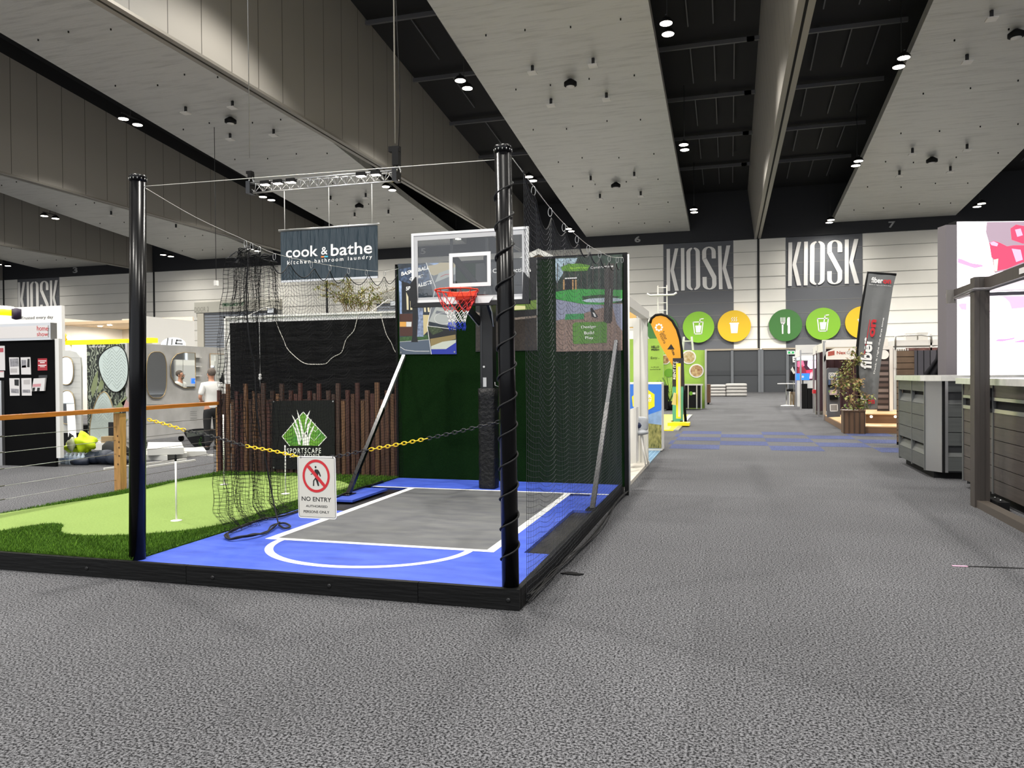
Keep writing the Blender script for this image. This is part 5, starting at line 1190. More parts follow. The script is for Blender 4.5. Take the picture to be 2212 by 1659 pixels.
mb = MB(); mb.fpx(fm, [(317, 873), (355, 873), (355, 881), (317, 881)], .002, sh); mb.stroke(fm, [fm.px(317, 872), fm.px(355, 872)], .012, .003, white); mb.build('slot_niche', t)
mb = MB()
for (x0, x1, y) in ((380, 401, 874.5), (411, 425, 889), (411, 425, 893), (411, 425, 897), (411, 425, 903), (411, 420, 907)): mb.stroke(fm, [fm.px(x0, y), fm.px(x1, y)], .016, .003, M('faint_text', '#9a9a98', .6))
mb.build('small_text', t)
# sign tops beyond the marble wall
fq = FY(21); a, b_ = fq.px(317, 745), fq.px(400, 729); t = thing('dome_sign', 'white half round sign glowing above the marble wall', 'sign', fq.w(*fq.px(373, 748)))
uv = [fq.px(347+26.5-26.5*math.cos(PI*k/14), 746-17*math.sin(PI*k/14)) for k in range(15)]; MB().prism(fq, uv, -.05, 0, M('dome_glow', '#eef4f8', .5, emit=.55)).build('dome', t)
mb = MB(); mb.stroke(fq, [fq.px(*p) for p in ((363, 731), (361, 744))], .06, .004, midgrey); mb.stroke(fq, [fq.px(*p) for p in ((372, 733), (371, 744))], .06, .004, midgrey); mb.stroke(fq, [fq.px(*p) for p in ((392, 736), (382, 735), (380, 742), (394, 743))], .06, .004, midgrey); mb.build('sign_letters', t)
q = fq.w(*fq.px(373, 748)); MB().box(q.x-.5, q.x+.5, 21.02, 21.1, 0, q.z+.1, white).build('support_wall', t)
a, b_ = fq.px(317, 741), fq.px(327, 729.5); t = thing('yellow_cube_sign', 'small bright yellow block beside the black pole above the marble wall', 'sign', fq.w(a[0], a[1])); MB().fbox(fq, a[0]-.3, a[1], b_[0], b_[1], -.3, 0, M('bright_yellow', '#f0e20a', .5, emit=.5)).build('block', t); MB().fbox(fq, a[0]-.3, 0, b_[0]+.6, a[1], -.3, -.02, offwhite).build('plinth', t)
# ---- loose things on the carpet at left
foam = M('foam_white', '#c4c3bd', .8)
def block(pts, h, m, name, label, cat, z0=0.0, group=None):
    P_ = [gz(x, y, z0) for x, y in pts]
    return MB().hexa(P_+[p+Vector((0, 0, h)) for p in P_], m).build(name, label=label, cat=cat, group=group)
g_ = 'white foam slabs on the carpet'
block([(300, 993), (362, 995), (352, 981), (300, 978)], .10, foam, 'foam_slab', 'foam slab nearest the black pole, flat on the carpet', 'foam slab', group=g_)
block([(360, 992), (405, 988), (398, 980), (350, 982)], .09, foam, 'foam_slab', 'middle foam slab between the pole and the batten screen', 'foam slab', group=g_)
block([(398, 986), (446, 985), (440, 976), (395, 977)], .10, foam, 'foam_slab', 'foam slab farthest right beside the pine post', 'foam slab', group=g_)
block([(318, 984), (397, 981), (392, 968), (320, 968)], .13, foam, 'foam_slab', 'top foam slab lying across the others', 'foam slab', z0=.105, group=g_)
for (a, b_, lab) in (((225, 1013), (402, 992), 'white plastic strip nearest the camera on the carpet'), ((316, 1009), (421, 994), 'second white plastic strip on the carpet behind the black pole'), ((395, 972), (438, 966), 'short white rod leaning behind the foam slabs'), ((444, 982), (462, 984), 'stub of white rod by the pine post')):
    MB().beam(gz(*a, .02), gz(*b_, .02), .05, .035, foam).build('plastic_strip', label=lab, cat='strip', group='white strips on the carpet')
# leaning white plank, hi-vis jacket, water pack, bag, puffer jacket, carton
p0, p1 = gy(158, 960, 13.6), gy(150, 872, 14.0); p0.z = .02; MB().beam((p0.x+.1, 13.5, .0), (gy(152, 873, 14.1).x, 14.1, gy(152, 873, 14.1).z), .16, .02, white).build('leaning_plank', label='white plank leaning against the shiplap mirror board', cat='plank')
hv = M('hivis_yellow', '#c8e010', .6, emit=.0); tape_ = M('reflective_tape', '#a9ad8e', .4)
def lump(c, sc, m, seed, noise=.16, n=14, r=1.0):
    Rn = random.Random(seed); mb = MB(); c = Vector(c); st = len(mb.v); mb.ball(c, r, m, n, sc)
    for i, v in enumerate(mb.v):
        d = v-c; f = 1+noise*math.sin(d.x*11/sc[0]*.5+seed)+noise*.8*math.sin(d.y*9/sc[1]*.5+d.z*13/sc[2]*.4+seed*2)+Rn.uniform(-.03, .03); mb.v[i] = c+d*f
        if mb.v[i].z < .0+.005: mb.v[i].z = .005
    return mb
w = gz(158, 1004); w = Vector((-11.55, 11.75, 0))
def at_floor(x, y): return gz(x, y, 0)
wp = at_floor(156, 1004); t = thing('water_pack', 'shrink wrapped pack of clear water bottles on the carpet', 'water bottles', wp)
mb = MB(); bm2 = M('bottle_plastic', '#b9c6d2', .15, spec=.6)
for i in range(6):
    for j in range(3): mb.lathe(wp+Vector((-.26+i*.095, .04+j*.09, 0)), [(.042, 0), (.044, .1), (.040, .13), (.036, .16), (.014, .19), (.014, .215)], bm2, 8)
mb.build('bottles', t, kind='stuff'); MB().box(wp.x-.31, wp.x+.27, wp.y-.01, wp.y+.27, .03, .16, M('shrink_wrap', '#c4d0da', .2, alpha=.35)).build('shrink_wrap', t); MB().box(wp.x-.3, wp.x+.26, wp.y, wp.y+.26, .085, .12, M('blue_label', '#7d9cc8', .4)).build('label_band', t)
jp = wp+Vector((.02, .15, .225)); t = thing('hi_vis_jacket', 'crumpled bright yellow hi-vis jacket heaped on the water pack', 'jacket', jp)
lump((jp.x+.13, jp.y, .40), (.21, .16, .17), hv, 2, .24, n=22).build('body', t); lump((jp.x-.17, jp.y, .30), (.14, .1, .085), hv, 5, .3, n=18).build('sleeve', t); lump((jp.x-.08, jp.y-.1, .38), (.10, .04, .12), tape_, 7, .15).build('reflective_band', t); lump((jp.x-.22, jp.y+.02, .46), (.055, .04, .11), M('jacket_navy', '#14161c', .8), 9, .2).build('dark_collar', t)
q = at_floor(206, 1004); lump((q.x, q.y+.45, .17), (.30, .2, .24), M('bag_black', '#101012', .8), 3, .12).build('backpack', label='black backpack standing behind the puffer jacket', cat='bag')
t = thing('puffer_jacket', 'dark navy puffer jacket dropped on the carpet', 'jacket', q); pj = M('puffer_navy', '#1d2534', .55, bump=.8, bscale=9)
mb = MB()
for k, (dx, dy, dz, a, b_, c) in enumerate(((-.12, .1, .12, .2, .17, .12), (.12, .12, .14, .2, .18, .14), (.36, .12, .13, .2, .18, .13), (.52, .1, .09, .16, .16, .09), (-.3, .0, .06, .17, .12, .06))):
    m2 = lump((q.x+dx, q.y+dy, dz), (a, b_, c), pj, k+11, .08); mb.add(m2.v, m2.f, pj, True)
mb.build('quilted_body', t); MB().tube([(q.x-.1, q.y-.05, .07), (q.x-.3, q.y-.1, .06), (q.x-.46, q.y-.08, .05)], [.08, .065, .045], pj, 10).build('sleeve', t)
q = gy(236, 950, 14.0); MB().box(q.x-.16, q.x+.16, 13.93, 14.2, .162, .30, M('cardboard', '#9c8560', .8)).build('cardboard_box', label='small open cardboard box on the plinth below the lower pebble mirror', cat='box')
q = gy(245, 938, 14.1); t = thing('black_monitor', 'black rectangular panel standing on the cardboard box', 'monitor', (q.x, 14.1, .31)); MB().box(q.x-.1, q.x+.2, 14.06, 14.1, .31, .62, blackg).build('panel', t)
# dark basin leaning by the marble wall
q = at_floor(428, 967); t = thing('black_basin', 'black boat shaped basin tilted by the marble wall with a green sprig', 'basin', q)
fb2 = FY(q.y); prof = [fb2.px(*p) for p in ((399, 930), (449, 926), (452, 935), (445, 955), (432, 967), (420, 965), (407, 950))]
MB().prism(fb2, smooth_closed(prof, 3), -.25, 0, blackg).build('bowl', t); MB().prism(fb2, [fb2.px(*p) for p in ((402, 932), (448, 928), (447, 938), (404, 945))], 0, .004, M('basin_grey', '#4c504a', .3)).build('inner_face', t)
mb = MB(); Rr = random.Random(4); c = fb2.w(*fb2.px(434, 956), .03)
for k in range(16): leaf(mb, c+Vector((Rr.uniform(-.04, .04), 0, Rr.uniform(-.1, .12))), Vector((Rr.uniform(-1, 1), -.3, Rr.uniform(.2, 1))), .07, .02, M('sprig_green', '#4c8a34', .6))
mb.build('leaf_sprig', t)
# ================================================================== RIGHT SIDE AND FAR AISLE
taupe = M('taupe_composite', '#3d3733', .5, var=.15, vscale=4, stretch=(8, 8, .6)); slat = M('slate_composite', '#4e504f', .45, var=.12, vscale=3, stretch=(.8, .8, 10)); slat2 = M('brown_composite', '#453e3a', .42, var=.22, vscale=3, stretch=(1, .8, 14))
quartz = M('white_quartz', '#cfcdc6', .12, var=.08, vscale=9)
ROWS = [(0, .125, 0), (.125, .165, 2), (.165, .26, 1), (.26, .40, 0), (.40, .57, 0), (.57, .72, 0), (.72, .75, 2), (.75, .84, 1), (.84, 1, 0)]
def louvre(mb, fr, u0, u1, z0, z1, m):
    H = z1-z0
    for a, b_, k in ROWS:
        zt, zb = z1-a*H, z1-b_*H
        if k == 0: mb.fbox(fr, u0, zb+.005, u1, zt-.005, -.03, 0, m)
        elif k == 2: mb.fbox(fr, u0, zb, u1, zt, -.09, -.06, black)
        else:
            P_ = fr.w; mb.add([P_(u0, zb, .0), P_(u1, zb, .0), P_(u1, zt, -.06), P_(u0, zt, -.06), P_(u0, zb, -.09), P_(u1, zb, -.09), P_(u1, zt, -.09), P_(u0, zt, -.09)], [(0, 1, 2, 3), (7, 6, 5, 4), (0, 4, 5, 1), (3, 2, 6, 7), (0, 3, 7, 4), (1, 5, 6, 2)], m)
CX0, CY0, CY1 = 2.88, 12.95, 14.75
t = thing('louvre_counter', 'grey louvre panelled corner counter with white stone top left of the brown post', 'counter', (3.6, 13.8, 0))
MB().box(CX0+.10, 4.6, CY0-.12, CY1-.05, 0, .12, black).build('black_plinth', t)
MB().hexa([(CX0+.05, CY0+.05, .1), (3.08, CY0-.24, .1), (4.6, CY0-.24, .1), (4.6, CY1, .1), (CX0+.05, CY0+.05, 1.47), (3.08, CY0-.24, 1.47), (4.6, CY0-.24, 1.47), (4.6, CY1, 1.47)], dark).build('carcass', t)
fl = FXN(CX0); a0 = -CY0-.0; mid = -(CY0+CY1)/2+.05
for (ua, ub) in ((-CY1, mid-.02), (mid+.02, -CY0-.01)): mb = MB(); louvre(mb, fl, ua, ub, .12, 1.47, slat); mb.build('louvre_panel', t)
mb = MB()
for u in (-CY1, mid, -CY0): mb.fbox(fl, u-.018, .1, u+.018, 1.47, -.05, .006, M('panel_mullion', '#6a6c6b', .4, .4))
mb.build('mullion', t)
MB().hexa([(CX0, CY0, .1), (3.06, CY0-.26, .1), (3.1, CY0-.22, .1), (CX0+.06, CY0+.04, .1), (CX0, CY0, 1.47), (3.06, CY0-.26, 1.47), (3.1, CY0-.22, 1.47), (CX0+.06, CY0+.04, 1.47)], alu).build('corner_post', t)
ff = FY(CY0-.27); mb = MB(); louvre(mb, ff, 3.14, 3.75, .12, 1.47, slat); mb.build('louvre_panel', t); mb = MB(); mb.fbox(ff, 3.07, .1, 3.10, 1.47, -.03, .0, black); mb.fbox(ff, 3.10, .1, 3.14, 1.47, -.03, .004, alu); mb.build('mullion', t)
cx_ = CX0-.06; MB().prism(Fr((0, 0, 1.47), (1, 0, 0), (0, 1, 0)), [(cx_, CY1+.05), (cx_, CY0-.02), (3.03, CY0-.34), (4.65, CY0-.34), (4.65, CY1+.05)], 0, .085, quartz).build('stone_top', t)
# second, longer counter towards the camera
t = thing('outdoor_kitchen_run', 'long brown louvre counter with white top running along the right frame edge', 'counter', (3.5, 9, 0))
f2c = FXN(3.12); U0, U1 = -11.85, -6.2
MB().box(3.2, 3.9, 6.2, 11.8, 0, .12, black).build('black_plinth', t); MB().box(3.17, 3.9, 6.2, 11.85, .1, 1.44, dark).build('carcass', t)
R2 = [(0, .115, 0), (.115, .145, 3), (.145, .22, 4), (.22, .255, 3), (.255, .385, 0), (.385, .505, 0), (.505, .63, 0), (.63, .75, 0), (.75, .87, 0), (.87, 1.0, 0)]
for (ua, ub) in ((-11.83, -10.62), (-10.58, -9.46), (-9.42, -8.2), (-8.16, -6.9)):
    mb = MB()
    for a, b_, k in R2:
        zt, zb = 1.44-a*1.33, 1.44-b_*1.33
        if k == 0: mb.fbox(f2c, ua, zb+.004, ub, zt-.004, -.03, 0, slat2)
        elif k == 3: mb.fbox(f2c, ua, zb, ub, zt, -.03, .008, alu)
        else: mb.fbox(f2c, ua, zb, ub, zt, -.06, -.03, black)
    mb.build('louvre_panel', t)
mb = MB()
for u in (-11.84, -10.60, -9.44, -8.18): mb.fbox(f2c, u-.018, .1, u+.018, 1.44, -.04, .012, M('panel_mullion', '#6a6c6b', .4, .4))
mb.build('mullion', t)
MB().box(3.04, 3.95, 6.15, 11.9, 1.44, 1.52, quartz).build('stone_top', t)
MB().box(3.17, 3.6, 11.86, 11.9, .05, 1.44, alu).build('end_trim', t)
mb = MB(); mb.tube([(3.09, 11.0, 1.38), (3.06, 11.05, 1.15), (3.09, 10.85, 1.12)], .012, black, 6); mb.box(3.08, 3.12, 10.6, 10.95, 1.10, 1.40, blackg); mb.build('black_bracket', t)
# pergola post, beam, plinth rail
t = thing('pergola_frame', 'tall dark brown pergola post with top beam and floor rail at right', 'pergola', (2.86, 10.2, 0))
MB().box(2.78, 2.94, 10.1, 10.27, 0, 2.72, taupe).build('post', t); MB().box(2.835, 2.885, 10.092, 10.1, .0, 2.72, M('post_groove_brown', '#38332f', .5)).build('post_groove', t)
ye = gx(2067, 632, 2.92).y
MB().box(2.88, 2.95, 5.5, ye, 2.57, 2.70, taupe).build('top_beam', t); MB().box(2.80, 2.9, ye-.02, ye+.03, 2.52, 2.70, M('beam_end', '#6a6662', .5)).build('end_plate', t)
MB().tube([(2.80, 11.0, 2.56), (2.77, 10.3, 2.57), (2.77, 10.05, 2.57), (2.86, 9.8, 2.545), (2.86, 5.5, 2.545)], .018, M('purple_grey_pipe', '#77757c', .3, .7), 8).build('pipe', t)
q = gy(2130, 635, 12.0); MB().box(2.95, 5.2, 11.98, 12.02, q.z-.03, q.z+.02, M('purple_grey_pipe', '#77757c', .3, .7)).build('cross_bar', t)
MB().hexa([(2.97, 8.4, 2.52), (5.2, 8.4, 2.52), (5.2, 11.98, q.z+.03), (2.97, 11.98, q.z+.03), (2.97, 8.4, 2.53), (5.2, 8.4, 2.53), (5.2, 11.98, q.z+.04), (2.97, 11.98, q.z+.04)], M('shade_mesh', '#b9b3c4', .4, alpha=.7)).build('shade_panel', t)
a, b_ = gx(2202, 575, 2.875), gx(2225, 580, 2.875); MB().box(2.872, 2.88, b_.y, a.y, 2.6, 2.66, shp).build('white_sticker', t)
MB().box(2.80, 2.92, 5.5, 10.1, 0.0, .085, M('floor_rail', '#4d463f', .45)).build('floor_rail', t)
mb = MB(); mb.lathe((3.02, 10.2, .10), [(.012, 0), (.012, .02)], steel, 8); mb.lathe((3.02, 10.0, .10), [(.012, 0), (.012, .02)], steel, 8); mb.box(2.96, 3.08, 9.9, 10.3, .0, .1, black); mb.build('floor_fixing', t)
# LED screen
o_ = gy(2067, 480, 15.5); sf = Fr((o_.x, o_.y, 0), (.961, .275, 0))
t = thing('led_video_wall', 'huge bright LED video screen showing white and red shapes at right', 'video screen', (o_.x, o_.y, 0))
MB().fbox(sf, -.21, 0, -.01, sf.px(2050, 486)[1], -.25, .02, M('screen_column', '#6b6669', .7)).build('side_column', t)
sz1 = sf.px(2067, 479)[1]; MB().fbox(sf, -.01, .2, 4.2, sz1+.02, -.25, -.005, black).build('cabinet', t)
def em(n, c, e): return M(n, c, .6, emit=e)
ew = em('screen_white', '#fff5fc', 2.0); MB().flat(sf, [(0, 1.0), (4.2, 1.0), (4.2, sz1), (0, sz1)], 0, ew).build('lit_face', t)
Z = ZM(2040, 460, 4.145); mb = MB(); P = lambda pts, m, d=.004: mb.fpx(sf, Z(*pts), d, m)
g1 = em('screen_grey', '#8c7a86', .75); r1 = em('screen_red', '#d83a55', .9); p1 = em('screen_pink', '#f08aa8', 1.1)
P([(378, 82), (1200, 70), (1200, 640), (700, 500), (600, 500), (450, 540), (415, 330), (370, 170)], g1)
P([(590, 140), (640, 105), (720, 120), (900, 140), (900, 270), (700, 275), (600, 240)], r1, .006); P([(400, 270), (440, 250), (500, 270), (560, 300), (620, 290), (1200, 290), (1200, 620), (700, 440), (560, 500), (440, 525), (455, 420), (420, 400)], r1, .006)
P([(405, 268), (440, 254), (480, 275), (470, 300), (420, 290)], p1, .008); P([(440, 420), (480, 410), (470, 520), (445, 522)], em('screen_peach', '#f7c39a', 1.2), .008); P([(630, 150), (680, 140), (700, 200), (650, 215)], p1, .008); P([(600, 320), (680, 330), (700, 420), (640, 440)], p1, .008)
P([(120, 408), (150, 412), (240, 450), (340, 465), (345, 480), (270, 495), (180, 465), (118, 445)], em('screen_mauve', '#a985a4', .8)); P([(490, 742), (1200, 742), (1200, 800), (900, 830), (600, 860), (580, 800), (540, 760)], p1, .006)
P([(120, 820), (160, 808), (196, 810), (196, 870), (150, 865)], p1, .006); P([(370, 890), (400, 878), (600, 850), (590, 880), (480, 885)], em('screen_lilac', '#e3a5d8', 1.1)); P([(450, 1148), (480, 1130), (560, 1128), (640, 1112), (620, 1130), (520, 1150)], em('screen_lilac2', '#a87fd0', .9)); P([(600, 1160), (700, 1135), (1000, 1130), (1000, 1150), (700, 1160)], em('screen_lilac2', '#a87fd0', .9))
mb.build('screen_image', t)
# black curtain beside the screen
fcu = FY(17.2); mb = MB(); L = []
for k in range(13):
    s_ = k/12; top = fcu.px(2046, 497); x = top[0]+.55*s_; L.append(x)
left = [(2044, 497), (2040, 600), (2032, 720), (2020, 775), (2003, 797), (1996, 806), (1990, 830), (1990, 978)]
vs = []; n = 14
for (x, y) in left:
    u, v = fcu.px(x, y)
    for k in range(n+1):
        s_ = k/n; uu = u+(fcu.px(2075, 600)[0]-u)*s_; vs.append(fcu.w(uu, v, .05*math.sin(k*2.1)))
mb.add(vs, [(i*(n+1)+k, (i+1)*(n+1)+k, (i+1)*(n+1)+k+1, i*(n+1)+k+1) for i in range(len(left)-1) for k in range(n)], M('curtain_black', '#0f0d14', .9), True)
mb.build('black_curtain', label='black drape gathered beside the grey column of the video wall', cat='curtain')
# brown and grey cladding panels on display behind the corner counter
f9 = FY(18.5); a, b_ = f9.px(1938, 830), f9.px(1975, 757)
t = thing('cladding_display', 'display wall of brown and grey horizontal cladding boards behind the counter', 'display wall', f9.w(a[0], 0)); z = b_[1]
u2 = f9.px(2030, 757)[0]; mb = MB(); g = MB()
while z > .1: mb.fbox(f9, a[0], z-.13, b_[0], z-.008, -.05, 0, M('cladding_brown', '#6f5a47', .5, var=.15, vscale=4)); z -= .135
g.fbox(f9, b_[0], 0, u2, b_[1], -.05, -.005, M('cladding_grey', '#58555a', .5))
for k in range(4): x = b_[0]+(u2-b_[0])*(k+.5)/4; g.fbox(f9, x-.006, 0, x+.006, b_[1], -.005, .001, black)
MB().fbox(f9, a[0], 0, u2, b_[1], -.07, -.05, black).build('backing', t); mb.build('brown_boards', t); g.build('grey_boards', t)
fw2 = FY(30); mb = MB()
a, b_ = fw2.px(1925, 760), fw2.px(2040, 727); t = thing('white_roof_booth', 'white framed booth with dark photo frieze beyond the cladding display', 'exhibition booth', fw2.w(a[0], 0))
MB().fbox(fw2, a[0], 0, a[0]+.15, b_[1]-.45, -.1, 0, white).build('booth_post', t); MB().fbox(fw2, fw2.px(1932, 0)[0], b_[1]-.3, b_[0], b_[1]-.1, -2, 0, white).build('roof_edge', t); MB().fbox(fw2, fw2.px(2008, 0)[0], 0, fw2.px(2012, 0)[0], b_[1]+.1, -.1, 0, white).build('booth_post', t)
MB().fbox(fw2, a[0]+.2, 0, b_[0], b_[1]-.35, -2.2, -2.1, offwhite).build('back_wall', t); MB().fbox(fw2, fw2.px(1955, 0)[0], b_[1]-.62, b_[0], b_[1]-.38, -.05, 0, M('photo_frieze', '#6e4a45', .6, var=.7, vscale=4)).build('photo_frieze', t)
mb = MB(); 
for x in range(1928, 1960, 5): mb.fbox(fw2, fw2.px(x, 0)[0], b_[1]-1.1, fw2.px(x+2, 0)[0], b_[1]-.4, 0, .03, white)
mb.build('slat_screen', t); mb = MB()
for (x0, y0, x1, y1) in ((1961, 719, 1985, 727), (1988, 717, 2009, 726)): (ua, va), (ub, vb) = fw2.px(x0, y1), fw2.px(x1, y0); mb.fbox(fw2, ua, b_[1]-.1, ub, vb, -.6, -.3, offwhite)
mb.build('roof_boxes', t)
mb = MB(); mb.tube([fw2.w(*fw2.px(x, y), .02) for x, y in ((1934, 755), (1934, 727), (1950, 725), (1990, 724), (2012, 727), (2012, 740))], .03, steel, 6); mb.build('roof_pipe', t)
# ---- decking stand: deck, steps, planter with small tree, flag, brochure stand
dk = M('light_decking', '#c9a577', .55, var=.15, vscale=3, stretch=(.5, 6, 4)); dkb = M('brown_decking', '#71543c', .5, var=.15, vscale=3, stretch=(.5, 6, 4))
t = thing('timber_deck', 'pale timber display deck with brown step and small round lights', 'deck', (4.5, 24.5, 0))
FZ0 = Fr((0, 0, 0), (1, 0, 0), (0, 1, 0)); MB().prism(FZ0, [(3.12, 27.7), (3.02, 22.3), (3.3, 21.95), (7.5, 21.95), (7.5, 27.7)], 0, .16, dkb).build('deck_edge', t)
MB().prism(FZ0, [(3.12, 27.7), (3.03, 22.35), (3.32, 21.98), (7.5, 21.98), (7.5, 27.7)], .16, .185, dk).build('deck_boards', t)
MB().box(3.7, 7.5, 23.3, 26, .185, .42, dkb).build('step_riser', t); MB().box(3.68, 7.5, 23.27, 26.0, .42, .45, dk).build('step_top', t)
fr_ = FY(23.3); mb = MB()
for x in (1882, 1934): u, v = fr_.px(x, 900); mb.disc(fr_, u, v, .04, .04, .012, M('step_light', '#f2efe6', .4, emit=.8), 12, 0)
mb.build('step_light', t)
pcx = 3.48
t = thing('planter_tree', 'small leafy brown-green tree in a brown slatted box planter on the deck corner', 'potted tree', (pcx, 22.0, 0))
fpz = FY(21.72); (ua, va), (ub, vb) = fpz.px(1823, 935), fpz.px(1868, 889)
mb = MB(); mb.box(ua, ub, 21.72, 22.25, .0, vb, M('planter_brown', '#5c4430', .5)); mb.build('planter_box', t); mb = MB()
for k in range(5): x = ua+(ub-ua)*k/4; mb.box(x-.012, x+.012, 21.70, 21.72, 0, vb, M('planter_dark', '#3c2c1e', .6))
mb.build('slat_joints', t); MB().box(ua-.02, ub+.02, 21.70, 22.28, vb, vb+.03, M('planter_brown', '#5c4430', .5)).build('planter_rim', t)
tx, ty = (ua+ub)/2+.02, 21.98; top = fpz.px(1848, 748)[1]
mb = MB(); mb.tube([(tx, ty, vb), (tx+.02, ty, vb+.6), (tx+.0, ty, vb+1.2), (tx+.08, ty, top)], [.016, .014, .01, .005], M('trunk_tan', '#a38a64', .7), 6); Rr = random.Random(8)
LM = [M('leaf_olive', '#7a7a3c', .6), M('leaf_bronze', '#8a6a42', .6), M('leaf_pale', '#a3a060', .6), M('leaf_green', '#566a2c', .6)]; ml = MB()
for k in range(34):
    z0 = vb+Rr.uniform(.1, top-vb-.15); a = Rr.uniform(0, 2*PI); rr_ = .42*math.sin(min(1, (top-z0)/(top-vb)*1.25)*PI*.62)+.05; e = Vector((tx+rr_*math.cos(a), ty+rr_*.8*math.sin(a), z0+Rr.uniform(-.12, .15)))
    mb.tube([(tx, ty, z0), e], .004, M('trunk_tan', '#a38a64', .7), 4)
    for q in range(17):
        p = Vector((tx, ty, z0)).lerp(e, Rr.uniform(.25, 1.15))+Vector((Rr.uniform(-.07, .07), Rr.uniform(-.07, .07), Rr.uniform(-.12, .08))); leaf(ml, p, Vector((Rr.uniform(-1, 1), Rr.uniform(-1, .3), Rr.uniform(-1, .2))), Rr.uniform(.08, .13), Rr.uniform(.06, .09), Rr.choice(LM))
mb.build('trunk_and_branches', t); ml.build('foliage', t)
ffl = FY(22.6); Z = ZM(1840, 570, 4.88); base = ffl.px(1861, 893)
t = thing('feather_flag', 'tall grey fiberon feather flag leaning beside the planter tree', 'flag', ffl.w(base[0], .19))
fgm = M('flag_grey', '#6c6d6c', .6, bump=.5, bscale=3)
Lf = Z((165, 95), (140, 300), (105, 500), (75, 750), (60, 900), (68, 1150), (90, 1350), (118, 1540)); Rt = Z((468, 120), (435, 250), (400, 480), (365, 700), (325, 900), (292, 1150), (280, 1350), (272, 1525))
mb = MB(); vs = []; n = 8
for i, (a, b_) in enumerate(zip(Lf, Rt)):
    (ua, va), (ub, vb2) = ffl.px(*a), ffl.px(*b_)
    for k in range(n+1): s_ = k/n; vs.append(ffl.w(ua+(ub-ua)*s_, va+(vb2-va)*s_, .03*math.sin(k*1.3+i*.9)*(.3+i/8)))
mb.add(vs, [(i*(n+1)+k, (i+1)*(n+1)+k, (i+1)*(n+1)+k+1, i*(n+1)+k+1) for i in range(len(Lf)-1) for k in range(n)], fgm, True); mb.build('flag_cloth', t)
mb = MB(); pp = [ffl.w(*ffl.px(*p), -.01) for p in Z((470, 112), (170, 90), (135, 300), (100, 500), (72, 750), (56, 900), (60, 1150))]+[ffl.w(base[0], .19)]
mb.tube(pp, .035, black, 6); mb.build('pole', t)
def T2(s_, pts, m=print_white, **k): return textpx(s_, ffl, Z(*pts), m, d=.06, parent=t, **k)
T2('fiber', [(200, 200), (322, 210), (205, 140)], bold=.03); T2('on', [(325, 212), (410, 212), (325, 170)], red, bold=.04); T2('Deck it right the first time', [(178, 224), (412, 243), (178, 212)])
T2('fiber', [(205, 1110), (215, 780), (85, 1100)], bold=.03); T2('on', [(235, 775), (258, 590), (180, 770)], red, bold=.04); T2('Deck it right the first time', [(243, 1160), (342, 570), (222, 1158)], bold=.01); T2('fiber', [(85, 1465), (160, 1470), (90, 1390)], bold=.03); T2('on', [(160, 1475), (235, 1475), (162, 1430)], red, bold=.04)
MB().stroke(ffl, [ffl.px(*p) for p in Z((130, 950), (188, 590))], .02, .06, red).build('red_line', t)
# brochure stand
fbs = FY(24.2); Z = ZM(1670, 720, 7.214); a = fbs.px(*Z((945, 1305))[0])
t = thing('brochure_stand', 'grey leaning brochure stand with 50 sign and two leaflet pockets on the deck', 'brochure stand', fbs.w(a[0], .185))
k_ = M('stand_grey', '#55565b', .4); mb = MB(); mb.ppx(fbs, Z((845, 1310), (835, 600), (840, 550), (870, 538), (1000, 538), (1025, 550), (1030, 600), (1048, 1300)), -.12, 0, k_); mb.build('stand_body', t)
mb = MB(); mb.ppx(fbs, Z((850, 730), (1015, 725), (1018, 825), (850, 830)), 0, .08, blackg); mb.ppx(fbs, Z((875, 960), (1000, 955), (1000, 1030), (880, 1035)), 0, .08, blackg); mb.build('pocket', t)
mb = MB(); cols = [M('leaf_blue', '#4a5a78', .5), M('leaf_tan2', '#8c7a66', .5), M('leaf_brown2', '#5c4a42', .5), shp]
for i in range(4): mb.ppx(fbs, Z((855+i*40, 728), (890+i*40, 726), (890+i*40, 800), (855+i*40, 805)), .03, .09, cols[i])
mb.ppx(fbs, Z((872, 885), (995, 880), (998, 975), (878, 975)), .03, .07, M('leaf_pink2', '#b09a98', .5, var=.5, vscale=6)); mb.build('leaflets', t)
mb = MB(); mb.stroke(fbs, [fbs.px(*p) for p in Z((872, 618), (988, 618), (988, 712), (872, 712))], .02, .004, print_white, closed=True); mb.fpx(fbs, Z((888, 1110), (1002, 1108), (1006, 1210), (892, 1212)), .003, M('stand_label', '#8f8b88', .6)); mb.stroke(fbs, [fbs.px(*p) for p in Z((888, 1110), (1002, 1108), (1006, 1210), (892, 1212))], .02, .004, print_white, closed=True); mb.build('sign_frames', t)
textpx('50', fbs, Z((885, 672), (965, 668), (885, 630)), print_white, d=.006, bold=.02, parent=t)
# NexGEN booth
fn = FY(27.75); (ua, va), (ub, vb) = fn.px(1780, 777), fn.px(1862, 751)
t = thing('curtained_booth', 'white framed booth with NexGEN header and dark maroon curtains', 'exhibition booth', (ub, 27.75, 0))
UB = fn.px(1925, 800)[0]; zt0 = fn.px(1785, 733)[1]
MB().prism(fn, [(ua, va-.1), (ua+.06, va), (ub, va), (ub, vb+.0), (ua+.35, vb+.0), (ua+.08, vb-.12), (ua, vb-.3)], -.06, 0, white).build('header_panel', t); MB().fbox(fn, ua-.03, 0, ua+.06, vb+.25, -.1, 0, alu).build('corner_post', t)
MB().fbox(fn, ua, vb+.05, UB, zt0, -.6, -.5, white).build('upper_wall', t); MB().fbox(fn, ua+.05, .18, UB, vb, -3.0, -2.9, M('maroon_curtain', '#3a2229', .85, var=.3, vscale=2, stretch=(8, 8, .2))).build('back_curtain', t)
mb = MB(); vs = []; n = 40
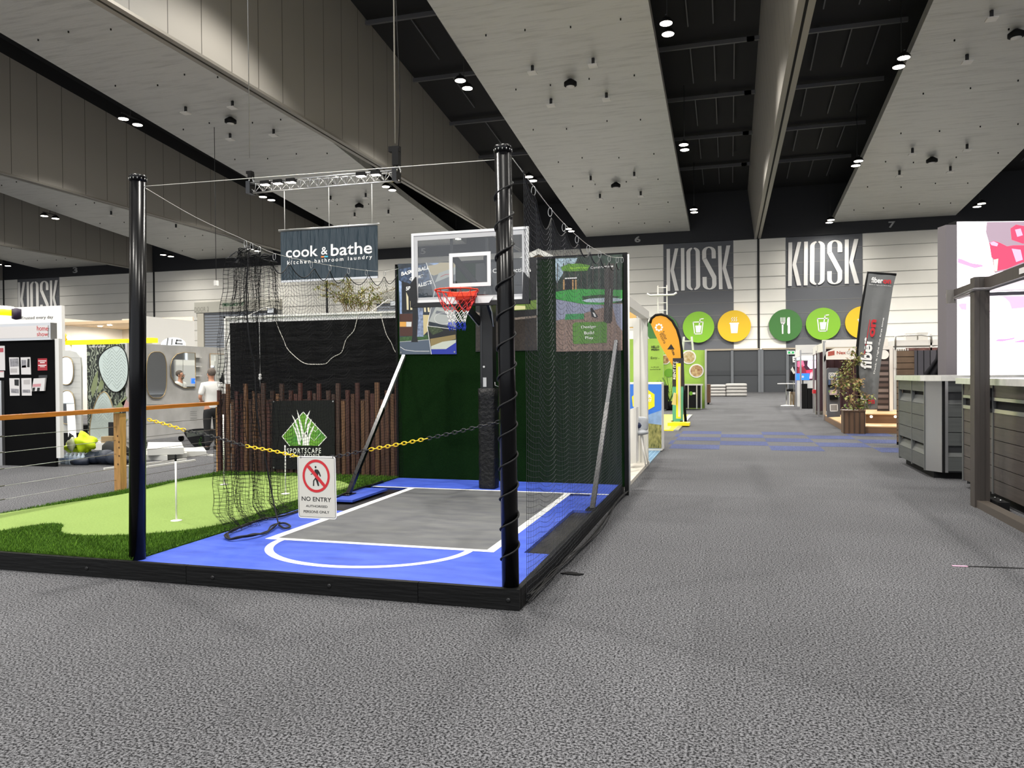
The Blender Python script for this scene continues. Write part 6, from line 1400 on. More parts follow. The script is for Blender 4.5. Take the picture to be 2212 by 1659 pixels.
for i in range(2):
    for k in range(n+1): vs.append((ua+.15+(2.1)*k/n, 26.9+.0-.0+.06*math.sin(k*1.4)+1.4, .18+i*(vb-.2)))
mb.add(vs, [(k, k+1, n+2+k, n+1+k) for k in range(n)], M('maroon_curtain', '#3a2229', .85), True); mb.build('front_curtain', t)
textpx('Nex', fn, [(1807.5, 765.5), (1827, 765), (1807.5, 758.5)], M('brick_red', '#a8402f', .5), d=.01, bold=.02, parent=t); textpx('GEN', fn, [(1829, 765), (1850, 764.5), (1829, 758)], M('grey_letters2', '#9a9a9a', .6), d=.01, parent=t)
mb = MB()
for k in range(4): mb.stroke(fn, [fn.px(1789, 761+k*2.4), fn.px(1802, 758.5+k*2.4)], .03, .01, M('brick_red', '#a8402f', .5))
mb.build('striped_logo', t)
fo = FY(25.0); (ua, va), (ub, vb) = fo.px(1895, 889), fo.px(1921, 755); t2 = thing('colour_sample_board', 'tall board of dark brown sample strips in a white frame behind the flag', 'display board', fo.w(ua+.5, va)); 
mb = MB(); mb.fbox(fo, ua, va, ub, vb, -.05, 0, M('board_dark', '#2c2422', .5)); mb.build('board', t2); mb = MB()
for k in range(9):
    y = 780+k*12; (p0, q0), (p1, q1) = fo.px(1896, y+7), fo.px(1919, y); mb.fbox(fo, p0, q0, p1, q1, 0, .01, M('strip_%d' % (k % 3), ('#6b5f5c', '#544642', '#7a6e6a')[k % 3], .5)); 
mb.build('sample_strips', t2); MB().fbox(fo, ub, va-.06, ub+.1, vb+.1, -.06, .02, white).build('white_frame', t2); MB().fbox(fo, ua, vb, ub, vb+.08, -.06, .02, white).build('white_frame', t2); MB().fbox(fo, ua, va-.06, ub, va, -.06, .02, white).build('white_frame', t2)
u, v = fo.px(1909, 766); MB().disc(fo, u, v, .14, .14, .015, print_white, 20).build('round_badge', t2)
# open frame booths with screens further back
def post_(t, x, y, Y, z1, r=.035): p = gy(x, y, Y); MB().box(p.x-r, p.x+r, Y-r, Y+r, 0, z1, alu).build('booth_post', t); return p
zh = gy(1770, 752, 29.8).z
t = thing('shell_scheme_booth', 'white shell scheme booth with a pink and red wall screen beside the tables', 'exhibition booth', (3.7, 34, 0))
pts_ = [(1768, 800, 29.9), (1757.5, 800, 33.2), (1729.5, 800, 35.5), (1719, 800, 39.0)]
Pz = [post_(t, x, y, Y, 2.62) for x, y, Y in pts_]
mb = MB(); mb.beam((Pz[0].x, 29.9, 2.5), (Pz[1].x, 33.2, 2.5), .05, .3, white); mb.beam((Pz[0].x-.02, 27.75, 2.5), (Pz[0].x, 29.9, 2.5), .05, .3, white); mb.beam((Pz[2].x, 35.5, 2.5), (Pz[3].x, 39, 2.5), .05, .3, white); mb.build('fascia_boards', t)
ft = FY(39.0); (ua, va), (ub, vb) = ft.px(1719, 838), ft.px(1781, 760)
MB().fbox(ft, ua, 0, ub+1.5, vb, -.1, 0, white).build('back_wall', t); MB().fbox(ft, ua, vb-.05, ub, vb+.35, -.1, .03, white).build('header_board', t)
(u0, v0), (u1, v1) = ft.px(1720, 821), ft.px(1767, 779)
mb = MB(); mb.flat(ft, [(u0, v0), (u1, v0), (u1, v1), (u0, v1)], .02, em('tv_dark', '#3a1a2c', .6))
for P_, m in (([(1722, 781), (1735, 779), (1738, 790), (1728, 795), (1722, 792)], em('tv_pink', '#d65a78', 1.0)), ([(1745, 779), (1765, 779), (1765, 795), (1750, 797), (1744, 790)], em('tv_pale', '#e9c9ee', 1.2)), ([(1722, 795), (1733, 788), (1742, 800), (1740, 820), (1722, 820)], em('tv_maroon', '#7a1f30', .8)), ([(1740, 800), (1756, 798), (1758, 806), (1742, 806)], em('tv_red', '#c22a48', .9)), ([(1750, 805), (1757, 801), (1754, 818), (1748, 818)], em('tv_skin', '#e0a0a8', .9))): mb.fpx(ft, P_, .025, m)
mb.build('wall_screen', t); mb = MB(); mb.fpx(ft, [(1768, 779), (1781, 779), (1781, 821), (1768, 821)], .02, em('tv_lilac', '#ddd8f2', 1.0)); mb.fpx(ft, [(1720, 770), (1781, 768), (1781, 777), (1720, 777)], .02, em('tv_strip', '#eef2fb', 1.1)); mb.build('second_screen', t)
fm2 = FY(37.5); (u0, v0), (u1, v1) = fm2.px(1720, 821), fm2.px(1748.5, 806.5); t = thing('blue_monitor', 'small bright blue monitor standing in front of the pink screen', 'monitor', fm2.w((u0+u1)/2, 0)); MB().fbox(fm2, u0, v0, u1, v1, -.05, 0, em('monitor_blue', '#2a6fe8', 1.0)).build('screen', t); MB().disc(fm2, (u0+u1)/2, (v0+v1)/2, .05, .05, .004, print_white, 10).build('icon', t); MB().cyl(fm2.w((u0+u1)/2, 0, -.03), fm2.w((u0+u1)/2, v0, -.03), .03, black, 8).build('stand', t)
fk2 = FY(36.8); 
for (x0, x1, y0, lab) in ((1731, 1744, 829, 'black cloth covered plinth left of its pair below the blue monitor'), (1745, 1757, 839, 'black case standing right of the cloth covered plinth')): (u0, _), (u1, v1) = fk2.px(x0, 870), fk2.px(x1, y0); MB().box(u0, u1, 36.8, 37.3, 0, v1, black).build('black_plinth_box', label=lab, cat='plinth')
fp3 = FY(31.5); (u0, _), (u1, v1) = fp3.px(1763, 900), fp3.px(1779, 850); t = thing('magazine_rack', 'dark patterned rack with a red top between the booth posts', 'rack', fp3.w((u0+u1)/2, 0)); MB().fbox(fp3, u0, 0, u1, v1, -.4, 0, M('rack_pattern', '#1d1b1a', .6, var=.9, vscale=9, col2='#8f8a80')).build('rack_body', t); MB().fbox(fp3, u0-.1, v1, u1+.05, v1+.14, -.4, 0, red).build('red_top', t)
# tables and stool
def hightable(x, y, lab):
    p = gz(x, y, 0); t = thing('high_table', lab, 'table', p, 'white high tables'); MB().lathe(p, [(.28, 0), (.26, .03), (.05, .06)], white, 16).build('base', t); MB().cyl(p+Vector((0, 0, .05)), p+Vector((0, 0, 1.08)), .035, steel, 8).build('pedestal', t)
    MB().cyl(p+Vector((0, 0, 1.08)), p+Vector((0, 0, 1.12)), .42, white, 24).build('tabletop', t); return p
hightable(1699, 877, 'white topped high table standing in the aisle before the shutters')
p = gz(1711, 877, 0); t = thing('black_stool', 'black seated bar stool beside the high table', 'stool', p); MB().lathe(p, [(.2, 0), (.18, .02), (.03, .05)], white, 14).build('base', t); MB().cyl(p+Vector((0, 0, .04)), p+Vector((0, 0, .72)), .025, steel, 8).build('stem', t); MB().ball(p+Vector((0, 0, .78)), .3, black, 12, (1, .8, .25)).build('seat', t)
p = gz(1717, 875, 0); t = thing('wooden_drum_box', 'tan wooden box with a pale side by the stool', 'box', p); MB().box(p.x-.22, p.x+.2, p.y-.15, p.y+.2, 0, .66, M('box_tan', '#8a6f4a', .7)).build('box', t); MB().box(p.x-.26, p.x-.2, p.y-.14, p.y+.2, .0, .68, offwhite).build('pale_side', t)
p = gy(1713, 822, 39.5); t = thing('hanging_coat', 'black and white coat hanging at the left end of the booth', 'coat', p); mb = MB(); fco = FY(39.4); mb.ppx(fco, [(1706, 821), (1717, 822), (1717, 792), (1710, 793), (1707, 805)], -.2, 0, black); mb.build('coat_body', t); MB().ppx(fco, [(1708, 798), (1712, 792), (1718, 806), (1714, 808)], 0, .03, white).build('white_sleeve', t)
MB().cyl(fco.w(*fco.px(1713, 793), -.1), fco.w(fco.px(1713, 0)[0], 0, -.1), .02, steel, 6).build('stand', t)
fe = FY(WY-.35); (u0, v0), (u1, v1) = fe.px(1700.5, 765.5), fe.px(1717, 757.5); t = thing('exit_sign', 'green running man exit sign by the shutters', 'exit sign', fe.w(u0, v0)); MB().fbox(fe, u0, v0, u1, v1, -.1, 0, print_white).build('case', t); MB().fbox(fe, u0+.06, v0+.06, u1-.06, v1-.06, 0, .02, em('exit_green', '#1f8a4c', .5)).build('green_face', t); MB().fbox(fe, (u0+u1)/2-.06, v0+.1, (u0+u1)/2+.06, v1-.1, .02, .03, print_white).build('figure', t)

fE = FY(WY-.35); (u0, v0), (u1, v1) = fE.px(1712, 783), fE.px(1718, 770); text('E', fE, u0, v0, u1, v1, print_white, d=.01, thick=.05, bold=.05, name='entrance_letter', label='white letter E on the grey shutters at the far wall', cat='letter')
# bean bag sofa
p = gz(1572, 857, 0); t = thing('inflatable_sofa', 'grey puffy inflatable sofa by the far shutters', 'sofa', p); sg = M('sofa_grey', '#a3a09c', .6, bump=.6, bscale=3)
fs3 = FY(p.y); (u0, _), (u1, v1) = fs3.px(1531, 857), fs3.px(1614, 828)
def pill(x0, x1, y0, y1, z0, z1, m, e=.35):
    mb = MB(); mb.ball(((x0+x1)/2, (y0+y1)/2, (z0+z1)/2), 1, m, 20, ((x1-x0)/2, (y1-y0)/2, (z1-z0)/2)); c = Vector(((x0+x1)/2, (y0+y1)/2, (z0+z1)/2)); h_ = Vector(((x1-x0)/2, (y1-y0)/2, (z1-z0)/2))
    for i, v in enumerate(mb.v):
        d = v-c; mb.v[i] = c+Vector([math.copysign(abs(d[k]/h_[k])**e, d[k])*h_[k] for k in range(3)])
    return mb
w3 = (u1-u0)
for k in range(4): pill(u0, u0+w3*.46, p.y, p.y+1.2, v1*.22*k, v1*.22*(k+1)+.03, sg).build('cushion_tube', t)
for k in range(4): pill(u0+w3*.44, u1, p.y, p.y+1.2, v1*.24*k, v1*.24*(k+1)+.03, sg).build('cushion_tube', t)
# ---- white framed pergola booth right behind the court
t = thing('white_frame_booth', 'white timber framed booth structure behind the right end of the court', 'exhibition booth', (-2.4, 12, 0))
wt = M('white_timber', '#dcdad2', .55)
MB().box(-3.6, -1.38, 10.55, 13.75, 0, .055, M('pale_floor', '#cfc9bd', .5)).build('floor_deck', t)
MB().box(-1.47, -1.39, 10.5, 10.58, .05, 2.7, wt).build('post', t); MB().box(-1.62, -1.38, 13.45, 13.6, .055, 2.6, wt).build('post', t); MB().box(-1.51, -1.49, 13.44, 13.45, .055, 2.6, M('post_line', '#b5b2aa', .6)).build('post_groove', t)
MB().box(-1.48, -1.36, 10.5, 13.62, 2.58, 2.72, wt).build('side_beam', t); MB().box(-3.6, -1.38, 13.5, 13.6, 2.45, 2.6, wt).build('back_beam', t); MB().box(-3.6, -1.62, 13.9, 13.95, 2.45, 2.75, M('ceiling_tan', '#d0a964', .6)).build('tan_panel', t)
fg = FY(11.5); g0 = fg.px(1120, 560); pk = fg.px(1163, 537); g1_ = fg.px(1205, 553); MB().prism(fg, [fg.px(1112, 562), fg.px(1163, 537), fg.px(1203, 556), fg.px(1203, 566), fg.px(1163, 549), fg.px(1112, 575)], -.12, 0, wt).build('gable_beam', t)
MB().prism(fg, [fg.px(1130, 566), fg.px(1163, 549), fg.px(1195, 562), fg.px(1195, 640), fg.px(1130, 640)], -.1, -.04, M('gable_timber', '#a88a5c', .6)).build('gable_panel', t)
MB().box(fg.px(1160, 0)[0]-.05, fg.px(1160, 0)[0]+.05, 11.5, 11.6, 0, 3.2, wt).build('post', t)
# things inside it
fi = FY(12.6); MB().ppx(fi, [(1361, 1002), (1374, 1000), (1374, 880), (1361, 884)], -.35, 0, white).build('white_counter', label='narrow white counter with timber top inside the white framed booth', cat='counter')
fo2 = FY(12.0); t = thing('orange_roll_banner', 'narrow orange and black roll up banner at the edge of the court wall', 'banner', fo2.w(*fo2.px(1355, 1040))); t.location.z = .056
MB().ppx(fo2, [(1353, 1042), (1360, 1040), (1360, 905), (1353, 910)], -.02, 0, black).build('black_lower', t); MB().ppx(fo2, [(1353, 910), (1360, 905), (1360, 772), (1353, 772)], -.02, 0, M('orange_banner', '#e2a02c', .5, var=.3, vscale=5)).build('orange_print', t)
q = gy(1384, 925, 13.0); t = thing('grey_chair', 'grey shell chair with thin white legs and a dark blue cap on it', 'chair', (q.x-.1, 13.0, .056)); MB().ball((q.x-.08, 13.0, .62), .22, M('chair_grey', '#a5a8ac', .5), 12, (1, 1, .25)).build('seat', t); pill(q.x-.27, q.x+.11, 13.16, 13.22, .62, .88, M('chair_grey', '#a5a8ac', .5), .5).build('backrest', t)
for a, b_ in ((-.15, -.15), (.15, -.15), (-.15, .15), (.15, .15)): MB().cyl((q.x-.08+a*.6, 13+b_*.6, .6), (q.x-.08+a*1.2, 13+b_*1.2, .056), .012, white, 6).build('leg', t)
MB().ball((q.x-.1, 12.95, .74), .12, M('navy_cap', '#1a2648', .7), 12, (1, 1, .6)).build('baseball_cap', label='dark blue cap lying on the grey chair', cat='cap')
# light box sign with sky, grass and yellow hexagon
YB = 16.0; fbb = FY(YB); Z = ZM(1330, 460, 2.765)
uv = [fbb.px(*p) for p in ((1345, 973), (1430, 973), (1430, 826), (1345, 826))]
t = thing('solar_light_box', 'light box sign with yellow solar hexagon over blue sky and long grass', 'light box', (uv[0][0]+.6, YB, 0))
MB().box(uv[0][0]-.4, uv[1][0]+.0, YB, YB+.55, 0.02, uv[2][1], M('box_white', '#e6e4dd', .5)).build('box_frame', t); mb = MB()
def prn(pts, m, d): mb.flat(fbb, [fbb.px(*p) for p in pts], d, m)
prn([(1340, 968), (1429, 968), (1429, 830), (1340, 830)], M('print_sky', '#3569b8', .4, emit=.25), .004); prn([(1340, 898), (1372, 890), (1400, 896), (1429, 886), (1429, 925), (1340, 925)], M('print_cloud', '#8fa9c8', .4, var=.25, vscale=5), .006); prn([(1340, 920), (1380, 912), (1429, 918), (1429, 968), (1340, 968)], M('print_grass', '#4e5220', .6, var=.6, vscale=9, col2='#b3a860', stretch=(4, 4, 1.2), vdetail=6), .008)
prn([(1365, 857), (1390, 835), (1414, 852), (1414, 878), (1394, 889), (1367, 878)], M('print_yellow', '#d8c51e', .4, emit=.25), .010); mb.build('print', t)
textpx('SOLAR', fbb, [(1373, 861.5), (1408, 860), (1373, 853)], print_white, d=.014, bold=.04, parent=t); textpx('& BATTERY', fbb, [(1373, 869), (1408, 868), (1373, 862.5)], print_white, d=.014, bold=.03, parent=t); textpx('A TWISTED', fbb, [(1377, 880), (1393, 879.5), (1377, 876.5)], print_black, d=.014, bold=.02, parent=t)
# patterned blue floor of that stand
bf = M('blue_floor', '#2f5f8a', .6); nt = bf.node_tree; b = nt.nodes['Principled BSDF']; tc = nt.nodes.new('ShaderNodeTexCoord'); bk = nt.nodes.new('ShaderNodeTexBrick'); bk.inputs['Scale'].default_value = 3.2; bk.inputs['Color1'].default_value = lin('#2f5f8a'); bk.inputs['Color2'].default_value = lin('#3c7096'); bk.inputs['Mortar'].default_value = lin('#a9c3cf'); bk.inputs['Mortar Size'].default_value = .03; nt.links.new(tc.outputs['Object'], bk.inputs[0]); nt.links.new(bk.outputs[0], b.inputs['Base Color'])
MB().box(-4.2, -1.38, 13.78, 15.98, 0, .02, bf).build('patterned_floor', label='blue floor covering with pale line pattern before the solar light box', cat='floor covering')
# yellow stand
ym = M('mat_yellow', '#ecd90c', .55, emit=.0)
MB().box(-4.5, -1.52, 21.9, 30.4, 0, .03, ym).build('yellow_mat', label='bright yellow floor mat edged with metal beside the aisle', cat='mat')
MB().box(-1.52, -1.38, 21.9, 30.4, 0, .035, alu).build('mat_ramp_edge', label='metal ramp edge along the yellow mat', cat='ramp')
fF = FY(25.2); Z = ZM(1400, 660, 5.532)
t = thing('teardrop_flag', 'orange Solar Victoria teardrop flag with black edge on the yellow mat', 'flag', fF.w(fF.px(1476, 0)[0], .04)); 
out = [(30, 215), (45, 165), (90, 128), (150, 118), (215, 138), (280, 195), (335, 290), (370, 400), (388, 520), (396, 650), (402, 800), (404, 960), (330, 790), (250, 650), (160, 500), (80, 340)]
uv = [fF.px(*p) for p in Z(*out)]; MB().prism(fF, uv, -.01, .01, M('flag_orange', '#dc9a22', .55)).build('flag_cloth', t)
mb = MB(); mb.tube([fF.w(u, v, 0) for u, v in [fF.px(*p) for p in Z((24, 212), (40, 155), (90, 115), (155, 106), (222, 125), (290, 185), (346, 285), (381, 400), (400, 520), (408, 650), (414, 800), (420, 1000))]]+[fF.w(fF.px(1476, 0)[0], .04)], .045, black, 6); mb.build('pole', t)
c_ = fF.px(*Z((130, 262))[0]); mb = MB()
for k in range(8): a = 2*PI*k/8; mb.disc(fF, c_[0]+.10*math.cos(a), c_[1]+.10*math.sin(a), .035, .035, .014, print_white, 10)
mb.build('flower_logo', t)
textpx('Solar', fF, Z((160, 330), (205, 420), (190, 300)), print_black, d=.014, parent=t); textpx('Victoria', fF, Z((130, 340), (190, 460), (160, 320)), print_black, d=.014, parent=t)
mb = MB(); mb.fpx(fF, Z((228, 525), (275, 460), (318, 525)), .014, print_black); mb.build('triangle_logo', t); textpx('VICTORIA', fF, Z((262, 500), (300, 600), (285, 490)), print_black, d=.016, bold=.03, parent=t)
fT = FY(24.9); t = thing('info_totem', 'tall black and teal information totem behind the yellow stand', 'totem', fT.w(fT.px(1464, 0)[0], .03)); MB().ppx(fT, Z((290, 1390), (415, 1390), (425, 630), (295, 630)), -.1, 0, M('totem_teal', '#4f9a86', .5)).build('teal_panel', t); MB().ppx(fT, Z((290, 965), (428, 965), (428, 628), (295, 630)), 0, .02, M('totem_black', '#1f1c26', .5)).build('black_panel', t)
textpx('RENT IT', fT, Z((330, 880), (330, 700), (300, 880)), print_white, d=.03, bold=.02, parent=t); textpx('Solar', fT, Z((300, 690), (365, 690), (300, 668)), print_white, d=.03, parent=t)
fS = FY(24.0); t = thing('yellow_stand', 'narrow yellow and grey display stand on wheeled base', 'display stand', fS.w(fS.px(1465, 0)[0], .03)); MB().ppx(fS, Z((335, 1350), (390, 1350), (390, 690), (335, 690)), -.05, 0, ym).build('yellow_frame', t); MB().ppx(fS, Z((358, 1330), (386, 1330), (386, 730), (358, 730)), 0, .02, offwhite).build('grey_panel', t); q = fS.w(*fS.px(1465, 905)); mb = MB(); mb.box(q.x-.3, q.x+.35, 23.7, 24.3, .03, .12, ym); mb.build('base', t)
MB().ppx(fS, Z((285, 1180), (335, 1190), (340, 1050), (310, 1040)), .0, .15, M('leaflet_tan', '#c9b77a', .6)).build('leaflet_tray', t)
mb = MB()
for x in (1452, 1472): q2 = gz(x, 912, .08); mb.cyl((q2.x-.04, q2.y, .08), (q2.x+.04, q2.y, .08), .05, black, 10)
mb.build('castor', t)
# green food stand
fG = FY(36.0); lime = M('lime_print', '#a6cf52', .5, var=.12, vscale=.8); t = thing('green_food_stand', 'lime green HELLO FRESH stand with dish photos on its walls', 'exhibition stand', fG.w(fG.px(1430, 0)[0], 0))
MB().ppx(fG, [(1335, 890), (1432.5, 890), (1432.5, 731), (1335, 733)], -.15, 0, lime).build('left_wall', t); MB().ppx(fG, [(1432.5, 890), (1526, 882), (1526, 756), (1432.5, 756)], -.4, -.2, lime).build('right_wall', t); MB().ppx(fG, [(1522.5, 882), (1526.5, 882), (1526.5, 755), (1522.5, 755)], -.2, .0, alu).build('edge_post', t)
textpx('HELLO', fG, Z((38, 510), (132, 510), (38, 480)), print_black, d=.01, bold=.04, parent=t); textpx('FRESH', fG, Z((38, 540), (132, 540), (38, 516)), print_black, d=.01, bold=.04, parent=t); textpx('Easy...', fG, Z((33, 650), (138, 645), (33, 612)), print_black, d=.01, bold=.0, parent=t)
textpx('the QR code', fG, Z((33, 745), (128, 742), (33, 730)), print_black, d=.01, parent=t); textpx('download the app', fG, Z((22, 775), (150, 770), (22, 757)), print_black, d=.01, parent=t)
food = M('food_photo', '#8a4a2c', .6, var=.9, vscale=9, col2='#d9c08a', vdetail=6); food2 = M('food_photo_pale', '#b89a5c', .6, var=.9, vscale=9, col2='#e6dcb8', vdetail=6)
fG2 = FY(36.19)
for (x, y, rx, ry, m, fq_, lab) in ((485, 617, 88, 75, food2, fG2, 0), (578, 780, 88, 85, food, fG2, 1), (205, 645, 62, 68, food, fG2, 2)):
    (u, v) = fq_.px(*Z((x, y))[0]); ru = abs(fq_.px(*Z((x+rx, y))[0])[0]-u); mb = MB(); mb.disc(fq_, u, v, ru, ru*.97, .02, print_white, 28, 0); mb.disc(fq_, u, v, ru*.82, ru*.8, .03, m, 24); mb.build('dish_photo', t)
u, v = fG2.px(*Z((250, 805))[0]); MB().disc(fG2, u, v, .22, .2, .01, M('lime_dark', '#6aa524', .5), 20).build('leaf_print', t)
fc = FY(35.0); t = thing('black_bar_counter', 'black fronted bar counter with white posts before the green stand', 'counter', fc.w(fc.px(1495, 0)[0], 0))
MB().ppx(fc, Z((415, 1225), (640, 1225), (640, 955), (415, 955)), -.6, 0, black).build('counter_body', t); mb = MB()
for x in (432, 480, 582, 636): mb.ppx(fc, Z((x-7, 1235), (x+7, 1235), (x+7, 955), (x-7, 955)), 0, .06, alu)
mb.build('front_posts', t); MB().ppx(fc, Z((405, 955), (650, 955), (650, 940), (405, 940)), -.6, .06, offwhite).build('counter_top', t); mb = MB(); u, v = fc.px(*Z((512, 1050))[0]); mb.disc(fc, u, v, .08, .09, .01, M('lime_dark', '#6aa524', .5), 14); mb.fpx(fc, Z((530, 1038), (565, 1038), (565, 1062), (530, 1062)), .01, print_white); mb.build('logo', t)
MB().ppx(FY(34), Z((182, 1240), (232, 1240), (232, 955), (182, 955)), -.5, 0, black).build('black_cabinet', label='narrow black cabinet left of the palm by the light box', cat='cabinet')
pp_ = gz(1447, 886, 0); t = thing('potted_palm', 'dark green potted palm in front of the green stand', 'potted plant', pp_); MB().lathe(pp_, [(.16, 0), (.22, .4)], black, 14).build('pot', t); ml = MB(); Rr = random.Random(2)
for k in range(13):
    a = Rr.uniform(0, 2*PI); L_ = Rr.uniform(.6, 1.0); tip = pp_+Vector((.5*math.cos(a), .5*math.sin(a), .5+L_)); pts = smooth_open([pp_+Vector((0, 0, .35)), pp_.lerp(tip, .5)+Vector((0, 0, .35)), tip], 6); ml.tube(pts, .012, M('palm_green', '#24401c', .6), 4)
    for p in pts[4:]:
        for s_ in (-1, 1): leaf(ml, p, Vector((math.cos(a+s_*1.1), math.sin(a+s_*1.1), -.3)), .22, .04, M('palm_green', '#24401c', .6))
ml.build('fronds', t)
# ladders
def ladder(name, label, x0, x1, ytop, Y, zb, w=.03, cross=None, rungs=14, m=alu):
    fr = FY(Y); (u0, zt), (u1, _) = fr.px(x0, ytop), fr.px(x1, ytop); t = thing(name, label, 'ladder', ((u0+u1)/2, Y, zb))
    for u in (u0, u1): MB().box(u-w, u+w, Y-.04, Y+.04, zb, zt, m).build('stile', t)
    for k in range(rungs): z = zb+(zt-zb)*(k+.7)/rungs; MB().cyl((u0, Y, z), (u1, Y, z), w*.7, m, 6).build('rung', t)
    return t, fr, u0, u1, zt
t, fr, u0, u1, zt = ladder('extension_ladder', 'tall white ladder with a cross bar standing behind the teardrop flag', 1421, 1440.5, 617, 38.5, 0, rungs=16, m=white)
z = fr.px(1430, 638)[1]; (ua, _), (ub, _) = fr.px(1398, 638), fr.px(1462, 638); MB().tube([(ua, 38.4, z+.1), (ua+.15, 38.4, z), (ub-.15, 38.4, z), (ub, 38.4, z+.1)], .05, white, 6).build('cross_bar', t)
fr = FY(38.0); (ua, va), (ub, vb) = fr.px(1473, 757), fr.px(1497, 727); t = thing('step_ladder', 'white step ladder showing above the green food stand', 'ladder', ((ua+ub)/2, 38, 0))
for (xa, xb_, dy) in ((ua-.25, ua+.08, 0), (ub+.25, ub-.05, 0), (ua-.2, ua+.1, 1.0), (ub+.2, ub-.08, 1.0)): MB().beam((xa, 38+dy, 0), (xb_, 38+dy*.15, vb), .07, .05, white).build('leg', t)
for k in range(1, 7): z = vb*k/7+.25; MB().box(ua-.18+.04*k, ub+.18-.04*k, 37.95, 38.1, z, z+.05, white).build('step', t)
fr = FY(36.5); p = gz(1530, 874, 0); t = thing('wooden_trolley', 'narrow brown wooden trolley on castors beside the green stand', 'trolley', p); MB().box(p.x-.12, p.x+.1, p.y, p.y+1.2, .1, 1.05, M('trolley_brown', '#5b3d2a', .6)).build('body', t)
for a in (.1, 1.1): MB().cyl((p.x-.05, p.y+a, .06), (p.x+.03, p.y+a, .06), .06, black, 10).build('castor', t)
# ================================================================== PEOPLE
skinm = M('skin', '#c08a6e', .55); shirtm = M('white_polo', '#e3e1dc', .7, bump=.5, bscale=7); trm = M('black_trousers', '#131416', .8); hairm = M('grey_brown_hair', '#5a5048', .8, var=.3, vscale=60); shoe = M('shoe_dark', '#26221f', .5)
def skin_mesh(verts, edges, m, root=0, sub=2):
    me = bpy.data.meshes.new('s'); me.from_pydata([v[:3] for v in verts], edges, []); o = bpy.data.objects.new('s', me); COL.objects.link(o)
    md = o.modifiers.new('sk', 'SKIN'); md.use_smooth_shade = True
    if not me.skin_vertices: me.skin_vertices.new() if hasattr(me.skin_vertices, 'new') else None
    sv = me.skin_vertices[0].data
    for i, v in enumerate(verts):
        r = v[3]; sv[i].radius = (r[0], r[1]) if isinstance(r, tuple) else (r, r)
    sv[root].use_root = True
    sb = o.modifiers.new('su', 'SUBSURF'); sb.levels = sub; sb.render_levels = sub
    dg = bpy.context.evaluated_depsgraph_get(); dg.update(); me2 = bpy.data.meshes.new_from_object(o.evaluated_get(dg)); bpy.data.objects.remove(o)
    me2.materials.clear(); me2.materials.append(m)
    for p in me2.polygons: p.use_smooth = True
    return me2
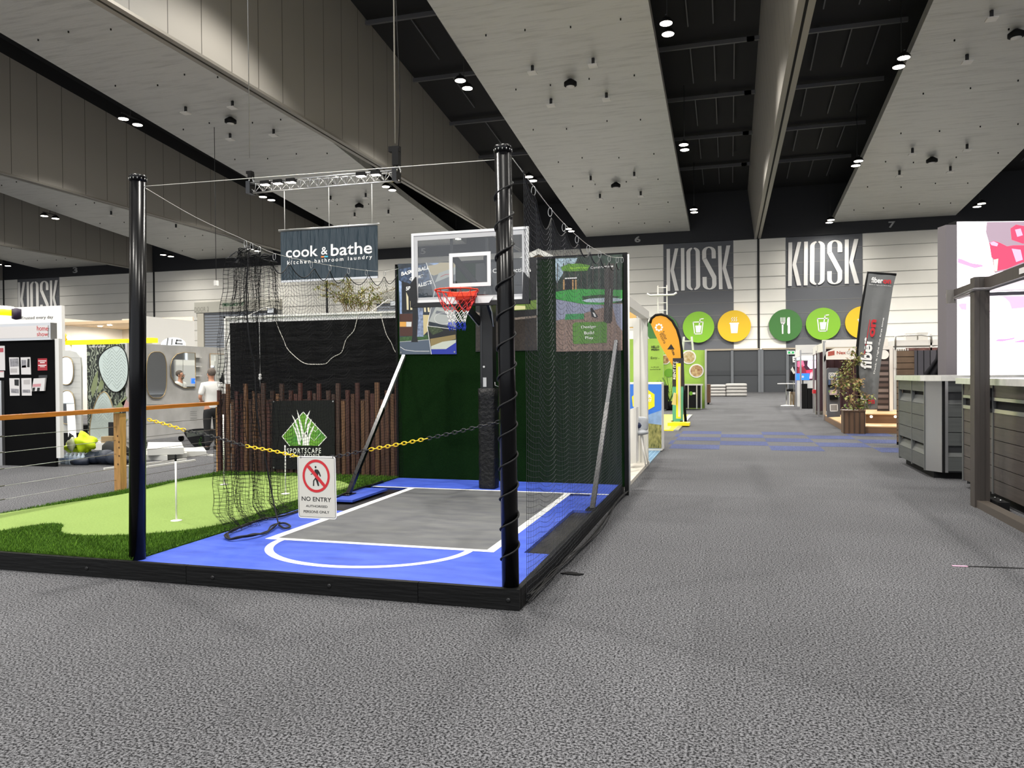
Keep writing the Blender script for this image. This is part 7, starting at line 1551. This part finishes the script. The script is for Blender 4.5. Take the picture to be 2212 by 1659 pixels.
def person(loc, rz, label, armL, armR):
    t = thing('person', label, 'person', loc); t.rotation_euler = (0, 0, rz)
    def link(me, name, par=t): o = bpy.data.objects.new(name, me); COL.objects.link(o); o.parent = par; return o
    V = [(0, 0, .95, (.15, .11)), (0, 0, 1.08, (.135, .10)), (0, .0, 1.28, (.165, .12)), (0, -.01, 1.43, (.15, .10)), (0, 0, 1.51, .06), (0, .02, 1.58, .055), (0, .035, 1.64, (.062, .075)), (0, .025, 1.71, (.076, .095)), (0, .02, 1.77, (.062, .078))]
    E_ = [(i, i+1) for i in range(8)]
    def chain(st, pts):
        k = st
        for p in pts: V.append(p); E_.append((k, len(V)-1)); k = len(V)-1
        return k
    for s_, arm in ((-1, armL), (1, armR)):
        chain(0, [(s_*.10, 0, .88, .095), (s_*.11, .01, .68, .08), (s_*.11, .02, .48, .058), (s_*.11, -.01, .28, .055), (s_*.11, -.02, .09, .038), (s_*.115, .03, .04, .04), (s_*.12, .15, .03, .032)])
        sh = (s_*.19, -.01, 1.44, .058); e, w = Vector(arm[0]), Vector(arm[1]); d = (w-e).normalized()
        k = chain(3, [sh, (*(Vector(sh[:3]).lerp(e, .5)), .047), (*e, .04), (*(e.lerp(w, .5)), .036), (*w, .024), (*(w+d*.05), (.034, .018))])
        side = d.cross(Vector((0, 0, 1))).normalized(); up = side.cross(d)
        for j, (o_, L_) in enumerate(((-.03, .065), (-.01, .075), (.01, .072), (.03, .055))):
            b0 = w+d*.09+side*o_; chain(k, [(*b0, .0095), (*(b0+d*L_*.5-up*.006), .0085), (*(b0+d*L_-up*.022), .007)])
        b0 = w+d*.04+side*.038*s_; chain(k, [(*b0, .011), (*(b0+d*.035+side*.02*s_), .0085)])
    body = link(skin_mesh(V, E_, skinm, 0, 2), 'body')
    # clothing
    Sh = [(0, 0, .93, (.172, .13)), (0, 0, 1.08, (.165, .125)), (0, 0, 1.28, (.19, .142)), (0, -.01, 1.43, (.185, .14)), (0, -.005, 1.53, .085)]; Es = [(0, 1), (1, 2), (2, 3), (3, 4)]
    for s_, arm in ((-1, armL), (1, armR)):
        e = Vector(arm[0]); sh = Vector((s_*.19, -.01, 1.44)); Sh += [(*sh, .088), (*(sh.lerp(e, .5)), .074), (*(sh.lerp(e, .85)), .066)]; n = len(Sh); Es += [(3, n-3), (n-3, n-2), (n-2, n-1)]
    link(skin_mesh(Sh, Es, shirtm, 1, 2), 'polo_shirt')
    Tr = [(0, 0, .98, (.158, .12)), (0, 0, .90, (.155, .12))]; Et = [(0, 1)]
    for s_ in (-1, 1):
        Tr += [(s_*.105, 0, .82, .105), (s_*.11, .01, .62, .088), (s_*.11, .01, .40, .075), (s_*.11, -.01, .18, .068), (s_*.11, -.015, .07, .068)]; n = len(Tr); Et += [(1, n-5), (n-5, n-4), (n-4, n-3), (n-3, n-2), (n-2, n-1)]
    link(skin_mesh(Tr, Et, trm, 0, 2), 'trousers')
    for s_ in (-1, 1): link(skin_mesh([(s_*.11, -.06, .045, .045), (s_*.112, .03, .05, .05), (s_*.118, .12, .038, .042), (s_*.12, .19, .03, .03)], [(0, 1), (1, 2), (2, 3)], shoe, 1, 1), 'shoe')
    def lm(mb, name): me = bpy.data.meshes.new(name); me.from_pydata([tuple(v) for v in mb.v], [], mb.f); [me.materials.append(x) for x in mb.mats]; me.polygons.foreach_set('material_index', mb.mi); me.polygons.foreach_set('use_smooth', mb.sm); return link(me, name)
    mb = MB(); mb.ball((0, -.006, 1.735), .108, hairm, 14, (.84, 1.0, .92)); 
    for i, v in enumerate(mb.v):
        if v.y > .05 and v.z < 1.79: mb.v[i] = Vector((v.x*.9, .05, max(v.z, 1.76)))
        elif v.z < 1.655: mb.v[i].z = 1.655
    lm(mb, 'hair')
    mb = MB(); mb.ball((0, .085, 1.615), .05, M('grey_beard', '#6e635a', .9), 10, (1.05, .8, .75)); lm(mb, 'beard')
    mb = MB(); mb.ball((0, .127, 1.665), .018, skinm, 8, (.8, 1.1, 1.5)); 
    for s_ in (-1, 1): mb.ball((s_*.080, .02, 1.68), .024, skinm, 8, (.4, .8, 1.3))
    lm(mb, 'nose_and_ears')
    mb = MB(); gm = M('glasses_dark', '#141414', .3)
    for s_ in (-1, 1): mb.tube([(s_*.033+.024*math.cos(a), .125, 1.695+.018*math.sin(a)) for a in [2*PI*k/10 for k in range(10)]], .003, gm, 4, closed=True); mb.tube([(s_*.057, .122, 1.70), (s_*.078, .03, 1.70)], .003, gm, 4)
    mb.tube([(-.01, .126, 1.698), (.01, .126, 1.698)], .003, gm, 4); lm(mb, 'glasses')
    mb = MB()
    for s_ in (-1, 1): mb.ball((s_*.033, .108, 1.695), .011, print_white, 8); mb.ball((s_*.033, .117, 1.695), .005, print_black, 6)
    mb.box(-.022, .022, .118, .126, 1.628, 1.633, M('lip', '#8a4a40', .6)); lm(mb, 'eyes_and_mouth')
    return t
pa = gz(459, 971, 0)
person((pa.x, pa.y, 0), math.radians(62), 'person in white polo shirt and dark trousers seen from behind at the mirror wall', ((-.27, .0, 1.17), (-.14, .22, 1.10)), ((.27, .0, 1.17), (.12, .24, 1.12)))
person((-12.1, 17.6, 0), math.radians(80), 'person in white polo shirt with glasses seen only as a reflection in the mirrors', ((-.26, .02, 1.17), (-.1, .25, 1.12)), ((.26, .02, 1.17), (.1, .27, 1.15)))
